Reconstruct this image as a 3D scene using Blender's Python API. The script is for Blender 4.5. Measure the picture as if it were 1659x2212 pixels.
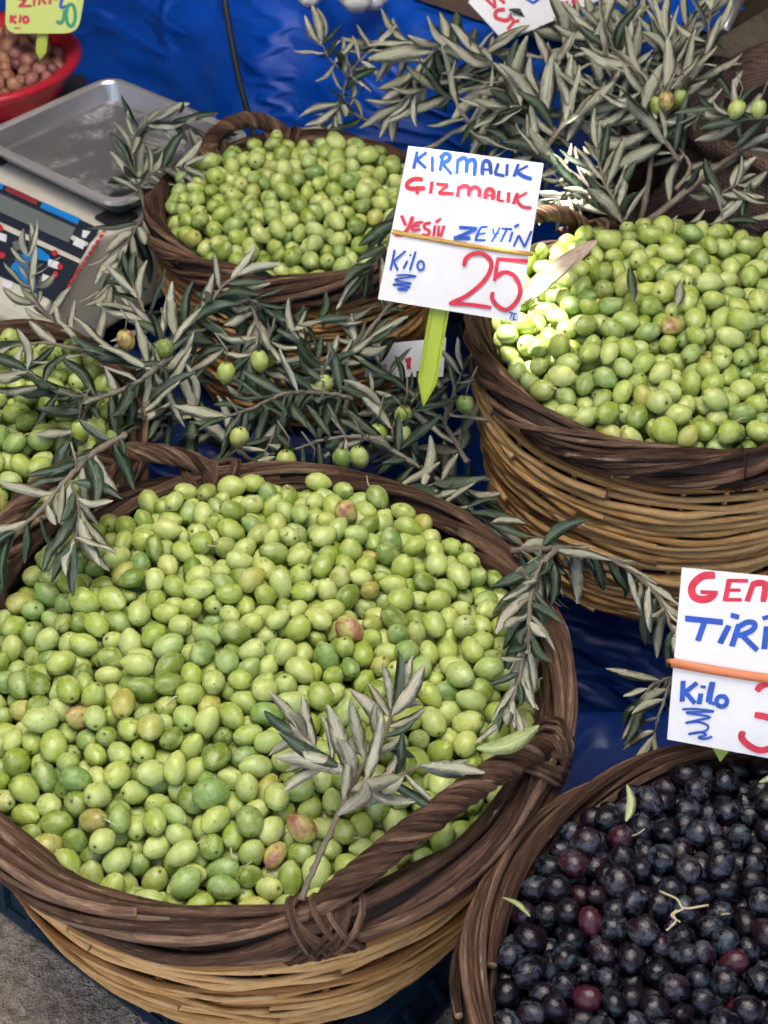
import bpy, bmesh, math, random
import numpy as np
from mathutils import Vector, Matrix, Quaternion

for o in list(bpy.data.objects):
    bpy.data.objects.remove(o, do_unlink=True)
SC = bpy.context.scene
COL = SC.collection
R_ = math.radians

# ------------------------------------------------------------------ camera
CAM_LOC = Vector((0, 0, 1.27)); PITCH = R_(41.0); FPX = 3250.0
cam_d = bpy.data.cameras.new('camera')
cam = bpy.data.objects.new('camera', cam_d); COL.objects.link(cam)
cam.location = CAM_LOC; cam.rotation_euler = (R_(90) - PITCH, 0, 0)
cam_d.sensor_fit = 'VERTICAL'; cam_d.sensor_height = 24.0
cam_d.lens = FPX * 24.0 / 2212.0
cam_d.clip_start = 0.02; cam_d.clip_end = 2000
cam_d.dof.use_dof = True; cam_d.dof.focus_distance = 1.12
cam_d.dof.aperture_fstop = cam_d.lens / 3.3
SC.camera = cam

# ------------------------------------------------------------------ sky, sun, exposure
TO_SUN = Vector((-0.46, 0.24, 0.85)).normalized()
SUN_EL = math.asin(TO_SUN.z); SUN_AZ = math.atan2(TO_SUN.x, TO_SUN.y)
W = bpy.data.worlds.new('World'); SC.world = W; W.use_nodes = True
nt = W.node_tree; bg = nt.nodes['Background']
sky = nt.nodes.new('ShaderNodeTexSky'); sky.sky_type = 'NISHITA'; sky.sun_disc = False
sky.sun_elevation = SUN_EL; sky.sun_rotation = SUN_AZ
sky.air_density = 0.7; sky.dust_density = 7.0; sky.ozone_density = 0.3
nt.links.new(sky.outputs[0], bg.inputs[0]); bg.inputs[1].default_value = 0.13
sd = bpy.data.lights.new('sun', 'SUN'); sd.energy = 5.0; sd.angle = R_(0.53); sd.color = (1, 0.95, 0.88)
so = bpy.data.objects.new('sun', sd); COL.objects.link(so); so.location = (-3, 2, 6)
so.rotation_euler = (-TO_SUN).to_track_quat('-Z', 'Y').to_euler()
SC.view_settings.view_transform = 'Standard'; SC.view_settings.look = 'None'
SC.view_settings.gamma = 1.0; SC.view_settings.exposure = 2.5
SC.view_settings.use_curve_mapping = False

# ------------------------------------------------------------------ measuring helpers
_f = Vector((0, math.cos(PITCH), -math.sin(PITCH))); _u = Vector((0, math.sin(PITCH), math.cos(PITCH)))
def ray(px, py):
    return Vector((1, 0, 0)) * ((px - 829.5) / FPX) + _u * ((1106 - py) / FPX) + _f
def PZ(px, py, z):
    d = ray(px, py); return CAM_LOC + d * ((z - CAM_LOC.z) / d.z)
def PY(px, py, y):
    d = ray(px, py); return CAM_LOC + d * (y / d.y)
def on_plane(px, py, p0, n):
    d = ray(px, py); return CAM_LOC + d * ((p0 - CAM_LOC).dot(n) / d.dot(n))

# ------------------------------------------------------------------ object helpers
def tag(o, label=None, cat=None, group=None, kind=None):
    if label: o['label'] = label
    if cat: o['category'] = cat
    if group: o['group'] = group
    if kind: o['kind'] = kind
    return o
def link(name, data, parent=None, mat=None):
    o = bpy.data.objects.new(name, data); COL.objects.link(o)
    if parent: o.parent = parent
    if mat is not None and data is not None and not data.materials: data.materials.append(mat)
    return o
def empty(name, loc=(0, 0, 0), rz=0.0):
    o = bpy.data.objects.new(name, None); COL.objects.link(o)
    o.location = loc; o.rotation_euler = (0, 0, rz); o.empty_display_size = 0.02
    return o

class MB:
    def __init__(s): s.v = []; s.f = []; s.uv = []; s.mi = []
    def add(s, verts, faces, uvs=None, mi=0):
        b = len(s.v); s.v += [tuple(v) for v in verts]
        s.uv += list(uvs) if uvs else [(0.0, 0.0)] * len(verts)
        for f in faces: s.f.append(tuple(i + b for i in f)); s.mi.append(mi)
    def mesh(s, name, mats, smooth=True):
        me = bpy.data.meshes.new(name); me.from_pydata(s.v, [], s.f); me.update()
        for m in (mats if isinstance(mats, (list, tuple)) else [mats]): me.materials.append(m)
        me.polygons.foreach_set('material_index', s.mi)
        if smooth: me.polygons.foreach_set('use_smooth', [True] * len(s.f))
        ul = me.uv_layers.new(name='UVMap')
        li = np.zeros(len(me.loops), dtype=np.int32); me.loops.foreach_get('vertex_index', li)
        ul.data.foreach_set('uv', np.array(s.uv, dtype=np.float32)[li].ravel())
        return me
    def build(s, name, mats, parent=None, smooth=True):
        return link(name, s.mesh(name, mats, smooth), parent)
    def box(s, lo, hi, M=None, mi=0):
        x0, y0, z0 = lo; x1, y1, z1 = hi
        vs = [Vector(p) for p in ((x0,y0,z0),(x1,y0,z0),(x1,y1,z0),(x0,y1,z0),(x0,y0,z1),(x1,y0,z1),(x1,y1,z1),(x0,y1,z1))]
        if M is not None: vs = [M @ v for v in vs]
        s.add(vs, [(0,3,2,1),(4,5,6,7),(0,1,5,4),(1,2,6,5),(2,3,7,6),(3,0,4,7)], mi=mi)
    def tube(s, pts, rad, sides=6, up=None, flat=1.0, cap=True, mi=0, u0=0.0, twist=0.0, cap_mi=None):
        """tube along pts; rad number or list; flat scales the binormal side; UV u = metres along, v = round"""
        n = len(pts); pts = [Vector(p) for p in pts]
        if not hasattr(rad, '__len__'): rad = [rad] * n
        T = []
        for i in range(n):
            t = pts[min(i + 1, n - 1)] - pts[max(i - 1, 0)]
            T.append(t.normalized() if t.length > 1e-9 else Vector((0, 0, 1)))
        a = Vector(up) if up else Vector((0, 0, 1))
        if abs(a.dot(T[0])) > 0.95: a = Vector((1, 0, 0))
        vs = []; uv = []; L = u0
        for i in range(n):
            if up: a = Vector(up)
            a = a - T[i] * a.dot(T[i])
            a = a.normalized() if a.length > 1e-6 else T[i].orthogonal().normalized()
            b = T[i].cross(a)
            if i: L += (pts[i] - pts[i - 1]).length
            for k in range(sides):
                an = 2 * math.pi * k / sides + twist * i
                vs.append(pts[i] + a * (math.cos(an) * rad[i]) + b * (math.sin(an) * rad[i] * flat))
                uv.append((L, k / sides))
        fs = []
        for i in range(n - 1):
            for k in range(sides):
                j = (k + 1) % sides
                fs.append((i*sides+k, i*sides+j, (i+1)*sides+j, (i+1)*sides+k))
        if cap:
            fs.append(tuple(range(sides - 1, -1, -1))); fs.append(tuple((n - 1) * sides + k for k in range(sides)))
        s.add(vs, fs, uv, mi)
        if cap and cap_mi is not None: s.mi[-1] = cap_mi; s.mi[-2] = cap_mi
    def lathe(s, prof, N=48, c=(0, 0, 0), mi=0, jit=None):
        vs = []; uv = []
        for q, (r, z) in enumerate(prof):
            for i in range(N):
                an = 2 * math.pi * i / N; rr = r
                dz = 0
                if jit: rr, dz = jit(r, z, an)
                vs.append((c[0] + rr * math.cos(an), c[1] + rr * math.sin(an), c[2] + z + dz)); uv.append((i / N, q / len(prof)))
        fs = [(q*N+i, q*N+(i+1)%N, (q+1)*N+(i+1)%N, (q+1)*N+i) for q in range(len(prof)-1) for i in range(N)]
        s.add(vs, fs, uv, mi)

def catmull(P, per=8):
    P = [Vector(p) for p in P]
    if len(P) == 2: return [P[0].lerp(P[1], i / per) for i in range(per + 1)]
    Q = [P[0] * 2 - P[1]] + P + [P[-1] * 2 - P[-2]]; out = []
    for i in range(1, len(Q) - 2):
        p0, p1, p2, p3 = Q[i-1:i+3]
        for k in range(per):
            t = k / per
            out.append(0.5 * ((2*p1) + (p2-p0)*t + (2*p0-5*p1+4*p2-p3)*t*t + (3*p1-p0-3*p2+p3)*t**3))
    out.append(P[-1]); return out

# ------------------------------------------------------------------ materials
def new_mat(name):
    m = bpy.data.materials.new(name); m.use_nodes = True
    n = m.node_tree; return m, n, n.nodes['Principled BSDF']
class G:
    """small node graph helper"""
    def __init__(s, nt): s.nt = nt
    def n(s, t, ins=None, **kw):
        x = s.nt.nodes.new(t)
        for k, v in kw.items(): setattr(x, k, v)
        if ins:
            for k, v in ins.items():
                if isinstance(v, bpy.types.NodeSocket): s.nt.links.new(v, x.inputs[k])
                else: x.inputs[k].default_value = v
        return x
    def noise(s, vec, scale, detail=3, rough=0.5, dist=0.0):
        return s.n('ShaderNodeTexNoise', {'Vector': vec, 'Scale': scale, 'Detail': detail, 'Roughness': rough, 'Distortion': dist}).outputs['Fac']
    def math(s, op, a, b=0.0, clamp=False):
        return s.n('ShaderNodeMath', {0: a, 1: b}, operation=op, use_clamp=clamp).outputs[0]
    def rng(s, v, a, b, c=0.0, d=1.0):
        return s.n('ShaderNodeMapRange', {'Value': v, 'From Min': a, 'From Max': b, 'To Min': c, 'To Max': d}, interpolation_type='SMOOTHSTEP').outputs[0]
    def mix(s, f, a, b):
        x = s.nt.nodes.new('ShaderNodeMix'); x.data_type = 'RGBA'
        for k, v in ((0, f), (6, a), (7, b)):
            if isinstance(v, bpy.types.NodeSocket): s.nt.links.new(v, x.inputs[k])
            else: x.inputs[k].default_value = v if k == 0 else (*v, 1)
        return x.outputs[2]
    def ramp(s, f, stops):
        x = s.nt.nodes.new('ShaderNodeValToRGB'); e = x.color_ramp.elements
        while len(e) < len(stops): e.new(0.5)
        for i, (p, c) in enumerate(stops): e[i].position = p; e[i].color = (*c, 1)
        s.nt.links.new(f, x.inputs[0]); return x.outputs[0]
    def bump(s, h, strength, dist, bsdf):
        b = s.n('ShaderNodeBump', {'Height': h, 'Strength': strength, 'Distance': dist})
        s.nt.links.new(b.outputs[0], bsdf.inputs['Normal'])
    def to(s, v, bsdf, name):
        if isinstance(v, bpy.types.NodeSocket): s.nt.links.new(v, bsdf.inputs[name])
        else: bsdf.inputs[name].default_value = v

def simple(name, col, rough=0.5, metal=0.0, nscale=0, namt=0.15, bump=0.0, spec=0.5, coat=0.0):
    m, nt, b = new_mat(name); g = G(nt)
    c = col
    b.inputs['Roughness'].default_value = rough; b.inputs['Metallic'].default_value = metal
    b.inputs['Specular IOR Level'].default_value = spec; b.inputs['Coat Weight'].default_value = coat
    if nscale:
        tc = g.n('ShaderNodeTexCoord').outputs['Object']
        nz = g.noise(tc, nscale, 4, 0.6)
        cc = g.mix(nz, tuple(x * (1 - namt) for x in col), tuple(min(1, x * (1 + namt)) for x in col))
        g.to(cc, b, 'Base Color')
        if bump: g.bump(nz, bump, 0.002, b)
    else: b.inputs['Base Color'].default_value = (*col, 1)
    return m

def olive_mat(name, per_object, kind):
    """waxy olive skin: colour by fruit, blotches, pale lenticels, scars, stem scar. 'loc' = coordinate on the unit fruit"""
    m, nt, b = new_mat(name); g = G(nt)
    loc = g.n('ShaderNodeAttribute', attribute_name='loc').outputs['Vector']
    rnd = g.n('ShaderNodeObjectInfo').outputs['Random'] if per_object else g.n('ShaderNodeAttribute', attribute_name='rnd').outputs['Fac']
    off = g.n('ShaderNodeCombineXYZ', {0: g.math('MULTIPLY', rnd, 91.0), 1: g.math('MULTIPLY', rnd, 37.0), 2: g.math('MULTIPLY', rnd, 63.0)}).outputs[0]
    v = g.n('ShaderNodeVectorMath', {0: loc, 1: off}, operation='ADD').outputs[0]
    r2 = g.math('FRACT', g.math('MULTIPLY', rnd, 17.31)); r3 = g.math('FRACT', g.math('MULTIPLY', rnd, 53.7))
    big = g.noise(v, 0.9, 2, 0.5); med = g.noise(v, 3.2, 4, 0.6, 0.4); fine = g.noise(v, 17.0, 2, 0.5)
    vor = g.n('ShaderNodeTexVoronoi', {'Vector': v, 'Scale': 9.0, 'Randomness': 1.0})
    dots = g.rng(vor.outputs['Distance'], 0.09, 0.20, 1.0, 0.0)
    sz = g.n('ShaderNodeSeparateXYZ', {0: loc})
    rr = g.math('SQRT', g.math('ADD', g.math('MULTIPLY', sz.outputs[0], sz.outputs[0]), g.math('MULTIPLY', sz.outputs[1], sz.outputs[1])))
    top = g.math('GREATER_THAN', sz.outputs[2], 0.0)
    scar = g.math('MULTIPLY', g.rng(rr, 0.09, 0.17, 1.0, 0.0), top)
    halo = g.math('MULTIPLY', g.rng(rr, 0.10, 0.42, 0.55, 0.0), top)
    bottom = g.math('MULTIPLY', g.rng(rr, 0.04, 0.09, 0.9, 0.0), g.math('LESS_THAN', sz.outputs[2], 0.0))
    if kind == 'black':
        base = g.ramp(rnd, [(0.0, (0.003, 0.003, 0.005)), (0.5, (0.005, 0.0035, 0.007)), (0.80, (0.009, 0.004, 0.009)), (0.96, (0.016, 0.005, 0.010)), (1.0, (0.06, 0.008, 0.018))])
        bloomc = g.mix(r2, (0.066, 0.074, 0.106), (0.066, 0.104, 0.130))
        bl = g.math('MULTIPLY', g.rng(g.noise(v, 1.2, 5, 0.62, 0.6), 0.45, 0.66), g.rng(r3, 0.0, 0.9, 0.10, 1.0))
        streak = g.noise(g.n('ShaderNodeVectorMath', {0: v, 1: (7, 7, 1.6)}, operation='MULTIPLY').outputs[0], 1.0, 4, 0.7)
        bl = g.math('MULTIPLY', bl, g.rng(streak, 0.30, 0.62, 0.25, 1.0))
        col = g.mix(bl, base, bloomc)
        col = g.mix(g.math('MULTIPLY', dots, 0.25), col, (0.16, 0.16, 0.19))
        col = g.mix(g.math('MAXIMUM', scar, bottom), col, (0.012, 0.008, 0.006))
        g.to(col, b, 'Base Color'); g.to(g.rng(bl, 0.0, 0.7, 0.16, 0.48), b, 'Roughness')
        b.inputs['Specular IOR Level'].default_value = 0.45
    else:
        base = g.ramp(rnd, [(0.0, (0.130, 0.200, 0.022)), (0.16, (0.280, 0.375, 0.048)), (0.40, (0.410, 0.490, 0.095)), (0.66, (0.540, 0.595, 0.190)), (0.82, (0.365, 0.480, 0.130)), (0.93, (0.150, 0.270, 0.060)), (0.985, (0.450, 0.420, 0.085)), (1.0, (0.33, 0.27, 0.06))])
        pale = g.mix(r2, (0.51, 0.555, 0.21), (0.43, 0.525, 0.24))
        col = g.mix(g.math('MULTIPLY', g.rng(big, 0.40, 0.66), 0.55), base, pale)
        col = g.mix(g.math('MULTIPLY', g.rng(med, 0.50, 0.72), 0.35), col, (0.165, 0.26, 0.035))
        powder = g.math('MULTIPLY', g.rng(g.noise(v, 2.0, 6, 0.75, 0.5), 0.50, 0.72), g.rng(r3, 0.55, 1.0, 0.0, 0.55))
        col = g.mix(powder, col, (0.46, 0.56, 0.36))
        col = g.mix(g.math('MULTIPLY', dots, 0.55), col, (0.60, 0.64, 0.33))
        bru = g.math('MULTIPLY', g.rng(g.noise(v, 1.9, 5, 0.65, 0.9), 0.625, 0.67), g.rng(r2, 0.30, 0.50))
        col = g.mix(g.math('MULTIPLY', bru, 0.75), col, (0.115, 0.065, 0.028))
        if kind == 'blush':
            col = g.mix(g.rng(g.noise(loc, 1.1, 4, 0.6, 0.3), 0.42, 0.66), (0.46, 0.42, 0.12), (0.30, 0.105, 0.075))
            col = g.mix(g.math('MULTIPLY', dots, 0.4), col, (0.6, 0.4, 0.28))
        col = g.mix(halo, col, (0.20, 0.29, 0.03))
        col = g.mix(scar, col, (0.055, 0.035, 0.014)); col = g.mix(bottom, col, (0.05, 0.035, 0.015))
        g.to(col, b, 'Base Color')
        g.to(g.math('ADD', g.rng(med, 0.3, 0.7, 0.22, 0.36), g.math('MULTIPLY', powder, 0.5)), b, 'Roughness')
        b.inputs['Specular IOR Level'].default_value = 0.55
        b.inputs['Subsurface Weight'].default_value = 0.0
    g.bump(g.math('ADD', g.math('MULTIPLY', med, 1.0), g.math('MULTIPLY', fine, 0.22)), 0.28, 0.0022, b)
    return m

def wood_mat(name, stops, peel=None, along=60.0, round_=5.0, rough=0.62, bump=0.6, blotch=0.5, bdark=0.35):
    """bark / cane: UV u runs along the strand in metres, v round it"""
    m, nt, b = new_mat(name); g = G(nt)
    uv = g.n('ShaderNodeUVMap').outputs[0]
    rnd = g.n('ShaderNodeObjectInfo').outputs['Random']
    off = g.n('ShaderNodeCombineXYZ', {0: g.math('MULTIPLY', rnd, 31.0), 1: 0.0, 2: g.math('MULTIPLY', rnd, 77.0)}).outputs[0]
    s = g.n('ShaderNodeVectorMath', {0: uv, 1: (along, round_, 1)}, operation='MULTIPLY').outputs[0]
    v = g.n('ShaderNodeVectorMath', {0: s, 1: off}, operation='ADD').outputs[0]
    st = g.noise(v, 1.0, 6, 0.68, 0.3)
    s2 = g.n('ShaderNodeVectorMath', {0: uv, 1: (along * 0.35, 1.2, 1)}, operation='MULTIPLY').outputs[0]
    v2 = g.n('ShaderNodeVectorMath', {0: s2, 1: off}, operation='ADD').outputs[0]
    lo = g.noise(v2, 1.0, 3, 0.6)
    fi = g.noise(g.n('ShaderNodeVectorMath', {0: v, 1: (0.5, 3.2, 1)}, operation='MULTIPLY').outputs[0], 1.0, 4, 0.7)
    f = g.math('ADD', g.math('MULTIPLY', rnd, 0.48), g.math('ADD', g.math('MULTIPLY', g.rng(st, 0.32, 0.68), 0.30), g.math('MULTIPLY', g.rng(fi, 0.35, 0.65), 0.22)))
    col = g.ramp(f, stops)
    dark = tuple(c * bdark for c in stops[0][1])
    col = g.mix(g.math('MULTIPLY', g.rng(lo, 0.52, 0.72), blotch), col, dark)
    if peel:
        pv = g.n('ShaderNodeVectorMath', {0: uv, 1: (14.0, 3.0, 1)}, operation='MULTIPLY').outputs[0]
        pv = g.n('ShaderNodeVectorMath', {0: pv, 1: off}, operation='ADD').outputs[0]
        pk = g.rng(g.noise(pv, 1.0, 5, 0.7, 0.6), 0.63, 0.67)
        col = g.mix(g.math('MULTIPLY', pk, 0.85), col, peel)
    spk = g.rng(g.noise(g.n('ShaderNodeTexCoord').outputs['Object'], 420, 2, 0.5), 0.66, 0.74)
    col = g.mix(g.math('MULTIPLY', spk, 0.5), col, dark)
    g.to(col, b, 'Base Color'); b.inputs['Roughness'].default_value = rough
    b.inputs['Specular IOR Level'].default_value = 0.3
    g.bump(g.math('ADD', st, g.math('MULTIPLY', fi, 0.9)), bump, 0.005, b)
    return m

def leaf_mat(name, stops, rib, rough, speck):
    m, nt, b = new_mat(name); g = G(nt)
    uv = g.n('ShaderNodeUVMap').outputs[0]; sx = g.n('ShaderNodeSeparateXYZ', {0: uv})
    rnd = g.n('ShaderNodeObjectInfo').outputs['Random']
    oc = g.n('ShaderNodeTexCoord').outputs['Object']
    off = g.n('ShaderNodeCombineXYZ', {0: g.math('MULTIPLY', rnd, 30.0), 1: g.math('MULTIPLY', rnd, 47.0)}).outputs[0]
    v = g.n('ShaderNodeVectorMath', {0: oc, 1: off}, operation='ADD').outputs[0]
    nz = g.noise(v, 4.0, 4, 0.6)
    col = g.ramp(g.math('ADD', g.math('MULTIPLY', rnd, 0.7), g.math('MULTIPLY', nz, 0.3)), stops)
    dv = g.math('ABSOLUTE', g.math('SUBTRACT', sx.outputs[1], 0.5))
    col = g.mix(g.rng(dv, 0.02, 0.06, 0.8, 0.0), col, rib)
    col = g.mix(g.math('MULTIPLY', g.rng(g.noise(v, 60.0, 2, 0.5), 0.62, 0.7), speck), col, tuple(c * 0.35 for c in stops[0][1]))
    g.to(col, b, 'Base Color'); b.inputs['Roughness'].default_value = rough
    b.inputs['Specular IOR Level'].default_value = 0.35
    g.bump(g.math('ADD', nz, g.rng(dv, 0.0, 0.08, -0.6, 0.0)), 0.35, 0.02, b)
    return m

M = {}
M['olive'] = olive_mat('olive_green', True, 'green'); M['olive_heap'] = olive_mat('olive_green_heap', False, 'green')
M['blush'] = olive_mat('olive_blush', True, 'blush')
M['black'] = olive_mat('olive_black', True, 'black'); M['black_heap'] = olive_mat('olive_black_heap', False, 'black')
M['cane'] = wood_mat('peeled_cane', [(0.08, (0.38, 0.175, 0.046)), (0.35, (0.62, 0.345, 0.115)), (0.65, (0.78, 0.50, 0.215)), (0.95, (0.60, 0.33, 0.11))], None, 45.0, 3.0, 0.45, 0.35, 0.35, 0.32)
M['cane_dark'] = wood_mat('brown_cane', [(0.1, (0.20, 0.085, 0.024)), (0.5, (0.34, 0.165, 0.05)), (0.9, (0.46, 0.24, 0.08))], None, 45.0, 3.0, 0.5, 0.4, 0.4, 0.32)
M['bark'] = wood_mat('willow_bark', [(0.10, (0.022, 0.010, 0.006)), (0.30, (0.080, 0.040, 0.024)), (0.55, (0.175, 0.094, 0.058)), (0.85, (0.380, 0.245, 0.155))], (0.50, 0.36, 0.23), 40.0, 4.0, 0.5, 1.0, 0.5, 0.35)
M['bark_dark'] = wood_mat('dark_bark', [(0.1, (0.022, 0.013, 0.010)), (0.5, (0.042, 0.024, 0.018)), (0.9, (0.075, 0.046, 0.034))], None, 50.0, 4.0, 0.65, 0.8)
M['twig'] = wood_mat('olive_twig', [(0.1, (0.13, 0.10, 0.075)), (0.5, (0.22, 0.185, 0.14)), (0.9, (0.32, 0.285, 0.22))], None, 90.0, 3.0, 0.7, 0.5)
M['leaf_top'] = leaf_mat('leaf_upper', [(0.15, (0.034, 0.062, 0.038)), (0.5, (0.056, 0.088, 0.058)), (0.8, (0.095, 0.125, 0.090)), (0.95, (0.070, 0.125, 0.042))], (0.15, 0.18, 0.11), 0.42, 0.35)
M['leaf_under'] = leaf_mat('leaf_underside', [(0.1, (0.28, 0.282, 0.200)), (0.4, (0.38, 0.382, 0.275)), (0.7, (0.47, 0.472, 0.355)), (0.95, (0.33, 0.29, 0.225))], (0.38, 0.38, 0.28), 0.6, 0.35)
M['cut_end'] = simple('cut_wood', (0.34, 0.21, 0.11), 0.8, 0, 300, 0.4)
M['leaf_fresh'] = leaf_mat('leaf_fresh', [(0.1, (0.30, 0.38, 0.14)), (0.9, (0.42, 0.48, 0.24))], (0.5, 0.5, 0.28), 0.5, 0.3)
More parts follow.
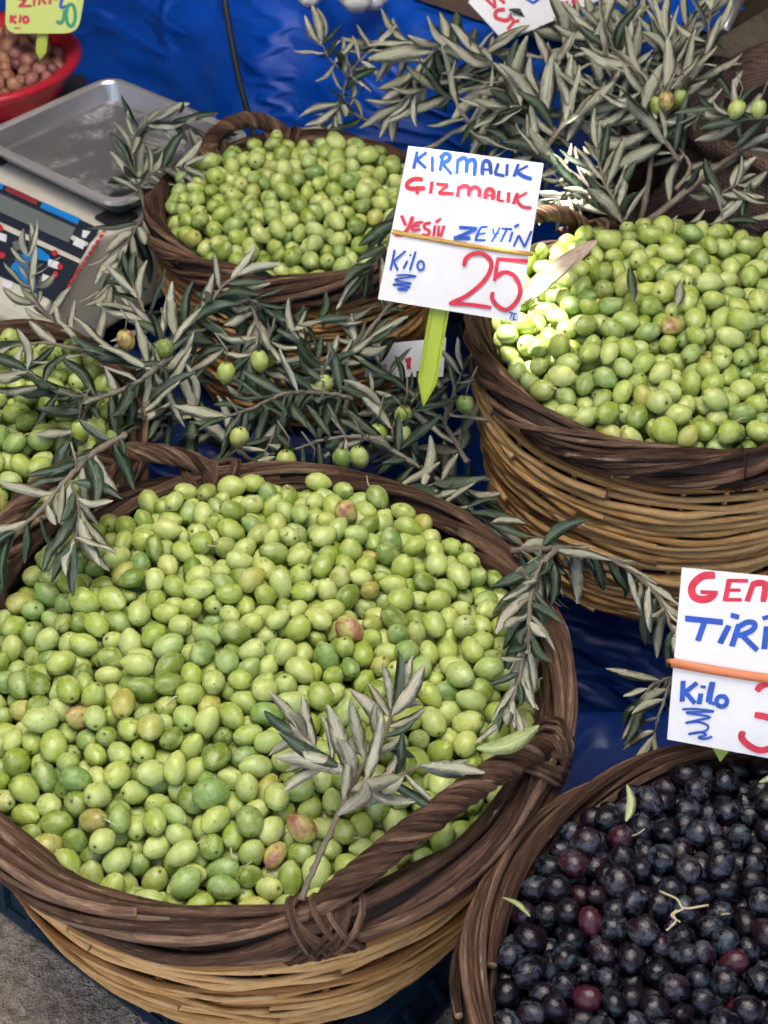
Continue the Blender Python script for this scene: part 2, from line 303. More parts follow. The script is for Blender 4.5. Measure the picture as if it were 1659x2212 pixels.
OLIVE_DATA = {
 'front': (224, [
-41,-252,33,-42,-5,233,198,22,-395,-22,-2,1,223,175,-64,-369,1,-35,-14,219,178,97,-383,-29,-28,-25,233,178,377,-116,5,-21,-17,250,184,186,-343,-10,-16,7,241,179,100,-346,-8,20,10,216,179,62,-391,-26,-40,-28,222,180,-285,-124,32,6,-8,234,180,-48,-393,-17,7,13,217,162,
-267,-155,12,-20,-6,246,187,79,-296,18,-7,-17,212,170,-16,-395,-33,30,30,214,178,-17,-372,-5,45,10,211,167,12,-292,27,-20,-1,215,175,-189,-347,-20,-22,-25,221,170,-222,-329,-14,34,12,213,166,157,-364,-19,-40,-20,210,173,304,-230,0,-23,-6,224,174,-316,-170,-3,17,-27,231,190,
-158,-328,-9,-34,-1,202,172,-91,-208,31,-24,-17,217,163,24,-117,35,45,6,224,172,-33,-284,18,12,-3,217,163,125,-373,-8,21,-8,205,171,-74,-324,2,7,9,211,156,-293,-225,5,43,22,215,169,293,-51,45,31,-9,232,186,-244,-273,-1,43,-5,206,169,-54,-136,41,-33,-27,233,166,
-38,-188,29,18,-9,233,180,-223,-223,26,-44,10,210,165,-125,-210,25,11,-17,219,180,263,-298,-4,-33,-25,208,160,72,-236,23,1,11,215,174,65,-352,-14,-23,-19,218,156,61,-103,44,3,-13,238,164,238,-317,-25,6,-20,212,171,-149,-70,36,2,-13,248,186,-191,-244,18,-30,20,223,175,
-250,-302,-16,-37,18,236,175,253,-126,31,-18,2,242,174,139,-340,-3,-11,16,200,170,216,-128,38,-2,-6,213,168,-257,95,46,40,9,233,180,209,-206,33,9,10,203,166,98,-94,47,-13,-14,205,175,-173,-104,43,-22,2,239,172,262,-218,13,16,-5,209,174,-28,13,65,-2,-9,225,173,
-128,-155,53,20,-4,202,177,-216,98,47,34,-2,260,177,-273,-198,-1,31,17,216,161,334,-213,-6,-23,-12,217,163,-170,-212,21,18,-6,200,174,177,-81,36,-14,17,238,194,-123,0,49,-37,-6,226,177,239,-245,2,29,-23,210,182,44,-256,32,27,-4,199,170,15,-204,29,3,-7,218,163,
-111,-383,-16,-3,-1,187,148,224,-290,-6,21,-4,202,165,70,-164,43,-43,-13,213,158,387,-30,-7,5,11,228,175,16,-320,-3,36,-29,241,166,334,-31,35,3,1,206,179,153,-196,40,41,1,218,148,-275,-17,30,-36,-3,211,170,133,-120,44,-29,-18,210,160,67,-46,46,36,7,221,171,
-161,-39,50,-1,-9,226,161,300,-125,28,-3,14,214,173,-177,-312,12,-27,15,211,161,-194,-277,9,-8,18,236,164,-251,-79,44,-18,5,215,175,344,-85,2,38,-16,227,175,133,-220,28,-22,8,206,166,39,-293,8,-31,-4,202,159,-114,-75,51,8,-13,222,167,61,32,53,7,22,208,173,
217,-65,33,-42,5,223,179,178,-259,15,-26,-23,191,154,99,-386,-85,6,16,198,149,-161,-362,-18,-34,-20,187,148,-38,-314,1,-15,15,210,161,-145,-230,7,-35,17,207,161,342,-177,-5,0,-2,209,167,363,70,16,45,-11,222,183,-248,20,31,-2,-11,207,167,127,-376,-47,-38,-14,226,168,
194,-346,-51,11,20,207,174,-217,-296,-9,14,-27,222,164,211,-246,21,-36,-12,196,147,-24,-122,38,33,-3,225,165,-159,-279,14,-21,-9,192,152,32,121,55,27,26,239,162,99,-179,30,38,-15,229,168,6,-239,30,-20,-28,193,156,-110,-304,-11,13,-8,201,154,40,-370,-9,-8,18,187,155,
-86,-121,32,-21,11,215,181,-113,-283,12,28,-12,225,156,-290,-252,-15,37,-11,224,160,261,-167,16,37,-23,210,163,306,-94,36,-3,-10,212,157,-83,-90,47,-36,11,205,160,135,33,49,34,3,221,171,-110,-341,-35,-1,28,222,169,103,-211,14,-18,-8,204,172,-10,115,70,-36,-10,216,169,
249,-84,38,32,9,209,154,300,170,24,27,-4,246,187,-53,-69,49,26,-19,235,173,201,-265,-6,17,1,206,158,-333,-40,9,29,2,231,174,51,-192,32,16,-16,188,165,-36,-37,56,-22,-7,202,164,260,56,36,26,5,206,172,-234,49,41,-13,-2,217,164,-80,-386,-27,23,7,193,148,
14,-351,-10,-34,19,207,152,30,-167,36,-43,-6,196,155,46,-324,-3,16,2,192,141,-87,101,66,42,-6,227,157,-70,-25,60,13,-4,191,166,21,-91,55,9,-23,196,169,-155,-361,-80,-19,-6,231,168,160,-314,-5,2,-9,197,145,118,-247,12,-22,2,191,153,-219,-86,37,4,27,229,160,
-319,131,25,-5,-16,222,176,-173,67,47,23,-10,217,177,-21,-341,-12,-1,9,216,161,104,-13,39,-13,-22,227,157,313,2,39,-17,-1,217,163,297,-160,23,-29,-7,183,160,0,-150,31,-42,-7,198,155,-172,-173,16,-13,4,220,170,18,186,57,6,-18,247,179,92,227,57,-36,2,218,172,
133,-300,15,-11,9,184,148,343,-121,-3,15,-3,196,161,166,-120,40,-16,7,194,167,-303,-52,24,-12,-4,202,159,-117,-37,42,14,0,257,179,-324,-231,-12,-11,17,232,163,211,98,43,-33,9,239,179,-139,-176,29,-21,12,224,164,176,-213,20,22,-20,190,165,-152,247,50,42,-3,225,172,
175,-157,40,-26,11,212,156,-2,-16,57,3,13,202,165,90,51,52,35,-1,216,162,-210,-124,36,-20,5,192,158,-221,-245,0,-27,27,222,180,-206,-5,26,42,9,207,166,-51,247,51,41,14,217,174,-75,-165,21,-35,-24,209,149,152,-279,-4,15,3,222,170,-102,-157,31,-29,11,203,152,
379,102,20,-4,-10,218,168,220,-323,-52,28,0,210,151,313,-245,-29,16,-9,211,158,265,108,31,-37,8,217,170,-68,12,57,38,2,216,165,219,-6,44,-34,15,201,166,-180,19,32,-19,-23,223,179,59,-390,-66,28,21,216,164,77,-319,-8,42,-20,190,155,213,177,35,7,26,221,171,
95,159,57,-29,-7,217,156,131,112,36,-32,-8,217,170,-204,65,28,-2,-10,234,176,201,61,42,42,19,230,163,45,-17,54,15,21,183,160,-69,-245,9,34,6,204,159,-279,-284,-15,40,-25,203,152,267,190,30,-25,-5,200,172,-41,89,68,7,-8,193,158,-191,134,54,7,2,203,151,
302,50,37,-20,29,212,165,-206,-171,14,29,-11,209,151,-307,42,16,8,20,197,154,-164,-138,28,-13,11,211,154,-136,-369,-37,16,-21,231,172,-62,374,29,-44,-2,223,179,394,19,-11,6,17,201,157,118,-150,20,15,11,211,163,-94,213,54,-14,15,208,178,-9,-300,5,-23,5,196,149,
-224,199,36,-37,0,212,165,-108,34,54,35,-21,198,169,-32,171,56,45,12,215,156,156,-9,41,-22,-5,206,154,190,202,41,9,-25,214,174,66,112,48,36,-13,212,162,-133,68,46,-3,7,205,157,-126,-378,-80,-9,-29,211,147,-44,-395,-54,-21,-29,203,163,175,355,25,32,13,209,172,
134,209,42,45,-30,215,185,-330,195,36,-6,4,198,164,-363,76,9,18,-12,221,175,-124,120,51,35,15,198,156,79,-200,33,-21,-26,178,130,-361,39,2,17,23,199,154,238,-31,37,-27,-1,192,152,-53,292,49,-44,16,212,181,-6,-94,36,-1,-8,203,154,204,-314,-20,31,-21,206,156,
-133,-320,-29,32,-26,207,149,-90,-265,4,36,5,188,132,161,-364,-52,8,18,212,150,-260,-240,-8,-14,6,206,158,147,-250,14,23,-17,189,145,126,291,48,39,25,201,174,-71,-196,10,8,16,211,156,-364,128,8,-35,4,216,167,-236,-112,21,5,-20,202,159,-157,131,51,22,20,198,155,
-339,105,15,-12,23,196,164,225,288,18,40,10,223,159,-206,-35,23,-44,-2,185,142,354,-30,8,-4,11,204,160,-16,-313,-58,44,5,227,166,-196,-272,-60,-8,-10,212,160,-58,-325,-62,15,12,219,173,187,-327,-76,-42,7,198,150,299,103,-30,38,20,210,173,40,147,-2,-18,4,216,163,
72,-86,-15,-32,-6,212,155,-73,-146,-23,-12,-8,196,163,277,-142,-51,10,-6,183,125,-262,-196,-51,-13,-22,211,165,245,-28,-23,28,17,236,179,-305,-255,-73,33,25,204,162,227,253,-25,30,14,230,169,343,3,-43,16,13,201,165,327,-99,-51,-15,-11,220,158,-65,-234,-39,43,4,228,167,
188,-194,-40,-33,3,226,181,-113,99,-8,-24,4,192,137,-265,58,-23,6,10,215,188,-209,-335,-79,1,15,223,168,26,-319,-62,7,-1,206,155,-65,100,-2,-17,-5,197,165,-179,-105,-24,-5,-3,229,177,-295,-196,-56,-23,17,221,178,-395,-27,-58,-20,-5,233,178,-155,-227,-44,-15,-17,212,160,
-363,65,-47,30,0,200,152,-343,-202,-72,-14,-15,210,155,75,53,-3,-37,6,191,168,123,-358,-76,-22,-16,221,174,77,-43,-11,-31,-6,207,151,362,-138,-60,3,-26,234,179,305,63,-31,27,3,221,185,155,-367,-85,-41,-4,175,151,-205,4,-18,0,8,211,161,79,-363,-76,7,3,209,164,
268,-201,-55,15,7,220,176,-96,-325,-64,-2,-4,207,172,322,-136,-49,3,19,248,186,-211,155,-17,25,2,219,168,275,201,-28,24,-17,223,178,136,-291,-57,3,-16,220,176,393,55,-53,-38,27,200,153,-94,-386,-83,4,-16,214,150,303,-192,-58,16,-19,206,170,-393,52,-55,-27,-6,230,165,
-221,-149,-37,30,7,206,174,73,157,-3,-29,5,224,166,354,-174,-67,-31,5,224,183,233,-202,-50,11,15,199,163,39,-148,-24,-14,-8,208,143,128,-236,-43,-35,3,210,173,-215,-242,-54,5,27,197,166,236,-304,-75,43,11,217,166,-73,64,-3,-39,2,201,164,-8,-379,-77,24,16,244,173,
32,-287,-51,-1,4,217,171,-368,6,-49,15,14,219,165,-116,-277,-55,-16,-10,209,148,-118,-38,-10,27,-11,207,165,40,52,-1,-22,-5,236,172,38,3,-3,-39,4,220,172,-106,-149,-26,-7,4,191,154,122,-39,-13,9,-5,217,155,-240,-317,-78,-13,-26,197,151,133,114,-8,28,4,221,150,
81,-123,-21,-20,-9,198,144,230,290,-28,18,24,205,173,165,-235,-48,-36,4,202,159,-65,-267,-50,-23,-12,185,144,-170,-138,-30,-40,-13,202,157,75,-186,-32,-38,3,179,140,3,63,1,4,5,234,182,-158,-284,-61,44,0,195,150,262,-284,-76,-5,-12,197,145,-23,-133,-18,-27,-17,224,164,
-158,-322,-68,18,24,204,160,319,195,-38,-41,20,198,163,-398,13,-56,-26,21,194,150,83,-330,-64,-36,-19,205,172,-357,-89,-55,-26,-15,224,166,-358,-162,-63,21,-6,233,198,-242,-275,-69,6,12,191,158,-388,-91,-66,-15,-4,186,145,238,144,-18,-35,17,248,184,-24,-44,-7,-7,-5,227,173,
-61,265,-11,-8,7,223,170,-361,-35,-51,-16,-3,226,165,28,-379,-77,22,14,249,185,-318,-145,-57,43,-10,198,150,217,-188,-20,-9,-10,212,164,-339,-11,-41,-5,-18,213,163,-276,-269,-70,10,0,210,154,335,-206,-72,41,9,211,153,291,-166,-39,-34,3,249,185,263,-296,-46,13,18,239,177,
-317,-223,-72,14,14,197,153,358,-165,-35,3,-15,206,163,-247,-123,-38,-32,-20,189,156,-97,-212,-34,19,-11,215,169,361,65,-47,-1,1,193,149,308,-251,-73,-1,-28,196,159,-348,-124,-56,-4,-19,210,157,293,-115,-43,33,-19,200,160,-292,246,-15,-44,8,231,175,-188,-165,-37,-5,15,194,149,
192,-305,-54,37,29,194,141,101,-353,-46,19,29,210,170,-35,375,-8,-12,22,205,175,-300,-167,-43,6,-19,193,150,249,-264,-54,-44,3,222,158,-40,-377,-81,18,13,197,146,9,-395,-56,17,21,214,148,60,-309,-54,-13,29,202,164,-234,25,-21,21,-6,205,154,11,-308,-39,35,-10,168,137,
108,-321,-35,11,-9,193,163,167,279,-24,6,0,184,142,259,238,-8,-42,-18,225,170,5,95,23,15,11,211,168,60,25,18,23,0,222,172,-216,-298,-66,-7,-29,205,184,-332,-60,-48,-42,-4,204,150,113,379,-17,-20,16,195,166,292,-224,-42,7,2,192,161,-74,-388,-59,22,21,205,157,
253,-171,-43,-28,22,222,177,-49,231,5,-22,16,202,154,386,85,-49,39,-19,205,156,-137,36,-6,31,-5,230,184,255,268,-31,27,22,199,154,-97,34,-1,-25,23,217,170,328,223,-21,-37,-30,212,168,-244,91,-18,30,-7,226,187,255,-234,-35,11,3,221,173,-94,86,14,0,-5,207,165,
-265,-297,-78,-19,18,189,144,304,-68,-40,-12,14,215,159,-182,-351,-59,6,-1,197,164,350,-114,-37,-37,25,199,140,-188,-224,-42,34,-30,227,167,294,227,-15,-12,-21,221,157,381,-114,-46,-24,25,207,163,-296,37,-27,34,-26,237,166,-145,-13,-8,-36,19,222,178,-126,-345,-70,-42,19,217,169,
-27,-344,-68,3,-2,226,167,-378,-124,-65,26,24,203,155,-51,-116,-15,-28,9,233,172,-36,-259,-38,21,-23,230,172,60,84,-2,-21,-14,197,158,157,83,-9,3,-6,224,168,-140,-66,-15,38,13,208,164,-129,-307,-64,-17,-10,203,154,-133,-124,-21,-42,10,228,178,-347,32,-45,29,12,181,136,
327,-171,-46,24,18,187,150,103,-16,-4,-26,24,200,168,-201,-72,-24,26,-11,208,150,-325,-177,-59,-23,22,212,169,369,31,-41,-4,26,238,191,-281,-228,-36,40,-4,232,162,204,-222,-50,-4,8,198,150,-339,134,-37,-7,-20,214,153,206,285,-6,27,-3,189,159,367,-23,-39,-9,13,203,159,
-34,-78,-11,-37,-7,212,160,388,-81,-54,-12,-28,216,168,232,-290,-40,-22,-29,195,146,208,319,-13,29,-9,183,134,-384,-17,-28,-34,6,195,156,-230,-277,-38,33,-4,196,163,-55,40,6,8,8,193,156,-239,194,-24,-40,-9,196,158,399,27,-57,30,-21,181,133,53,-69,3,-26,9,203,169,
-130,-211,-37,23,-20,194,151,-42,-290,-53,-38,-9,202,157,-378,35,-29,12,-19,230,176,-135,77,13,-5,16,213,178,-143,144,-2,-35,-2,208,162,351,183,-26,36,3,216,171,59,124,17,-30,3,213,154,112,281,-15,-43,-12,204,172,11,24,-2,-29,-6,218,172,278,-14,-28,5,18,223,162,
395,-33,-60,29,12,207,168,221,-333,-82,-37,-15,185,146,157,193,-10,19,22,199,162,101,-219,-38,11,-11,207,160,322,133,-22,7,7,192,145,278,-262,-74,40,5,181,138,59,-20,11,-13,-15,215,161,214,-135,-16,12,-28,232,181,-180,91,-13,28,-6,182,147,10,-348,-68,7,-20,194,143,
164,-6,-15,13,0,190,142,103,33,-6,-41,5,228,163,153,-338,-70,-37,-27,215,172,148,-265,-37,43,-21,222,167,-15,-158,-1,-32,-19,199,158,-169,118,19,-31,-3,240,170,171,359,-15,-15,17,188,148,98,262,9,32,6,238,166,-197,68,-5,32,7,211,150,-197,-325,-46,-7,16,212,159,
323,-107,-22,18,8,220,156,-22,-363,-40,25,28,206,162,-294,-264,-45,-23,-6,192,152,38,-337,-35,-39,-20,235,176,-37,-334,-40,6,-2,191,142,246,96,-5,8,5,210,173,107,171,18,39,4,186,155,255,165,6,-37,15,239,179,334,-50,-11,-37,5,204,155,-54,351,5,4,20,219,158,
-112,-304,-41,-13,-17,183,144,-265,-294,-46,37,11,202,169,-351,15,-20,-23,11,192,157,362,1,-12,23,4,232,189,19,-154,1,33,17,193,171,-1,373,14,-13,-24,210,171,156,-33,2,-42,-19,192,171,95,8,18,12,-7,193,154,326,102,-11,-18,-8,208,158,-143,311,3,34,10,201,165,
-238,-242,-32,-20,0,188,161,-361,161,-13,-27,11,206,185,142,361,2,3,15,237,186,70,-361,-46,30,-6,206,155,-399,8,-24,-41,-24,154,138,108,-255,-19,31,11,203,181,-1,-336,-38,1,19,197,170,333,61,-9,2,2,206,147,306,200,-11,4,7,169,126,301,158,-8,33,-4,236,165,
-21,54,26,-1,9,213,169,187,-162,-10,-2,-2,232,161,-137,207,8,35,-17,185,152,-317,-238,-43,43,-19,195,160,3,-217,-7,-37,-2,219,163,-109,381,-2,-34,-5,214,166,-216,-109,-9,4,0,203,151,366,153,-13,36,17,199,160,-250,-211,-28,-41,13,190,149,148,-308,-32,-25,-11,201,156,
-41,-237,-16,-37,8,211,155,-162,-308,-38,-16,17,196,139,76,-334,-34,40,-14,205,140,90,-98,5,-35,-2,185,141,205,-279,-32,28,-11,199,138,-103,-377,-46,-25,-7,224,173,200,-218,-21,12,-3,184,150,-194,-294,-40,39,5,194,150,-253,-53,-9,-26,-9,182,148,-45,99,24,-32,4,234,175,
-250,218,-5,-10,-9,178,140,381,110,-26,-28,-24,200,167,-291,213,-7,-35,-21,225,172,-51,-165,0,23,-12,214,180,278,-211,-18,-17,22,213,151,211,20,5,-25,4,202,140,-348,-101,-27,-2,-4,225,154,-331,-210,-44,-41,-1,219,152,275,-143,-23,20,-15,184,140,140,-155,-8,-40,0,245,188,
-53,-365,-46,4,-24,203,155,42,-46,23,-40,-2,191,147,136,233,11,-32,-4,234,182,-166,-217,-13,-25,-2,201,160,185,-251,-27,-35,1,210,148,-21,129,18,-3,3,189,148,-238,47,6,29,-14,240,173,183,329,-2,13,10,206,157,-113,-113,6,-2,0,224,165,167,-93,3,3,-9,200,174,
254,-59,-8,-1,13,206,164,-268,189,-6,12,2,204,164,306,-43,-22,8,-1,191,145,34,5,31,26,6,206,178,51,171,19,-16,-8,197,157,-309,-140,-27,-5,3,226,169,38,-372,-42,11,10,210,160,250,-92,-10,41,6,216,174,332,-151,-18,-40,-12,211,148,333,162,-11,33,-1,174,145,
-118,-16,14,6,-2,208,164,-6,158,30,-7,-3,219,163,210,-101,-15,42,-25,213,169,44,398,-19,0,-14,185,133,229,-222,-25,-6,26,179,134,-117,-206,-8,-41,3,207,155,81,204,22,-26,-1,205,143,-105,55,25,0,-12,211,173,-114,117,18,12,8,209,166,-309,-106,-15,-41,9,236,182,
-233,-320,-44,32,-2,219,166,326,-228,-54,-24,-19,209,142,-64,-211,-17,37,-19,217,159,-260,3,3,-44,2,218,185,393,-56,-28,21,-26,222,165,172,-326,-39,7,6,193,146,-118,174,17,-27,-3,249,185,358,91,-12,23,19,235,170,158,110,11,-4,-15,202,163,-17,-309,-24,35,-15,220,171,
-56,4,24,-44,12,213,170,-56,-311,-30,30,-15,221,162,-159,183,10,-5,9,240,180,41,88,28,30,13,221,165,-150,-99,-6,-31,12,197,153,-62,65,26,45,2,191,154,154,60,15,41,14,199,161,76,-265,-21,34,-3,198,154,-223,13,6,41,-2,181,142,244,-151,-16,14,-20,227,168,
395,50,-14,2,-29,209,153,36,285,8,33,-21,221,166,-304,61,-8,-40,-10,214,165,-246,275,-5,-39,2,231,172,-219,-50,-2,37,7,219,173,99,68,12,-14,-15,188,138,285,-259,-44,33,13,222,175,282,-109,-15,-28,2,206,156,-63,391,-2,15,-19,194,156,135,-342,-37,4,-10,209,172,
-384,-96,-37,18,10,215,162,-388,67,-24,-35,1,228,165,310,-196,-24,-37,5,212,182,-378,124,-25,14,20,219,152,43,53,30,-40,-4,181,149,370,-91,-22,44,-10,228,188,205,105,11,-41,2,207,154,328,-11,-15,-9,-14,185,162,-201,100,7,32,-26,193,159,344,-197,-36,19,25,218,172,
-230,318,-11,24,5,217,163,209,57,7,32,13,188,148,-308,118,-8,43,-2,207,165,-54,-64,12,-39,6,237,171,258,204,0,-23,-6,196,143,182,271,6,37,-24,208,146,40,-305,-25,-43,5,191,153,89,-296,-25,-1,10,201,159,-375,-46,-22,-1,-18,205,154,67,384,-3,4,-9,231,168,
-59,189,20,30,5,174,152,366,57,-18,8,18,179,143,-340,-43,-24,-18,10,208,167,-222,208,6,-27,-12,210,163,57,349,7,-28,9,209,180,246,311,2,40,-26,214,175,-199,-260,-26,-30,0,233,191,-20,315,8,-13,0,188,146,-351,109,-17,19,3,205,163,-110,-270,-22,42,-11,238,167,
-334,188,-18,-32,6,196,160,-112,-143,2,-3,12,196,150,6,-252,-17,-27,-16,207,154,177,-289,-25,-19,8,208,176,-2,-122,11,-23,0,207,177,221,-251,-31,31,-17,223,174,93,360,9,37,17,251,184,-198,-146,-15,-26,1,183,154,-300,-49,-9,38,5,200,152,-175,41,7,-11,-6,208,156,
-341,-164,-31,6,-8,245,173,-371,-144,-37,-20,18,202,156,286,205,8,-25,-6,210,148,-180,-12,1,-28,-22,227,162,397,-9,-32,24,1,201,162,142,-188,-13,44,1,197,145,254,-269,-20,-37,11,222,185,-302,-200,-19,-33,12,224,187,367,-137,-25,39,1,177,151,29,-120,1,25,18,197,157,
-143,-247,-24,43,5,192,146,255,63,0,-30,1,194,155,-216,-216,-24,24,21,210,168,156,5,12,10,-7,216,166,142,-243,-17,8,-15,195,142,260,277,2,-26,10,211,178,-110,280,11,-25,-11,227,165,44,-217,-18,-16,-9,221,150,99,-143,-6,-41,10,201,162,-195,143,10,-5,-7,213,169,
0,398,-6,0,1,224,155,98,-55,10,-40,-1,191,162,-86,208,13,38,16,200,162,-155,-340,-40,-45,12,220,160,-351,62,-20,26,7,192,150,-78,313,35,34,12,212,154,-145,-185,-6,8,20,215,184,123,328,4,34,4,222,186,389,80,-10,11,-29,219,167,-82,-252,-19,35,-4,196,148,
-210,-19,1,-14,0,166,134,243,-124,-1,-41,18,219,156,-172,78,15,-11,3,204,156,-223,-138,3,-9,12,185,156,-61,-344,-18,-44,1,197,149,302,83,-3,-8,2,204,147,183,-195,-8,-2,6,220,151,-79,-348,-43,12,-12,187,152,-29,139,47,38,-13,216,180,-361,-20,-6,8,-20,222,171,
82,98,23,-2,1,224,159,-340,-197,-17,-34,-3,210,171,-26,236,26,21,-19,215,162,-78,251,12,31,-2,207,145,364,-55,-22,-19,2,187,130,299,123,-2,-7,17,193,149,-169,-127,-1,0,8,201,146,173,-134,-2,43,5,191,141,13,66,42,8,-20,219,178,89,142,26,19,-22,223,171,
-278,86,-12,45,28,192,140,196,-13,3,-23,16,206,140,-135,365,27,-39,12,210,152,78,391,26,44,4,212,148,-185,-187,-12,-4,16,214,154,-77,342,23,-38,-25,202,155,231,224,1,-16,10,207,146,-73,-139,8,-42,0,204,147,-317,200,10,-38,-12,206,142,124,-285,-25,-44,-3,187,149,
235,191,15,-6,2,174,157,124,-185,11,26,-9,186,145,-23,291,27,39,-5,185,156,-378,-124,-14,24,-24,203,157,-351,184,12,19,-13,229,170,314,247,-3,-18,-29,191,143,-121,93,37,1,-16,175,132,-332,83,-10,37,18,199,149,183,228,4,21,-13,213,164,-219,-179,-11,-27,10,215,156,
131,-21,16,31,-19,195,152,-286,193,18,-31,-11,186,151,35,-248,-21,-9,19,190,139,-56,-98,28,-26,0,204,167,-347,-131,-19,33,26,201,166,-169,154,31,6,-8,217,167,227,-70,2,-4,20,169,135,-304,256,19,-29,24,215,165,133,139,15,44,-7,202,153,-192,-314,-16,0,13,184,149,
12,35,31,-4,18,194,155,81,-231,-10,9,5,217,170,186,37,15,-21,-14,211,165,-202,329,-4,35,12,185,141,217,333,11,-5,-8,206,160,-264,-262,-35,-10,28,226,166,184,129,13,44,-23,184,152,119,379,18,33,-17,209,151,132,84,17,-30,23,171,142,290,243,17,-11,13,202,153,
156,329,17,-12,-1,206,153,-126,341,10,11,18,190,152,-230,86,15,-27,-16,220,166,182,183,14,35,2,202,168,-54,135,22,-26,14,198,159,-170,-282,-20,13,-15,251,184,27,197,25,29,5,172,126,304,-135,-8,-4,26,229,178,25,131,22,30,-3,210,155,277,-243,-12,14,-25,187,143,
-251,303,13,-22,15,228,163,103,231,21,-1,17,179,140,-135,259,23,-15,-13,210,170,-149,12,14,36,6,191,146,-21,21,27,9,10,198,148,8,298,14,17,-16,196,152,-177,308,9,-17,7,203,162,-272,37,9,-15,-30,224,193,138,-65,6,29,-11,211,161,-326,227,20,-34,16,214,165,
27,-88,16,-7,18,206,162,-235,-82,-3,-44,-18,239,180,29,-188,1,-44,-8,228,168,-171,-43,14,7,19,242,190,77,-76,25,31,-1,200,159,-385,99,-6,-35,-29,219,161,328,183,10,34,-22,214,151,-272,271,24,9,-8,200,153,85,-30,24,-25,4,176,135,-192,342,24,29,13,216,178,
274,-139,7,-14,11,201,164,-185,184,34,20,14,202,160,-18,-277,-14,-14,-22,183,144,-28,-197,-3,40,-16,231,177,-234,246,5,14,14,210,159,242,124,15,-35,16,229,166,137,31,13,-37,-26,209,165,-323,-74,-9,44,4,207,173,305,-170,-6,22,-21,201,149,-396,47,0,-24,-11,199,152,
-63,-31,28,-9,15,246,181,-145,-149,1,-28,-29,214,161,355,183,4,-18,4,193,138,-392,-70,-15,-41,-27,200,143,126,275,17,26,-9,212,162,68,233,16,6,9,211,147,179,81,19,-7,-9,224,170,340,135,4,7,-8,196,153,-211,176,14,-42,21,213,177,-117,222,27,-20,10,219,159,
-124,-80,8,-40,3,195,157,-19,84,43,28,-10,201,168,-327,-137,3,19,-2,186,137,316,217,11,-12,11,213,153,-66,84,49,-18,12,190,147,-124,311,30,-24,-5,210,164,184,301,14,-38,12,191,157,-50,34,39,-9,14,224,168,-267,244,7,-33,-7,201,153,25,353,17,16,26,217,160,
-168,-252,-4,-6,13,204,148,105,-282,-1,-2,3,209,147,33,230,19,23,-8,196,155,123,-220,-15,-35,12,200,167,78,171,33,25,-25,164,147,-251,-181,-21,2,-10,193,169,140,-120,4,9,18,208,174,230,77,20,-11,4,223,172,76,334,31,-31,9,194,155,-399,-12,-1,21,2,200,144,
-115,-241,-8,12,-25,224,170,-31,396,18,1,-3,222,161,-36,-139,13,-20,27,184,154,276,-180,-8,-17,14,205,159,172,-235,-5,15,-2,222,158,-274,-86,-12,-23,-4,219,172,46,-276,-25,4,-20,166,149,-20,347,13,-12,28,208,156,249,21,5,-32,12,202,161,-274,-30,-2,-27,22,206,164,
-6,-81,8,-21,9,193,144,264,-10,0,31,-9,193,162,-207,33,20,-33,25,216,155,305,37,-6,33,8,196,176,-21,-34,25,8,-2,240,168,360,35,8,15,-21,212,179,-134,139,30,-34,-15,215,157,-327,-10,-11,25,-4,202,162,-359,-72,-23,2,-3,187,151,-327,34,-13,5,-28,198,163,
29,380,3,-18,-23,192,159,249,-199,-13,-27,12,206,161,83,-174,-3,20,-17,199,144,-78,-284,-27,-34,-2,215,146,17,-29,34,13,10,203,164,-277,-129,-17,-20,3,222,156,198,-77,7,-25,17,206,152,312,-29,5,38,-15,212,160,8,-367,-36,-25,29,201,144,71,299,23,5,13,231,173,
-139,-289,-35,-30,24,197,144,42,-141,20,-37,12,203,151,-89,185,32,-10,-16,207,144,-329,146,-7,8,-24,225,174,-160,346,12,-11,-8,207,151,-166,-78,9,-28,18,197,156,-229,119,7,6,1,209,154,89,38,24,18,-23,191,145,372,127,3,-38,-19,190,155,-16,-249,6,-15,6,227,166,
-221,282,21,35,18,213,182,291,-72,-8,-39,2,232,171,-166,237,7,-27,-14,211,166,-284,279,-4,10,11,201,157,-164,322,30,44,13,179,140,161,-177,14,-27,-3,237,180,162,155,13,25,7,178,139,59,147,45,-4,29,211,178,338,0,15,-33,0,226,172,-248,-149,-16,-10,24,203,162,
281,78,20,20,18,200,170,-61,163,39,2,-2,202,169,64,-289,-8,20,14,182,138,48,-73,41,-11,30,216,165,-153,291,30,43,-4,197,158,31,-230,9,-29,-19,234,179,-139,-276,-7,-20,6,192,150,97,282,36,-44,18,197,145,1,-1,26,21,27,204,169,110,-116,19,12,12,223,168,
-241,171,-1,45,23,200,159,-189,-105,13,-38,26,207,170,-85,27,31,-4,1,187,156,-8,39,54,3,10,190,152,-46,263,20,14,1,209,165,-1,-179,18,-40,-1,201,160,6,240,27,-40,-19,179,141,-145,-111,25,1,19,192,171,277,44,10,-33,-25,204,148,-197,-211,3,30,18,225,163,
126,173,42,-15,-17,192,156,-284,-167,-16,27,5,196,148,-157,215,31,11,13,226,176,230,-10,11,38,7,202,173,-148,49,25,41,6,215,163,200,-151,18,34,-9,222,172,-87,-318,-30,-17,-28,200,155,2,124,41,24,-16,188,148,-308,91,5,-3,-22,199,144,-104,253,34,-32,24,210,160,
218,146,18,-36,-8,217,169,326,67,20,-16,10,208,166,-57,214,42,11,-24,240,179,-137,-45,13,-31,-21,180,143,-81,-295,0,40,11,183,143,228,-181,11,42,15,222,179,15,-64,35,-36,-18,211,162,-298,-137,4,-22,0,214,158,-47,-222,13,-20,-5,203,152,191,-115,15,13,-20,206,170,
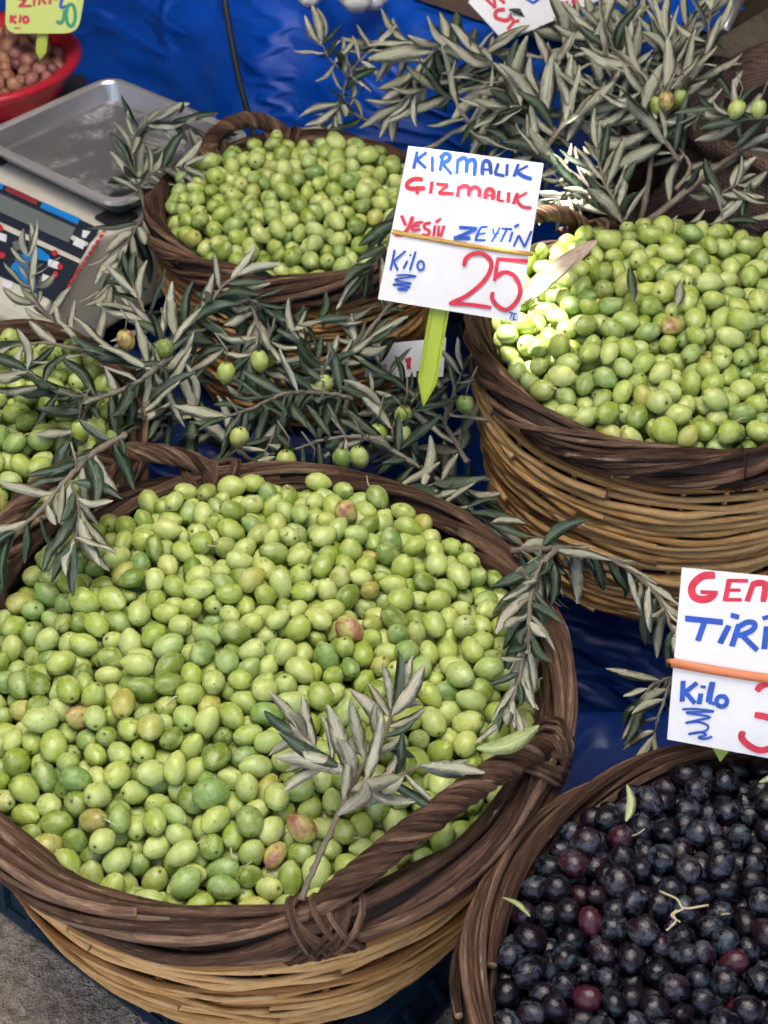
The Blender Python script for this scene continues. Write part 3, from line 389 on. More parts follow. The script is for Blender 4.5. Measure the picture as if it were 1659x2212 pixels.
272,140,-6,14,-16,190,143,218,-217,4,-34,4,224,166,14,-286,-15,10,15,211,176,183,-50,13,-32,-3,194,155,-250,223,26,38,7,206,170,-31,-105,9,12,-12,203,157,-29,-7,39,-41,26,182,151,63,-206,4,-34,16,214,175,-153,97,38,16,25,212,162,-100,363,26,-29,13,213,160,
164,124,37,15,-22,181,143,-160,-11,33,-2,-13,217,175,-23,-68,29,-39,6,203,154,231,42,26,18,29,227,162,-244,-26,12,-29,-29,200,157,167,248,22,27,-9,193,148,-268,-61,17,-32,-12,207,171,-203,120,30,36,-8,202,142,302,4,4,-40,-30,210,167,58,-107,12,31,-9,216,159,
-26,322,37,5,-5,195,162,-301,13,1,0,7,217,170,-238,148,21,-2,-5,215,168,-55,117,55,-9,-13,216,176,281,-39,-2,-16,26,208,154,214,254,9,9,7,223,178,-197,-71,19,26,2,192,173,-39,60,51,32,-7,188,142,-80,235,36,23,19,188,139,-92,-80,18,-11,-21,201,161,
309,-100,5,23,-8,206,153,-262,100,12,-43,26,185,166,318,-64,19,12,5,222,194,-80,112,29,20,-29,209,174,28,160,37,-19,16,210,154,70,-6,37,21,-6,199,152,-142,173,43,29,-2,201,162,169,54,38,10,-14,190,129,265,228,23,26,5,208,145,71,66,25,-18,11,197,149,
-316,169,16,3,-10,229,176,-104,162,45,22,16,206,153,-50,-280,-9,28,17,204,163,143,302,20,-12,-17,191,148,114,-45,34,12,-12,184,140,119,53,26,13,5,208,148,-90,-5,37,37,-21,200,173,161,210,21,41,-16,181,145,-240,-215,0,-25,12,200,150,42,317,10,34,11,197,146,
339,103,17,13,-13,201,157,7,329,26,-38,-25,224,159,50,257,30,-5,-25,218,166,-334,58,10,-2,30,207,163,-203,238,5,-43,-23,179,160,-89,-222,-4,32,24,184,143,106,316,33,28,15,243,178,151,-215,1,13,-7,210,143,102,196,43,-26,7,214,159,-260,68,24,9,-25,204,169,
-251,-116,-6,22,-14,205,161,-189,209,13,-14,-26,212,169,54,210,33,14,11,198,157,254,-37,14,-6,16,185,146,191,5,26,43,-2,204,159,275,-98,15,-40,-1,221,175,-110,-177,7,31,-7,213,166,207,206,8,-25,-13,219,149,-2,197,33,17,1,230,156,-100,292,43,-20,-15,201,160,
113,256,43,-31,-14,209,164,117,-312,-6,22,-22,195,146,-91,134,56,-37,-18,205,181,57,184,50,-41,-12,197,154,87,-257,6,10,2,178,139,272,-65,21,-44,7,212,163,55,-259,3,-29,8,179,148,-236,-57,25,27,8,213,147,-182,261,30,0,-6,226,162,167,25,36,38,-23,199,149,
-8,235,53,14,-1,213,155,114,-75,26,10,11,197,142,205,29,41,-28,29,193,154,-120,21,23,26,10,213,166,-122,-133,28,6,11,205,150,-241,-185,12,28,-20,198,155,-288,76,18,-26,2,182,134,100,115,46,29,28,200,145,286,-19,26,42,1,218,159,11,94,58,11,-25,202,155,
-249,121,30,-7,10,186,136,192,-181,24,26,28,206,149,-146,315,51,-27,1,191,145,28,306,36,-12,-20,194,156,17,-263,11,1,15,179,147,162,280,29,-36,-15,186,145,-271,161,12,35,21,197,159,59,-164,12,11,1,196,155,324,31,22,5,4,217,159,-298,-90,14,20,-10,237,181,
-283,139,33,-3,-3,212,167,118,142,45,15,25,205,159,-306,-22,11,-8,-2,192,148,250,2,32,-19,-10,185,148,-17,-219,22,-2,-13,185,146,107,79,42,5,-5,208,172,158,182,36,-30,1,187,147,-21,264,43,-9,-10,196,155,-164,199,56,26,20,202,142,196,237,37,-16,-25,215,176,
151,-144,26,-41,27,210,154,-4,-47,50,-36,-18,191,145,246,145,36,-42,18,187,141,-84,-54,43,27,13,204,159,277,14,22,-28,-5,192,154,-256,188,24,15,-16,201,153,138,-37,45,-18,7,193,131,185,155,28,40,21,181,140,-96,77,48,29,-23,195,163,124,9,29,35,16,191,151,
6,150,60,-13,-1,219,161,179,-22,28,2,28,183,145,59,74,48,15,-5,187,133,233,235,28,9,6,194,153,37,232,50,-13,13,210,157,-76,268,41,45,27,209,160,54,287,48,27,-8,197,154,79,-135,29,8,13,210,171,-264,-95,18,-45,19,204,156,141,-94,27,-2,11,203,160,
-27,201,51,-35,-14,197,157,279,106,2,-12,24,163,130,-374,10,0,-40,-26,199,148,-187,231,44,-6,17,222,176,-193,-143,18,-23,26,207,148,150,149,40,3,-12,181,151,200,131,42,-1,-6,209,154,278,144,21,36,4,193,144,225,-99,22,41,24,228,178,142,242,45,6,-16,202,167,
80,253,38,16,-17,195,150,-377,-95,-4,3,-6,204,158,-121,196,50,35,2,204,148,157,-50,28,14,9,179,144,-15,-74,57,-5,7,173,140,130,-8,54,-15,30,173,138,234,-152,22,18,-25,183,145,-146,24,45,-36,-10,196,166,-291,107,26,-14,27,229,157,-193,292,31,-11,-18,188,142,
287,-278,-18,14,10,172,148,-207,156,41,-31,-13,213,160,17,273,35,23,13,210,159,-114,-103,36,20,-21,207,150,32,46,56,-36,-3,190,140,208,-34,30,-38,24,219,154,-219,239,31,19,9,207,144,14,217,58,-31,-27,169,132,
 ]),
 'right': (53, [
-77,-331,24,32,21,257,215,-86,-279,50,-15,12,248,222,15,-277,53,-45,12,255,203,94,-75,85,42,4,275,196,-246,-183,35,40,-3,259,204,-37,-340,-72,-12,-29,276,197,94,-329,-82,-39,-8,255,199,63,-291,34,-44,4,245,192,-168,-298,-11,-10,-4,265,195,73,-94,58,-2,-11,273,198,
67,-337,-18,0,22,248,187,21,-340,-11,4,-16,257,209,-280,-195,10,-11,19,272,208,-207,-266,5,-40,-8,260,199,0,178,73,-4,-4,267,210,32,-341,29,10,19,222,188,-246,-113,58,25,-21,258,220,-119,-287,21,-29,-12,234,196,-102,74,67,13,16,269,207,-12,-203,32,-25,-27,246,199,
-172,-280,24,-34,-1,258,190,55,53,82,-42,2,279,208,-51,-299,34,42,-14,241,198,143,10,70,-24,-1,282,220,88,-324,20,-15,6,259,190,-34,40,69,-31,15,270,232,-70,-192,48,8,16,235,189,-38,-341,18,-36,-24,227,177,-143,-79,67,44,19,253,204,4,-2,76,-28,-8,273,204,
-118,229,72,1,-12,267,214,74,-226,37,43,-4,223,200,-130,-319,-2,41,21,237,176,8,-342,-82,-2,-7,257,198,-141,-232,34,13,19,239,176,163,224,59,4,-14,272,215,-192,-141,55,14,-8,259,199,-76,-69,52,3,7,247,184,-235,-244,-46,-19,-15,249,222,-203,-198,28,17,8,245,186,
-170,-205,46,36,8,231,175,-194,-72,69,10,-13,260,193,-265,-210,-69,39,-9,293,218,-264,-211,-25,27,-9,280,224,-63,3,62,-39,8,247,199,58,14,71,44,4,227,190,-337,-55,37,30,-12,249,198,-98,-166,47,7,19,264,195,-304,-38,48,38,7,246,181,-31,-65,64,-40,-1,237,183,
-283,-102,44,-30,-10,244,186,145,111,62,-25,-6,253,200,-118,-323,-44,40,20,240,176,-316,127,-47,11,12,263,199,-256,135,-23,-36,-11,288,215,-92,-269,-55,40,4,243,187,-85,-329,-84,-36,-15,244,175,162,-118,-15,-3,-12,278,211,-327,-100,-64,29,5,256,201,-304,-151,-69,-29,-15,256,185,
-342,-38,-63,-19,-4,237,178,-219,-205,-55,35,4,276,203,-284,-39,-39,42,-13,242,179,-152,-268,-65,37,6,262,180,-101,79,14,41,-8,268,190,-73,-26,13,-3,7,262,186,269,-214,-73,-29,14,245,181,-50,-305,-68,-43,1,224,183,-170,14,2,-15,-1,252,204,-209,-264,-75,-3,16,247,184,
100,-58,8,29,20,243,206,-125,-320,-83,-5,14,243,178,151,-168,-24,-25,-13,256,212,51,-337,-84,-18,-20,220,177,200,-270,-75,28,8,257,194,23,-59,11,3,5,221,183,127,-278,-65,40,14,217,171,-41,-94,3,-30,-11,227,166,316,-100,-58,4,-22,250,204,-181,-117,-20,44,-11,255,195,
309,-143,-66,-31,-4,245,211,51,12,19,15,-4,260,199,-24,-52,14,26,5,264,202,329,-36,-58,29,14,215,163,-342,4,-51,-44,30,252,206,237,-247,-76,8,7,250,193,34,-102,7,-42,-13,267,213,89,-282,-61,-28,-15,229,177,-338,49,-53,-20,7,262,196,116,-110,-6,5,3,220,184,
136,-312,-82,-6,-10,235,183,-269,-171,-60,-8,16,249,183,-334,-27,-29,-43,8,261,180,-160,47,26,42,23,249,206,-201,-265,-34,-33,4,291,203,-139,-248,-37,-2,-14,250,193,-201,-192,-23,29,10,240,186,292,-181,-62,-24,-28,245,185,-43,-29,45,19,-9,282,205,-275,-6,-29,38,-26,230,191,
-217,179,13,-34,7,238,192,114,-305,-47,-35,-25,248,182,-315,-124,-34,43,17,265,193,-340,37,-14,20,13,269,203,-274,-142,-38,37,-19,226,195,138,-76,-2,-35,15,233,188,-179,-293,-82,-6,6,235,184,-96,-262,-12,27,30,233,205,196,3,-8,28,19,200,166,-113,233,23,-17,10,266,198,
-122,-167,8,-22,11,236,211,-295,113,-13,25,-18,242,207,-147,-306,-59,9,6,222,182,-296,158,-20,-44,10,286,209,-312,-63,-54,-42,-16,208,175,-99,-301,-68,35,-20,227,167,-107,-224,-7,-31,1,238,193,234,-214,-59,35,-19,234,182,-182,-155,-4,-11,18,259,196,-119,53,30,-5,20,230,178,
169,-293,-77,-10,-15,250,199,-48,33,31,-1,7,251,180,70,-317,-55,-9,20,239,200,-62,-65,14,-25,23,253,194,16,-308,-64,5,-22,230,201,303,-127,-29,-1,16,240,195,-50,108,25,45,-23,268,205,-240,-13,13,3,17,249,200,-5,-89,4,15,9,214,161,168,208,20,-19,-1,246,184,
84,-296,-23,-30,15,268,202,-238,-242,-5,4,-10,236,184,283,118,6,-21,-9,260,206,212,-269,-33,-28,-29,245,195,-206,14,20,17,-20,256,179,162,-198,2,-37,-1,272,208,-247,200,17,-43,-29,251,197,299,-165,-19,-27,-19,226,202,-23,-253,-24,-34,5,244,185,41,-216,10,8,1,259,223,
222,-232,-23,-5,29,236,207,-316,-87,-30,-3,-6,256,180,154,-281,-41,5,-2,262,177,-281,195,-9,-30,19,262,199,172,251,12,-1,-25,270,207,301,-40,-3,-30,-17,291,220,-265,60,10,-29,12,258,215,260,-166,-20,-30,1,227,189,-240,-173,-28,27,-7,273,205,-83,-298,0,-3,-21,242,203,
323,-97,-19,-6,5,248,176,171,-83,11,-30,-11,246,170,-178,-291,-45,-37,13,217,175,-79,-94,1,35,-13,225,171,136,139,33,-29,2,247,205,202,275,23,39,22,298,201,-310,-55,-16,-3,-4,240,190,-105,-47,23,36,-2,272,201,-136,-257,4,-31,21,246,188,294,78,1,-45,4,226,173,
-21,-123,18,-5,-15,281,208,-320,129,12,-35,-28,222,170,35,-339,-51,10,11,238,185,243,7,14,5,-10,212,171,-10,52,27,-45,29,253,198,101,-137,15,-21,8,193,161,194,88,25,26,-4,254,173,-301,52,-10,28,5,285,202,-71,136,40,-37,-3,232,178,320,112,-5,18,2,254,193,
-220,-120,5,26,-8,239,176,-253,138,21,-3,-4,273,224,45,-299,-31,-28,-14,245,178,107,219,19,-12,-28,227,203,108,-326,-17,-37,-19,249,185,-12,10,41,-30,13,258,207,178,164,27,-9,-12,251,199,303,2,-14,-30,8,215,179,-296,-174,-37,-12,12,242,181,-71,-331,-48,29,-2,250,179,
264,-215,-31,-41,20,257,202,-6,-339,-47,31,1,245,177,142,81,34,13,-12,245,186,-126,-286,-27,2,-27,295,217,-144,-213,-3,18,-2,271,200,279,196,-4,39,13,259,193,-78,-198,9,36,3,248,194,-219,-167,5,-24,16,256,194,141,-143,18,-1,12,252,208,-314,2,-19,42,5,231,179,
59,266,22,18,-5,257,193,22,-135,25,-4,-9,221,187,89,-198,4,10,-15,231,193,179,-13,17,-22,0,227,171,-3,-72,39,-33,7,246,180,-151,142,38,-42,-6,257,198,-30,157,48,-16,-5,265,222,-79,9,26,-4,-13,239,183,275,-111,-3,22,7,263,226,338,-35,-20,36,-21,247,203,
178,-252,-25,37,-19,216,187,-85,99,43,33,12,248,183,-268,-43,-1,-2,8,252,197,67,-11,45,21,-6,225,171,129,-63,31,21,-5,228,173,-16,231,38,-8,-12,243,191,333,69,-9,-28,2,241,197,56,87,52,-17,3,267,235,-20,-300,-44,-43,29,242,181,-184,204,28,-5,-20,246,214,
-73,211,20,-14,1,243,203,145,-311,-18,-18,-30,237,191,-61,337,31,-30,25,246,176,139,192,40,42,-18,275,207,237,242,22,-4,7,276,201,283,-192,1,4,24,247,186,200,222,16,22,21,254,182,-254,-143,-2,-30,5,268,201,142,-103,22,18,21,213,168,135,246,38,9,25,237,199,
182,-288,-12,35,28,281,198,208,-262,8,3,-8,260,179,227,102,24,-32,-12,207,171,89,23,49,-23,-23,243,179,37,-33,38,-21,-3,231,196,-202,-26,39,-44,-24,256,201,-18,86,38,1,-16,232,165,-59,-334,-14,-18,-6,236,185,200,-105,2,35,-19,259,196,-298,-156,-2,7,-26,261,193,
-198,279,34,11,1,249,196,85,188,40,-38,19,245,200,-175,2,37,29,2,248,180,338,-10,12,-5,18,251,203,219,258,54,16,0,273,203,270,208,34,-7,0,253,192,81,305,43,-30,-19,266,195,304,42,1,28,20,232,170,-248,171,41,43,8,230,179,-276,-13,31,-21,1,265,207,
103,-23,32,-41,3,255,191,25,172,40,-32,-6,243,190,-53,246,34,-25,2,253,178,-22,-334,-14,-18,4,238,188,220,-22,14,-10,10,248,185,314,136,26,-9,-4,234,178,-299,158,20,-9,-8,243,186,81,240,43,-33,27,245,190,238,42,16,-3,-1,240,180,-294,85,20,4,20,233,185,
-251,23,35,39,1,286,212,321,-118,12,-25,-17,284,204,334,-69,-42,39,27,265,193,-174,99,33,23,0,281,221,-136,21,46,41,12,243,214,62,-274,-1,-41,-30,216,178,-176,-195,0,-31,18,237,171,192,46,29,2,1,255,188,180,-158,9,8,30,258,199,-27,341,38,14,-24,229,192,
-141,219,43,25,1,251,181,-238,-204,3,31,0,239,182,67,337,21,-15,27,222,171,123,-256,15,-19,16,216,184,169,121,31,-29,9,251,180,100,111,36,4,1,216,164,86,-238,2,-38,1,264,202,-65,286,41,-29,3,214,192,-289,-108,-10,30,14,242,191,56,41,46,-37,-5,233,184,
28,-177,8,-41,-11,241,189,-40,-292,-3,24,-3,266,201,269,-16,4,-31,4,249,192,-320,-124,7,-22,-18,228,183,188,-221,-9,-36,4,209,163,-304,17,13,-10,-7,245,194,-186,164,30,33,27,259,196,135,286,18,32,26,227,181,-81,175,39,-34,-8,235,187,64,-72,25,43,-11,255,200,
-83,-158,9,-1,29,256,195,-58,110,67,-23,9,239,195,343,-5,-46,34,24,221,175,-139,269,21,-38,-18,245,192,123,25,39,-29,-6,204,177,51,-312,5,17,-14,235,189,-332,-80,6,28,-4,257,200,-175,244,32,-45,14,260,210,339,26,-18,-34,26,283,211,-129,320,31,4,10,212,160,
-4,-278,-5,18,-2,231,180,-109,141,52,-24,-14,248,198,331,86,25,20,-5,253,183,23,251,40,-42,-22,266,221,-217,237,39,-29,-11,243,174,-148,-105,9,37,-16,258,187,-342,-26,7,21,2,227,185,133,317,39,-8,14,239,177,-329,92,-2,24,-7,241,185,-185,-125,18,-36,10,242,181,
241,-198,0,-34,-12,251,195,-2,-225,-4,-7,14,219,190,144,-239,-12,-20,2,257,186,-344,15,15,27,25,231,167,332,-71,7,27,-15,250,209,-96,-98,32,-6,12,236,194,292,91,36,1,10,248,205,-281,194,37,16,19,260,202,-61,70,56,-39,-1,243,184,-105,-244,31,-7,-27,250,200,
292,173,33,11,-21,243,186,-169,-259,-10,-15,-29,216,177,253,-152,10,8,-3,223,162,-39,-212,3,-13,-27,223,175,-80,-30,46,17,-4,225,160,-124,106,34,35,-7,222,176,130,-279,-13,-28,-16,201,153,-256,103,1,-41,3,229,185,238,-89,8,33,-19,263,211,-305,-28,9,-28,16,259,192,
-95,-328,-16,-27,25,240,174,11,-102,34,10,8,210,155,70,-159,17,29,21,232,181,12,-306,-22,-39,-22,235,167,248,-236,8,11,-10,259,184,164,-49,32,-43,-28,241,184,-190,-62,30,0,0,251,198,-105,266,49,-38,-1,252,218,-85,36,52,41,2,232,192,-238,69,34,37,23,213,162,
-146,-71,29,10,1,245,183,-66,159,71,-28,7,253,195,198,200,47,-30,-14,261,212,-204,-225,-1,-19,4,224,164,92,-265,32,-6,14,226,178,107,-100,28,28,-9,267,196,-113,-205,30,-5,28,263,194,23,-290,17,11,-10,243,195,-116,-46,61,38,-4,272,213,-170,218,61,26,2,218,168,
-187,69,61,-36,-22,246,184,279,135,43,-13,11,247,186,-186,134,61,-12,5,259,204,202,-62,11,-14,-15,232,164,107,-293,9,37,6,246,190,-257,-63,31,-18,-12,251,190,-257,-106,16,-7,12,245,188,254,-23,38,-12,1,252,189,-33,305,40,-33,30,253,172,176,-122,23,34,-12,226,176,
-162,-42,52,-17,10,242,202,216,-146,23,32,-10,260,192,-45,-178,22,-7,20,252,198,18,50,56,-31,10,270,211,175,75,54,30,0,263,193,-6,193,39,-39,-8,251,176,103,-6,66,-6,-13,230,184,-75,222,57,36,-18,239,192,276,53,28,30,-11,265,200,-29,-248,13,12,13,240,191,
167,146,58,-8,3,231,183,168,-188,42,-21,-9,242,213,-175,-231,18,14,6,230,171,233,70,41,44,0,264,196,205,-187,10,-26,-8,247,185,-205,131,24,-3,-23,262,193,-143,74,52,-28,22,259,211,45,-254,27,11,-9,226,193,-150,-142,24,-1,28,259,199,-159,284,49,15,4,264,192,
27,9,48,30,-11,220,177,57,-122,36,-4,-21,240,194,-240,-16,50,34,-4,236,178,-153,179,39,-43,27,239,190,64,-49,64,14,18,287,204,76,126,59,8,-18,246,180,48,286,52,27,-11,244,188,-290,121,30,-12,-29,235,175,58,-191,39,13,-5,245,166,98,-62,49,-16,9,229,189,
52,207,54,8,-10,247,194,-231,-146,36,-10,16,256,206,207,9,31,38,-16,243,186,151,-17,38,-45,-17,251,178,-297,-70,24,-33,14,275,205,-221,-91,29,-14,15,262,199,114,222,59,-16,-1,245,186,-40,-91,41,21,-23,220,181,95,-178,34,-26,9,223,164,267,-62,9,-16,-18,231,194,
-65,-266,17,-32,-28,232,174,172,-241,20,-44,-8,269,201,-6,-32,42,32,21,224,165,-160,-178,25,38,15,237,183,104,60,49,44,-7,253,195,112,281,55,6,-7,251,201,35,131,54,39,8,244,184,-221,46,52,24,10,226,170,255,104,45,21,-13,234,171,-226,-58,53,-27,10,231,198,
-143,113,66,2,24,258,198,253,-124,30,3,9,252,184,98,93,65,8,-6,231,184,45,-159,47,-14,27,220,178,297,-82,28,15,-1,250,217,212,-90,39,34,-12,264,201,-182,-98,43,26,-29,237,187,-140,-11,70,-42,-6,234,191,-218,95,23,35,4,217,184,-123,-137,61,32,19,228,181,
164,17,36,44,1,218,180,-211,105,57,-11,7,256,189,134,-40,57,37,-10,238,175,-210,8,60,-42,4,239,196,-6,-165,23,14,17,255,181,161,282,42,-28,-4,248,181,-135,-180,51,-15,-8,208,179,-282,-133,21,29,-22,219,169,266,-177,32,-39,-6,231,195,-8,-318,16,-10,6,245,187,
15,-47,67,20,8,241,200,122,-212,14,-20,-4,239,183,33,-74,46,33,-27,216,164,228,-190,38,28,19,239,182,-216,191,53,-13,12,276,204,15,98,54,-18,15,262,181,235,-58,34,-1,15,245,189,128,-177,47,17,-17,272,203,2,299,57,22,17,273,229,150,-292,21,-9,2,254,207,
207,105,55,35,-3,270,193,238,141,42,24,-21,238,185,214,-226,18,-31,-19,225,183,-107,199,50,5,-15,239,177,56,165,65,-18,-10,260,215,-25,264,60,43,-6,258,198,-56,-230,35,31,-9,258,204,175,-96,44,-26,17,222,155,300,9,25,8,-11,284,212,-40,205,49,-43,-19,248,173,
-17,118,61,-34,-7,256,184,205,157,54,28,6,219,193,53,251,74,41,4,238,188,224,36,51,-8,-17,256,182,-10,77,74,-11,7,254,189,-158,-150,62,17,14,236,172,169,-145,51,-9,3,240,191,295,-151,18,-6,10,232,196,-180,33,59,38,-20,234,169,200,-37,40,41,-7,218,173,
-106,-7,50,-31,-18,268,187,-182,-13,72,-2,-19,211,167,262,15,47,28,-26,249,200,34,327,41,-33,-4,256,199,7,-254,23,20,-1,239,177,-6,-134,51,-30,-1,239,174,-254,229,41,34,-27,249,185,109,-212,45,38,-17,202,163,147,-83,57,19,0,233,191,7,-98,66,-13,0,231,169,
-328,-7,37,0,-21,246,192,-55,-142,32,39,7,232,172,-149,-111,49,2,26,223,173,202,-126,53,-12,8,221,186,113,137,65,21,-3,250,195,236,188,39,25,18,249,191,8,222,67,-6,-12,264,204,83,211,72,27,9,223,167,20,-184,44,35,14,238,188,151,48,49,-45,21,224,169,
135,-242,46,-44,3,268,194,21,-222,45,-43,-20,231,176,87,-143,46,-26,11,232,174,-259,101,38,-15,-16,229,186,
 ]),
 'mid': (0, [
-28,-222,-56,22,17,233,178,-226,-110,-58,-21,-7,227,173,-194,-107,-45,-11,-13,236,174,-274,-52,-65,27,-4,231,175,85,-264,-80,-35,-20,220,179,-179,-174,-62,2,21,220,166,83,-228,-62,-3,-11,256,196,26,-20,0,-37,4,243,189,48,-270,-80,-27,-17,232,183,-30,-273,-78,-42,-10,277,199,
-70,-264,-77,19,-7,222,172,-186,-206,-76,-8,-4,211,179,218,-170,-72,-39,1,202,187,164,-128,-44,41,21,208,155,-89,-225,-56,-12,27,244,206,52,44,4,-17,4,222,203,259,-95,-64,-30,5,247,206,275,-48,-67,18,5,201,159,-217,-174,-74,-11,0,217,173,-123,-212,-64,15,23,203,168,
-112,-253,-79,41,4,221,182,192,-203,-77,-32,1,223,166,213,-70,-41,11,-8,284,208,-274,0,-50,-5,-26,259,203,267,57,-52,-1,-16,236,195,155,-227,-73,-33,14,223,208,-50,-274,-46,45,-2,226,177,-89,-263,-43,-44,-28,248,184,0,-245,-62,-25,-29,225,182,276,-19,-38,-21,-7,249,188,
-139,-209,-35,-10,16,199,152,-225,-90,-22,8,19,245,201,-213,-56,-37,-3,-28,221,187,-97,3,-4,-20,3,222,193,141,-102,-25,-38,21,265,203,-121,-169,-14,-35,7,262,192,69,-269,-47,-39,-1,235,179,-258,-102,-68,-20,-10,221,180,128,6,-12,-39,10,218,171,264,-63,-37,5,7,249,197,
122,-209,-59,7,-16,217,191,-203,-146,-52,21,-25,247,219,-52,-240,-33,-42,-6,255,190,63,-240,-27,-40,-2,250,189,-121,-246,-42,-23,16,233,184,-241,-142,-73,-12,-15,204,160,279,22,-56,-17,-27,228,165,190,-152,-57,-30,1,248,185,201,-188,-43,3,8,234,183,-55,-158,-26,-31,-18,221,188,
-154,-198,-65,-16,9,200,152,-200,-185,-33,-34,7,233,184,89,-205,-30,-5,2,269,205,166,-49,3,-33,19,238,181,-90,260,-7,-29,-5,228,167,91,-103,-14,42,-17,278,212,174,-216,-37,42,30,247,186,13,-275,-79,-28,12,215,164,4,-54,-5,37,7,231,178,239,-136,-64,-34,-25,243,201,
122,-249,-80,43,-6,219,164,-152,-233,-71,43,-28,228,178,-68,243,12,45,21,245,187,110,-183,-9,17,-19,205,165,-75,-55,14,40,-17,204,171,-188,150,4,44,10,236,166,143,-149,-9,-14,-13,228,201,195,-139,-21,-1,12,252,197,159,115,23,41,2,230,197,-10,-274,-44,-18,-10,214,163,
93,42,23,30,3,214,161,22,45,23,-19,-1,231,166,-24,-53,24,31,2,258,197,140,-84,12,29,-13,242,197,-194,30,3,-22,-2,216,188,-146,105,9,15,25,214,165,-267,-84,-40,27,-11,208,154,139,-236,-38,20,5,229,186,31,251,3,-20,-5,211,167,276,10,-8,21,-14,264,199,
-278,11,1,-26,-23,254,179,105,-250,-36,-16,-11,254,188,180,-83,-6,4,-15,253,200,40,-118,9,9,-7,248,182,-242,-127,-32,-40,-8,227,176,-32,54,27,32,11,238,177,-191,-49,-4,-20,6,220,174,18,-243,-23,-3,18,211,189,-84,-158,1,32,11,241,188,126,142,17,-16,-9,208,161,
-95,120,9,17,17,216,159,25,-148,-4,42,13,205,162,-240,67,-10,-24,-7,221,182,111,214,8,33,8,242,194,-12,151,22,-14,-6,251,187,-18,-150,7,-42,-17,214,168,-186,-180,2,-36,-3,250,196,-192,-95,2,-42,20,213,186,-9,241,4,29,-13,224,169,-31,-212,-12,-38,5,231,171,
-17,1,34,43,4,230,192,197,70,0,45,9,191,146,-230,100,15,1,12,259,206,-188,-140,-15,21,-16,231,193,-152,-145,-7,19,-2,215,194,105,-144,7,32,-3,227,193,236,-28,-9,23,-12,238,196,-66,15,12,5,-28,223,183,198,103,1,42,1,245,185,78,-98,21,15,7,235,181,
-131,243,-7,-26,-3,221,169,-12,197,17,-31,-2,256,202,203,-176,-9,38,-5,229,182,213,178,17,-15,10,217,184,26,-273,-45,34,-13,239,194,-94,-236,-16,-2,1,242,179,-174,-216,-43,-10,3,242,186,-107,-206,-28,20,26,196,160,-276,-28,-22,-27,-24,236,178,251,-113,-27,16,2,240,205,
-135,10,14,-37,0,213,186,-142,-107,9,-24,5,247,177,37,-211,-17,-5,-5,221,191,142,79,27,-4,-5,239,217,140,-195,-28,35,-9,222,195,-20,-253,-11,5,-15,226,194,-71,87,32,-11,-6,238,202,48,154,22,-15,-1,231,171,273,-38,-6,-40,-22,216,183,234,-72,-9,15,-13,232,188,
139,-27,13,18,-17,223,182,100,82,26,-27,9,226,181,37,94,28,38,19,228,188,31,208,20,3,-18,233,192,-159,224,13,28,-29,238,209,13,-159,27,18,10,218,176,262,79,-21,5,-9,220,181,-165,185,24,-35,-26,245,199,-1,80,31,-32,-11,220,193,12,-95,16,26,-18,198,178,
-69,207,12,-29,19,191,170,105,-62,15,30,-15,215,186,160,226,17,4,-2,198,162,-229,148,22,41,1,233,190,71,119,30,1,-5,243,190,44,-86,32,-14,30,248,191,6,-34,30,34,-5,215,176,-174,-131,19,-24,16,251,197,122,-219,-6,21,19,228,189,-258,-105,-10,6,29,193,176,
171,-193,-2,-36,-30,207,177,-171,-10,15,36,25,231,199,235,148,12,-21,19,231,164,140,-183,12,-26,-11,227,187,-277,-26,15,26,-3,228,172,21,133,41,22,-5,246,211,151,164,33,19,21,217,171,-38,272,3,44,-16,231,209,266,-78,7,17,-13,250,186,-163,35,23,22,-13,244,187,
-54,-17,28,-39,30,234,197,262,45,-16,42,27,198,153,-100,147,40,-23,9,264,211,216,-107,-15,23,-20,227,178,125,247,23,-4,-4,244,187,-270,53,9,10,18,236,193,-263,88,31,-35,-14,222,168,64,-147,13,-42,-12,249,194,0,-250,22,-27,24,240,188,-56,-273,-13,41,-10,235,170,
257,-21,21,-30,8,220,177,51,6,16,-8,25,204,174,-144,-237,-16,-3,23,236,174,2,276,0,24,-29,240,189,-260,-62,-11,-42,17,266,222,-115,-131,1,-37,-26,235,178,213,41,10,44,-12,214,167,-227,-160,-23,26,-3,215,168,118,115,38,-10,-3,223,192,-113,253,22,14,-13,231,181,
-63,126,32,-9,14,242,186,156,-230,-4,-17,-26,212,169,-227,21,34,4,-18,235,176,205,-54,3,35,-24,240,184,-4,-181,-2,16,12,212,171,123,48,43,-42,-1,222,181,-68,-201,-14,-24,-6,256,192,133,-124,24,-40,22,226,197,-127,-208,4,-1,16,240,211,271,68,9,24,3,219,160,
-160,-196,24,-32,12,253,183,68,-197,3,27,-16,247,184,53,-273,-13,1,2,226,180,-224,60,24,-28,19,234,196,-53,-141,11,21,2,230,184,185,156,28,-20,20,223,190,14,174,31,-42,28,250,182,-108,-80,6,44,1,238,192,-72,44,34,19,-16,232,169,91,-29,28,-21,24,220,185,
-163,-72,8,-30,21,214,196,211,120,35,7,-20,243,226,-117,96,25,-6,-24,233,178,-171,-214,-5,-40,17,235,190,73,-240,9,-18,15,203,178,-251,0,20,-29,17,212,161,228,1,18,-7,-20,221,175,211,-90,22,-28,-27,235,202,-155,74,23,-8,29,226,181,-200,195,11,-35,0,208,167,
174,-18,19,33,-13,196,170,-237,-89,20,28,-7,255,215,11,-276,-7,37,24,224,190,240,100,4,19,26,237,188,169,-120,-1,-45,-17,215,182,-95,41,-1,11,-28,206,165,-229,-129,4,-43,12,282,206,229,-156,-33,16,23,252,180,-4,34,48,-3,2,223,200,-59,-240,4,-27,0,227,183,
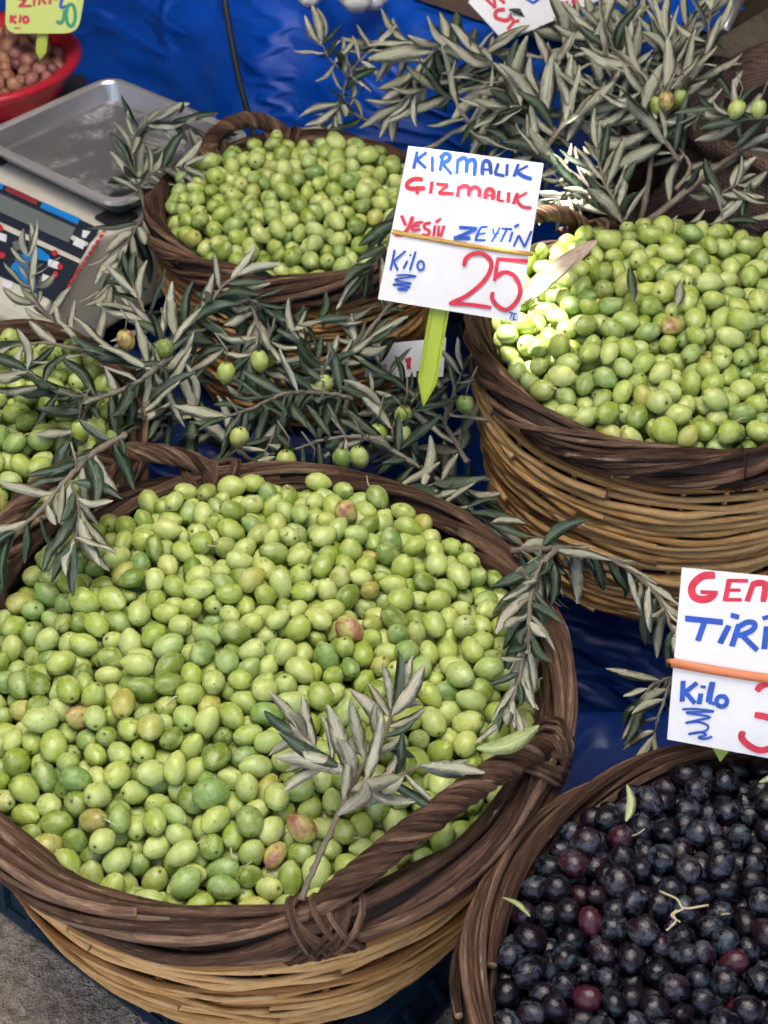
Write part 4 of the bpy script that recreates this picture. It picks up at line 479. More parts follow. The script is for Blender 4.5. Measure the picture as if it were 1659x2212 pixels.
66,68,29,16,-14,205,177,175,49,19,-19,-17,238,195,-106,-25,21,-30,-16,252,185,38,-246,12,27,-5,251,196,-216,-56,17,-9,20,238,173,-129,38,37,-19,17,221,184,-20,-93,30,18,21,189,169,219,-30,28,39,18,214,168,184,85,34,40,-29,240,182,87,57,59,-28,-17,248,202,
-101,196,28,10,-1,202,184,29,-121,45,-16,-1,245,187,83,8,36,37,27,230,194,-37,224,14,16,26,208,167,-28,-28,57,-2,-24,235,193,-123,-173,26,17,-17,250,192,149,-56,37,16,-2,236,171,82,155,42,11,20,218,192,-137,-64,36,-9,-1,238,197,221,72,23,2,-24,223,183,
-141,-23,39,-24,27,242,194,-11,-128,38,0,16,234,194,-84,-130,28,30,-10,233,174,-46,194,33,-24,1,218,164,-206,-115,34,13,3,221,194,-187,61,43,-17,8,254,224,-43,28,47,15,28,219,179,-26,-227,16,-28,-6,198,168,23,-2,35,-18,-27,216,181,175,-98,31,16,10,210,182,
-100,17,30,-28,-12,209,181,-67,164,23,29,23,217,182,49,240,28,-36,17,231,172,69,-59,29,-14,-26,232,188,-156,139,23,21,26,238,182,260,93,39,19,20,229,194,-116,-248,13,-26,3,220,185,124,178,18,36,20,215,166,8,-72,46,32,4,249,196,-101,63,36,-22,25,231,193,
92,-131,41,30,6,249,193,173,-156,15,-14,-8,257,184,34,-180,6,9,4,232,182,-93,-191,13,27,25,206,168,107,-254,3,-38,-25,228,199,-124,133,17,23,-5,207,158,-180,111,20,-5,-24,212,182,-132,-137,34,3,12,240,185,35,66,52,-1,8,252,190,58,189,38,25,4,219,182,
-39,-182,5,29,-15,238,186,239,-135,7,13,2,263,207,-222,-19,31,-29,7,259,206,183,195,34,32,-11,221,180,94,-177,22,-5,11,244,185,192,13,18,4,-26,235,180,121,160,49,0,23,215,183,-78,-89,28,33,17,219,169,157,136,56,-41,3,267,203,-34,-161,38,33,16,232,191,
240,-9,48,-26,-6,209,170,98,-216,18,-23,-5,206,155,-249,-48,22,22,-21,206,157,46,-209,31,12,2,227,173,115,15,56,44,14,223,177,-159,-97,38,5,6,229,188,4,-215,3,26,27,236,171,135,210,37,26,7,232,184,112,-95,40,-30,16,222,189,149,-11,46,-14,-23,215,198,
-115,-102,34,-10,8,227,177,86,98,56,8,5,220,181,81,263,30,-11,-13,254,196,187,-49,37,37,5,206,191,-192,14,35,-25,4,202,156,-65,223,41,5,6,212,166,50,-27,32,7,-3,223,177,117,-5,26,-19,27,222,170,-71,-170,32,40,19,246,181,-52,-68,42,-15,-4,230,181,
-219,-168,19,-11,22,246,197,-41,158,51,13,10,241,202,-87,-226,21,29,-28,251,176,48,-170,41,40,12,243,199,-34,95,47,-21,-11,240,198,-133,167,26,-2,26,216,176,-209,124,48,9,-2,272,214,-50,-111,42,-18,-10,232,200,49,31,42,-31,2,230,180,158,25,41,38,4,220,178,
82,222,42,-8,-11,255,215,-147,-234,27,41,-24,277,194,-62,271,33,-19,25,208,164,-98,-57,36,-28,-10,225,159,-183,-46,29,-16,9,232,178,
 ]),
 'left': (21, [
175,-82,47,-2,5,248,210,259,-37,32,-43,19,263,212,148,-242,-71,-39,6,255,201,212,-135,11,21,-6,266,202,179,-223,-19,8,16,234,180,128,134,39,37,-11,294,201,248,-137,-11,15,-27,251,205,184,-216,-64,7,-25,279,197,188,161,36,-28,-19,275,205,167,34,34,-15,-8,260,200,
205,-197,-33,17,9,260,178,207,-65,20,25,-28,269,206,130,35,54,0,20,247,212,129,-88,44,4,15,229,178,170,79,38,-7,-22,250,216,182,-143,36,16,-9,244,183,144,-32,50,-37,-10,229,171,238,75,12,22,8,267,203,231,-169,-12,37,29,226,172,117,-5,46,-39,2,248,210,
131,-162,19,-7,5,223,178,-78,-149,-33,11,12,244,189,-24,-286,-76,12,26,224,156,214,-137,-57,16,6,240,171,-275,-87,-67,31,4,191,154,-125,96,-14,31,-9,241,199,-1,21,-3,22,0,235,201,5,92,-5,-15,6,240,187,-78,-194,-43,-7,14,233,200,272,44,-52,1,-13,233,170,
104,81,-11,28,-4,255,188,-9,-250,-61,23,18,245,186,206,96,-31,42,18,245,189,107,-98,-23,-35,-15,235,196,255,-121,-59,-26,-14,261,216,-145,-247,-76,-14,-2,209,160,-72,-99,-21,24,7,254,192,-76,-241,-60,-1,15,239,190,-173,-133,-42,-8,-14,237,207,102,-247,-68,-42,7,215,168,
45,-97,-19,15,0,244,182,46,13,-1,-18,21,258,199,275,-79,-63,-24,1,236,177,104,189,-21,21,-19,253,197,-17,-196,-43,-2,4,224,182,35,-280,-74,21,-3,217,175,253,131,-47,32,-13,209,189,-167,99,-24,-35,0,242,180,-215,-131,-53,-12,5,259,194,270,87,-49,29,-2,279,205,
98,147,-15,-7,3,275,191,-67,-276,-68,-32,29,245,194,42,-243,-60,39,11,237,181,52,-152,-33,33,11,224,171,-179,-222,-71,34,-2,230,191,-213,-188,-67,-14,1,249,199,96,-200,-49,18,5,224,191,-238,-21,-43,-26,-9,262,193,153,-195,-58,21,5,222,171,-172,-179,-53,20,16,274,210,
214,-186,-67,14,9,225,197,117,-256,-37,23,17,245,192,283,8,-51,19,24,249,208,-29,61,-3,-39,3,258,209,277,59,-17,-16,-9,283,199,-204,-172,-37,-21,9,221,157,124,225,-27,3,26,241,187,-38,-124,-23,-36,-1,245,197,-192,-211,-36,-10,24,227,186,9,-120,-22,-9,-8,261,185,
-107,-264,-73,39,-11,231,188,-150,-116,-11,-1,-1,270,214,136,54,-13,29,-21,238,173,-42,-221,-52,34,4,240,181,78,-68,-16,25,1,257,193,-148,63,-15,-16,-11,261,194,239,-157,-48,24,25,232,168,138,-67,-25,-39,8,229,180,186,119,-1,-41,15,247,189,-46,-64,-11,-4,15,247,199,
-39,-264,-46,-20,-5,239,184,-109,-179,-19,-40,18,242,191,17,-268,-47,17,16,223,167,279,-51,-32,-10,-25,239,188,126,-174,-41,-19,15,261,193,11,-225,-37,-19,-7,216,174,68,-197,-26,-21,14,252,185,-106,-220,-49,-10,29,270,193,-256,-121,-60,18,22,255,201,28,-60,-11,19,0,241,189,
-100,268,-9,-36,15,243,171,22,52,1,33,29,247,169,-151,-178,-18,29,6,259,189,81,-1,-10,45,-11,203,174,226,-111,-31,4,-8,215,179,244,100,-21,25,-15,229,187,-207,-111,-22,38,-7,225,193,130,-123,-35,11,6,218,176,-148,-219,-46,-13,-10,273,208,-238,-158,-49,-12,13,237,180,
123,-218,-58,-26,16,231,158,-219,-53,-35,13,23,223,169,70,-273,-69,-28,15,257,180,197,-54,-29,36,-23,257,182,75,-236,-44,-17,19,238,191,180,14,2,-30,-1,210,165,-10,-279,-29,24,12,253,181,249,138,-10,22,-14,234,180,146,-235,-36,29,1,217,162,-228,128,2,-2,-19,253,202,
-141,-34,11,-43,-20,267,193,-76,-47,18,34,8,259,177,-39,-33,14,-32,-9,223,172,150,-103,-6,-17,-2,265,206,108,-69,2,-31,25,217,163,-138,-80,12,29,-1,272,204,-65,-229,-23,-4,16,233,183,167,-183,-26,2,-2,246,188,100,-138,-7,-41,18,254,211,-227,-173,-14,24,-9,205,180,
-44,255,-5,40,-13,205,163,-187,-130,7,-9,-7,241,182,76,78,9,-22,6,216,167,-70,-178,-10,-26,-1,215,165,257,-84,-32,15,-8,205,183,107,214,8,-44,9,239,188,79,148,17,-27,-1,228,169,218,0,-7,15,-22,220,166,82,-274,-32,7,12,222,173,-10,-140,1,-43,-10,234,174,
145,108,13,31,-12,248,193,-237,89,0,-17,-7,226,183,-166,-226,-9,13,-8,240,184,170,186,7,-15,-3,238,205,36,237,-7,-37,-12,235,173,102,-221,-18,4,-8,246,190,-202,94,0,-17,-13,231,177,-162,-195,16,-4,21,263,205,55,43,21,-12,5,239,185,-71,-270,-24,-19,15,269,203,
-28,168,6,-1,7,234,184,-188,-163,-11,-18,14,235,168,-1,287,-11,-42,25,227,167,113,-5,8,-43,20,226,166,40,-36,21,-41,-4,260,211,41,-189,-3,37,-19,214,187,42,-238,-25,12,-10,220,177,-13,15,30,16,5,198,167,-3,-188,-12,27,0,219,165,-185,-25,3,-16,17,235,206,
144,-38,-2,13,11,207,183,-20,-232,-24,21,9,256,183,36,273,-13,39,3,225,174,100,43,21,20,-14,271,200,-90,103,22,18,11,246,201,-22,-102,6,-10,8,258,185,-138,203,6,15,-11,241,185,51,-134,0,-9,0,234,189,36,92,22,11,-9,284,213,-184,54,0,-26,24,232,193,
-282,-57,-23,25,5,198,161,74,271,-6,-24,0,218,176,-82,-132,0,-23,-6,195,172,241,-49,-6,-11,-22,273,222,142,-159,-13,-8,14,190,172,-88,181,9,-35,15,224,183,110,-181,-7,20,-1,239,181,-141,245,-7,20,8,234,184,41,-278,-17,40,2,280,202,-243,-132,-24,-39,10,222,187,
46,172,15,33,1,249,186,193,84,3,2,-1,233,162,-125,166,12,19,-1,226,183,150,149,10,-39,-14,239,189,207,191,-5,-27,-15,235,193,209,151,0,38,8,251,184,-78,-3,20,28,-11,260,186,54,-75,10,24,-2,215,175,193,-101,-9,-36,-4,236,198,-78,244,7,-10,-16,233,185,
-170,211,-9,16,-8,233,182,-127,-216,-12,-20,-15,262,185,-7,230,-5,35,0,258,200,-132,90,25,-4,0,236,207,250,30,-11,29,6,275,205,205,-149,-26,19,13,232,182,-129,-151,-1,45,7,249,175,-200,-71,-3,-22,9,261,202,266,-14,-19,-44,3,246,206,-98,-90,7,21,10,238,180,
-137,36,12,-27,1,258,189,67,69,42,-13,6,225,182,-39,38,26,-18,-20,222,171,-136,-251,2,36,-1,233,183,-112,-125,15,-8,18,222,172,-211,191,6,8,23,232,186,80,-51,17,-20,3,233,173,-45,1,30,-18,2,206,162,213,36,5,-7,20,211,189,-254,111,27,-43,-16,214,173,
115,172,17,0,-7,245,203,-217,61,17,-26,-16,238,175,250,-1,15,-40,-2,241,199,-60,-89,12,-18,1,211,171,-111,-258,-32,-19,-22,242,217,61,155,47,-32,2,261,199,76,111,33,-6,-19,257,201,275,80,18,-17,-7,228,171,287,14,-4,-25,22,218,169,3,-61,19,35,10,236,191,
175,-143,-5,-22,24,275,199,-174,-97,16,16,-20,229,175,-50,-133,13,-26,2,256,185,148,0,18,25,-5,256,196,24,232,23,-37,-8,236,166,-39,-262,-9,-16,3,221,175,110,250,4,42,-6,230,177,-251,51,5,1,-27,254,186,-216,-156,19,22,-25,267,207,-176,198,25,34,9,238,181,
-92,-212,-8,18,-23,233,179,-169,159,25,-7,-12,223,179,150,235,7,17,-10,253,211,172,-67,-3,27,-17,247,195,18,-219,3,30,27,244,200,-177,-61,26,10,-15,272,186,-103,30,21,-28,17,227,170,-262,-110,-1,41,-26,241,181,-44,-201,-12,45,28,234,177,-237,-73,11,17,-7,255,190,
-171,11,14,-18,7,226,187,208,120,27,-26,11,246,180,4,-17,23,-24,-13,218,175,12,265,15,-29,-20,257,191,-34,-169,0,30,-9,216,180,78,-107,10,17,-21,240,195,276,-71,-2,12,12,221,172,116,-107,13,32,7,227,186,238,151,25,-44,16,239,191,50,210,9,-45,3,231,171,
-55,115,32,-23,-4,228,167,117,-40,22,19,-1,233,185,74,-167,-8,39,-7,206,168,183,215,33,-13,5,270,210,136,-251,-3,-39,25,230,182,-55,180,32,-32,-10,255,209,-112,198,35,-41,-4,238,194,78,3,25,-33,-8,215,185,-4,70,28,28,-17,223,185,-119,-3,9,-16,10,215,178,
-173,83,19,43,20,246,183,-103,84,52,27,11,246,179,-280,-32,9,-31,-2,241,192,49,276,20,-24,13,232,188,-111,-58,29,18,-23,237,190,231,-87,-2,-34,29,238,179,167,56,4,-13,-7,221,170,-216,18,1,-14,-8,233,186,-93,-162,13,-20,-29,218,169,274,38,16,-37,16,213,178,
-201,-201,0,-19,23,240,185,220,183,31,-20,28,204,175,-251,-46,-15,-18,-23,229,189,73,-251,-8,7,6,218,173,-66,278,7,1,17,205,173,24,-155,-5,34,-25,226,176,-193,125,23,24,-19,253,187,142,-211,-9,-14,8,257,184,265,-105,-6,-7,-23,215,162,134,63,21,33,3,218,165,
222,112,-1,-29,9,194,146,-34,207,9,-25,0,204,172,108,122,9,4,-2,190,158,82,-203,10,-22,6,238,187,-29,274,20,-38,15,221,181,-103,220,7,-15,-15,231,177,9,161,28,-27,-10,240,194,4,-282,3,-24,-9,222,176,20,-102,9,-10,12,256,194,-225,-113,11,-26,-11,218,188,
4,118,24,-18,29,238,196,-273,81,2,-28,-27,266,192,198,-176,-2,-24,-7,201,171,50,-120,33,-22,-4,225,168,-1,197,16,-24,-18,229,181,-24,-153,33,17,-3,248,191,-206,-7,28,-34,4,235,183,-24,103,50,-9,-7,241,188,-130,130,27,-13,-17,222,173,27,198,39,-23,14,220,179,
-70,-196,19,22,17,224,183,-9,-246,6,-28,-21,230,169,-92,146,28,6,15,256,200,146,-130,25,39,23,238,185,116,-217,14,22,0,236,178,-82,-79,35,16,-5,192,157,80,192,27,9,24,255,185,-161,114,46,17,20,238,189,-179,-163,31,19,-29,247,192,-149,-130,26,11,10,253,183,
-165,50,38,-25,-18,257,204,106,72,48,34,6,247,187,-14,46,56,-32,-15,246,182,34,113,54,-4,2,235,180,54,-226,4,-26,17,212,165,-236,44,37,18,12,182,153,52,-164,23,-9,-12,247,189,-67,212,16,-20,-26,220,166,-28,138,25,-27,-21,231,166,213,-24,23,45,10,235,167,
-57,-29,47,27,15,243,192,287,-33,3,-22,-16,215,147,-115,-101,40,14,-13,242,186,98,-68,43,-26,-9,232,177,113,94,24,-41,-19,228,163,206,9,29,-44,-8,233,186,171,123,34,-15,13,217,173,6,-179,18,41,11,241,180,41,134,20,-44,19,222,180,-145,-55,44,16,-5,233,171,
170,-196,6,-9,-2,216,165,98,-132,36,-10,-21,228,201,-201,34,34,-12,-21,245,190,34,-71,40,-26,-21,232,186,-35,-70,32,30,4,254,208,27,56,49,-1,-21,232,199,209,61,32,-16,16,240,186,26,22,29,-38,-24,227,176,-20,-32,45,28,14,226,190,-72,34,36,-25,-29,233,175,
-138,-7,39,38,-11,247,185,-83,64,25,-39,-6,218,173,245,-117,21,36,-9,207,166,-212,-47,26,-35,26,235,173,142,-69,17,-5,21,219,177,172,-45,30,-43,-8,228,204,-240,-28,18,-45,18,239,178,140,199,32,-11,8,254,186,-219,161,23,7,17,215,177,-113,-192,18,1,-9,244,176,
-276,-75,9,28,-14,242,177,-89,-50,58,-22,5,249,196,75,-29,49,17,5,268,204,14,-134,30,-6,-8,252,176,255,-80,24,-21,0,229,181,91,-168,23,9,-20,226,170,-81,-114,29,-28,8,192,159,-123,-155,36,-24,-17,255,194,-127,57,47,-44,27,251,183,43,-208,32,-26,5,239,193,
65,-276,20,28,29,243,201,72,27,54,13,-6,263,200,-173,-21,38,25,1,213,169,178,-108,21,5,6,215,155,-239,8,27,31,23,219,166,-48,73,47,-17,24,255,206,-151,-96,42,13,-2,212,161,-279,9,13,-38,-9,265,181,-217,96,42,-5,-7,236,197,-1,-93,39,19,10,252,180,
256,117,24,-37,-18,229,197,-20,-206,15,30,22,250,192,
 ]),
 'black': (202, [
-336,49,14,-30,-3,200,177,-210,55,36,20,-6,216,175,-194,79,56,-7,4,201,167,-243,68,28,30,-13,214,173,-83,-28,55,-6,-16,184,168,-213,152,54,-17,-12,199,183,-164,5,48,-43,16,188,167,-305,-3,17,35,16,190,162,-361,29,-5,17,8,190,171,-267,198,32,-16,8,215,177,
-328,99,9,34,-1,209,163,-127,-10,40,43,9,207,158,-156,287,44,30,8,218,173,-103,13,45,22,14,193,152,-153,191,51,29,-14,200,180,-82,173,61,13,5,202,164,-134,115,46,31,16,192,160,-267,3,30,-7,4,182,155,-248,229,35,0,15,208,172,-166,119,47,19,24,196,157,
-188,-15,35,26,9,174,164,-93,72,46,38,-26,194,162,-147,50,49,32,-21,197,156,-240,30,24,-16,24,204,174,-288,164,23,-31,10,189,179,-58,21,38,26,-5,194,157,-225,91,44,-40,9,188,161,-238,-10,40,-21,7,189,146,-175,34,36,-39,11,207,169,-278,127,28,-24,16,197,170,
-253,106,35,26,14,190,154,-171,254,30,-27,-15,211,181,-124,170,56,-18,-2,186,156,-288,53,37,-36,19,190,156,-316,177,7,-27,18,202,173,-213,266,35,8,-9,202,169,-43,337,23,-31,9,206,173,-132,22,43,-30,14,178,159,-333,141,0,32,-24,195,170,-101,232,48,-20,-7,181,159,
-290,26,20,-37,26,197,165,-86,43,42,3,16,187,147,-60,105,35,-22,-4,194,151,-354,77,6,-39,-5,180,161,-277,84,22,7,18,190,181,-37,122,53,34,8,193,176,-197,122,55,-37,14,194,147,-333,-4,0,35,25,177,173,-96,349,25,-2,4,202,172,-110,145,37,35,-20,170,167,
-48,232,39,7,23,190,155,-146,148,40,-40,7,196,185,-183,178,44,-19,21,190,160,-142,239,40,-20,19,188,162,-300,137,4,22,25,175,170,-84,319,30,-38,-3,177,158,-44,155,47,1,26,189,158,-76,146,43,-43,18,184,143,-51,274,39,-35,3,173,150,-295,204,10,-10,-2,197,161,
-202,204,32,-14,-26,178,169,-85,124,24,-27,25,200,177,-200,236,35,-6,18,180,157,-302,59,6,23,18,217,175,-158,-23,40,12,-23,181,140,-235,150,22,0,-16,192,152,-105,98,37,-42,-1,176,138,-143,83,39,-10,12,162,152,-121,60,33,-43,27,193,161,-213,3,26,34,28,172,155,
-231,207,16,-29,8,211,170,-20,278,23,0,-11,176,158,-266,49,12,12,21,166,161,-171,73,33,27,-3,179,152,-64,65,36,-13,-28,161,159,-114,-41,49,19,-25,190,177,-38,79,49,-13,-3,217,172,-218,123,31,-35,1,206,175,-19,363,15,-2,-20,191,156,-184,287,24,-31,-14,195,162,
-34,183,44,-9,-26,166,150,-314,25,-4,36,2,210,175,-101,290,20,11,-6,195,161,14,361,22,29,-14,190,165,-24,219,22,-11,20,192,170,-126,208,37,-28,-15,203,168,-77,215,35,0,15,183,145,-112,258,30,26,1,170,167,-102,184,38,-23,-13,208,166,1,315,34,-17,24,176,173,
-275,-23,17,42,-9,198,159,-172,217,29,24,-19,190,164,-215,-32,27,-12,-25,192,167,-135,300,21,-39,-18,202,180,-209,30,10,-41,-29,194,164,-363,-17,-3,26,11,215,166,-260,163,8,33,-13,162,146,-75,278,25,20,15,164,128,2,283,46,-38,11,186,164,-124,341,3,35,-15,179,147,
-227,282,10,43,2,191,158,-80,246,29,-6,9,185,168,-6,241,40,-9,2,168,154,-257,254,13,36,22,204,167,-275,228,11,37,8,193,152,-156,175,20,-8,-14,198,176,-219,175,30,40,5,206,166,-358,61,-24,-27,2,207,171,-83,19,17,39,20,200,177,-66,356,7,-24,-26,187,168,
-260,198,-3,9,-11,210,188,-172,317,11,37,9,194,175,-147,107,19,-7,-11,186,157,-226,243,15,-24,4,161,159,-51,203,23,30,-14,190,152,-14,334,-1,-12,-19,186,169,-56,137,17,27,-17,194,161,-20,305,10,-15,-28,188,149,-299,88,-11,30,21,203,163,-186,55,9,41,0,190,185,
-185,144,31,-5,9,209,170,-257,-44,39,13,-17,202,165,-278,112,-2,-22,21,199,172,-48,298,19,33,-4,189,150,-184,10,17,41,-10,176,147,-67,177,34,27,-8,180,151,-242,-10,7,-27,20,210,172,-43,42,17,32,11,207,177,-53,-3,12,37,13,190,160,-340,15,-25,-27,-21,184,150,
-108,83,10,30,2,202,169,-179,-46,38,-2,-18,183,151,-94,348,-10,-23,17,200,177,-142,264,17,-26,-16,190,156,-348,100,-18,-28,-13,190,176,-73,319,1,-19,7,185,160,-96,51,13,-32,13,167,142,-88,159,17,-30,9,184,165,-147,60,15,-25,0,201,171,-312,158,-20,-17,3,185,159,
-84,-12,28,41,2,185,157,-212,91,11,-10,27,202,178,-105,314,-3,0,-18,198,164,-45,82,14,-16,2,179,158,-118,120,18,-13,-1,187,159,-318,117,-14,2,-20,167,149,-16,248,12,4,-27,177,142,-322,60,-43,-19,25,183,159,-135,-29,14,-29,-10,189,156,-230,174,-5,37,-30,210,201,
-221,60,5,-9,7,177,159,-50,253,12,-15,-22,198,189,-327,70,-12,22,3,201,162,-189,101,34,-9,-19,169,151,-281,-6,-8,29,12,191,146,-198,302,1,-9,-5,188,144,-129,193,3,8,11,207,181,-105,223,17,-16,-3,189,162,-53,-48,46,31,18,196,160,-13,186,20,-8,16,203,159,
-173,90,6,-6,2,218,169,-307,132,-43,-30,12,193,150,-145,-52,39,-17,25,203,173,-247,95,4,-43,-11,188,159,-151,16,17,-10,2,180,173,-281,39,-22,-42,14,219,179,-37,359,-13,10,-13,191,189,-339,125,-42,42,-30,214,173,-272,71,-8,-35,-6,200,150,-326,157,-49,8,1,188,168,
-73,43,-3,5,23,196,154,7,361,-14,3,-19,207,185,-162,249,-3,-13,-9,182,156,-309,-3,-25,37,-2,203,165,-355,65,-55,41,-7,190,153,-196,235,2,16,-9,231,179,-52,22,-6,-30,3,162,141,-111,0,12,-2,-12,182,160,-287,174,-10,35,-12,177,165,-163,-17,10,19,-1,186,151,
-187,37,-18,-41,9,183,145,-116,166,16,-22,-1,160,128,-81,89,23,-21,8,177,132,-41,-16,35,-43,16,162,139,-123,34,12,-19,10,193,166,-66,283,0,-18,-11,184,152,-310,188,-49,-21,9,184,157,-86,193,12,12,10,190,160,-124,278,-3,43,-13,182,154,-180,146,-15,34,27,193,159,
-157,140,8,-21,11,202,174,15,261,22,39,-2,218,187,-32,109,23,36,9,166,155,-4,165,47,3,-5,193,166,-53,110,-3,4,11,204,169,-240,75,-23,5,20,207,191,-241,205,-34,33,-20,192,162,-275,128,-35,42,-2,184,167,-36,278,-6,-35,-26,182,158,-42,320,-4,17,-27,167,155,
-262,18,1,-19,17,187,169,-102,138,-11,27,-7,189,143,-188,-259,-57,-34,-8,222,187,127,54,-9,25,-4,190,161,-354,-68,-58,-12,7,199,184,-256,173,-32,21,14,194,174,214,-289,-72,36,13,208,167,271,-24,-34,-14,-10,202,177,212,-121,-35,-31,4,199,160,-276,-24,-37,-39,-27,169,146,
184,-15,-19,-1,-9,197,164,188,-64,-23,44,10,190,167,-69,174,-9,-31,-4,199,171,273,192,-39,-11,3,171,167,-154,-247,-50,-21,-28,185,159,-151,-333,-79,-44,1,151,132,78,180,-8,-29,-1,220,186,-82,-207,-34,-31,-11,192,171,-275,-236,-70,-7,-3,182,164,147,-110,-23,16,7,203,168,
-105,173,-11,36,-18,193,168,37,-361,-76,4,-4,195,168,300,-121,-52,-11,-21,189,167,-55,-359,-76,-17,16,175,147,-136,6,-10,5,16,191,165,73,248,-19,3,2,202,163,-13,-76,-8,3,17,194,180,-304,-197,-67,-14,-6,204,168,262,-115,-42,2,20,178,162,162,-324,-73,-37,3,223,174,
-62,-178,-28,36,7,187,161,-319,-73,-50,11,-8,198,173,-270,-204,-61,-12,-11,193,167,-19,127,-5,14,-6,196,150,4,-354,-74,26,-14,169,147,323,-168,-68,15,6,183,152,-46,-215,-36,-43,-6,200,157,19,-23,-4,6,5,205,178,345,-117,-66,-30,-5,190,146,-177,6,-15,-4,8,239,183,
174,-245,-53,29,20,199,159,257,252,-43,-42,21,197,165,-202,110,-19,-20,17,185,167,-249,19,-29,37,-2,193,159,126,-331,-74,-13,-14,190,150,-8,-218,-30,-26,24,212,191,304,-22,-43,-16,1,174,168,74,69,-4,36,3,205,164,2,-299,-56,-13,-12,181,166,227,71,-20,-38,-10,222,193,
176,21,-14,-40,12,186,181,-116,296,-29,-3,-1,195,177,-279,8,-36,-8,1,193,163,223,244,-37,9,-8,179,151,35,-120,-18,9,7,188,149,142,-144,-29,-44,3,187,147,-364,12,-58,29,-15,178,151,234,36,-23,-33,18,197,169,-13,165,-5,1,-5,200,179,183,94,-16,-3,-9,203,164,
218,-218,-51,36,-8,206,183,-216,-32,-28,30,-5,156,131,105,-28,-11,6,-6,190,150,300,31,-38,-22,-6,225,183,-221,-288,-74,29,1,201,154,65,12,-6,1,-6,182,151,220,-17,-23,20,15,208,168,-22,15,-1,19,-13,216,179,-50,-118,-18,-2,6,181,148,302,-199,-65,-29,24,200,181,
-23,62,-3,-2,5,195,163,179,-118,-28,-29,3,196,173,-206,208,-29,3,8,194,156,-351,97,-55,23,-6,176,145,-125,61,-9,4,8,175,159,-14,-42,-6,5,-4,180,169,29,109,-6,-34,6,157,138,-359,-30,-56,31,-9,202,184,-114,-22,-10,-7,-3,198,163,302,204,-46,33,24,184,156,
220,106,-23,-39,10,214,167,38,-297,-55,-35,-9,207,171,-186,-29,-18,9,18,199,174,-167,116,-14,39,-19,187,165,38,67,-2,16,4,192,170,171,-211,-46,-24,-9,168,150,-60,-330,-64,4,-18,209,173,128,-199,-36,3,3,218,172,-288,161,-39,-7,21,181,166,-74,76,-3,-4,7,198,176,
-132,124,-12,-4,8,211,157,-93,-316,-64,-35,-15,212,170,103,225,-17,-17,-2,211,169,-318,-109,-55,15,14,198,166,-234,-211,-53,-5,-8,229,171,-194,-81,-27,32,-5,207,158,-56,-82,-13,16,9,169,156,36,261,-21,-8,6,180,143,-127,-225,-38,-43,-27,207,204,224,208,-28,26,-17,213,182,
267,16,-29,-21,-8,217,192,-94,-137,-20,43,3,210,183,75,-179,-31,3,-5,180,136,-24,-364,-79,42,-4,168,145,-323,-166,-67,32,5,170,161,-192,-293,-67,-17,-29,188,140,-76,-268,-42,-8,-10,179,153,118,310,-5,32,-3,198,170,337,38,-31,40,-18,220,179,-349,-102,-64,40,-21,172,152,
52,-9,11,4,17,182,150,151,-265,-44,-8,10,207,164,230,-187,-46,34,-16,190,157,-151,35,-11,-38,-5,214,173,-282,-52,-27,42,25,190,164,-136,91,-9,-37,-8,193,173,238,-248,-41,43,-9,200,155,259,91,-7,-17,30,205,178,-43,-58,3,-6,6,202,161,-69,356,-38,-41,5,205,169,
-21,-18,11,5,9,179,146,-24,-144,-19,-7,8,198,168,-232,-113,-38,45,0,181,156,-155,-105,-23,30,-12,212,163,-29,-348,-54,36,-9,194,169,-211,-7,-7,-22,-17,199,160,17,329,8,-24,-19,182,168,-222,-270,-47,34,5,186,158,283,-226,-69,-9,-22,191,158,-58,-146,-20,-8,-25,185,158,
243,-135,-26,-8,15,198,169,223,183,-2,-14,-12,188,157,191,-308,-57,-9,-25,186,158,183,314,-37,29,29,207,159,-159,-154,-2,-2,0,184,173,106,-350,-67,-21,-26,165,136,-171,-260,-28,-14,-8,187,149,-241,-13,-28,-41,-20,186,159,-202,-247,-28,-43,3,174,158,331,-141,-47,41,-20,219,177,
-301,-171,-47,11,-14,182,152,215,-143,-11,-31,-19,165,163,235,275,-31,-11,20,190,171,183,-143,-2,25,-1,203,173,277,-141,-45,-7,28,170,149,-120,-341,-72,-27,-27,202,174,331,-59,-41,29,22,179,168,208,15,-19,-19,29,186,151,282,-178,-47,3,19,213,167,-355,-52,-23,44,22,219,194,
-58,-205,-7,12,6,226,181,-79,-54,-10,-42,-7,197,170,-240,-201,-21,24,6,187,152,-317,-58,-19,40,0,184,177,-280,-154,-27,18,-1,207,164,333,142,-51,15,-8,185,160,26,-324,-36,2,-9,191,167,73,94,20,18,10,187,164,146,-171,-36,-5,3,163,140,76,-151,-24,-43,-4,192,159,
35,362,-38,1,13,192,161,255,220,-34,6,27,195,166,103,347,-9,32,-16,188,171,-121,-115,-23,5,9,179,149,-80,-14,-6,26,-6,208,177,74,330,-3,-33,-7,180,159,19,-283,-34,23,8,173,151,254,188,-13,35,-15,194,169,107,-1,6,-28,7,182,177,177,87,16,-30,-22,198,161,
57,-240,-26,27,-7,180,172,78,-356,-79,-40,-6,176,146,-21,-250,-18,8,15,186,150,74,241,13,28,5,182,164,-176,-318,-73,-35,27,174,160,-73,138,-8,-12,-12,166,143,-60,-358,-44,-4,-29,177,167,-22,142,25,-13,25,225,186,12,-246,-23,38,6,160,151,115,-270,-51,-5,14,198,173,
-16,224,-11,-29,-26,182,155,13,238,-14,-27,-10,199,162,269,-14,-2,-12,15,191,155,-280,226,-18,37,-1,196,157,-36,-99,4,6,11,173,153,350,97,-23,-3,17,176,148,-64,-296,-21,-21,-2,200,196,195,-188,-42,-7,8,210,169,294,136,-29,-11,12,184,160,-232,-235,-32,-31,-14,192,164,
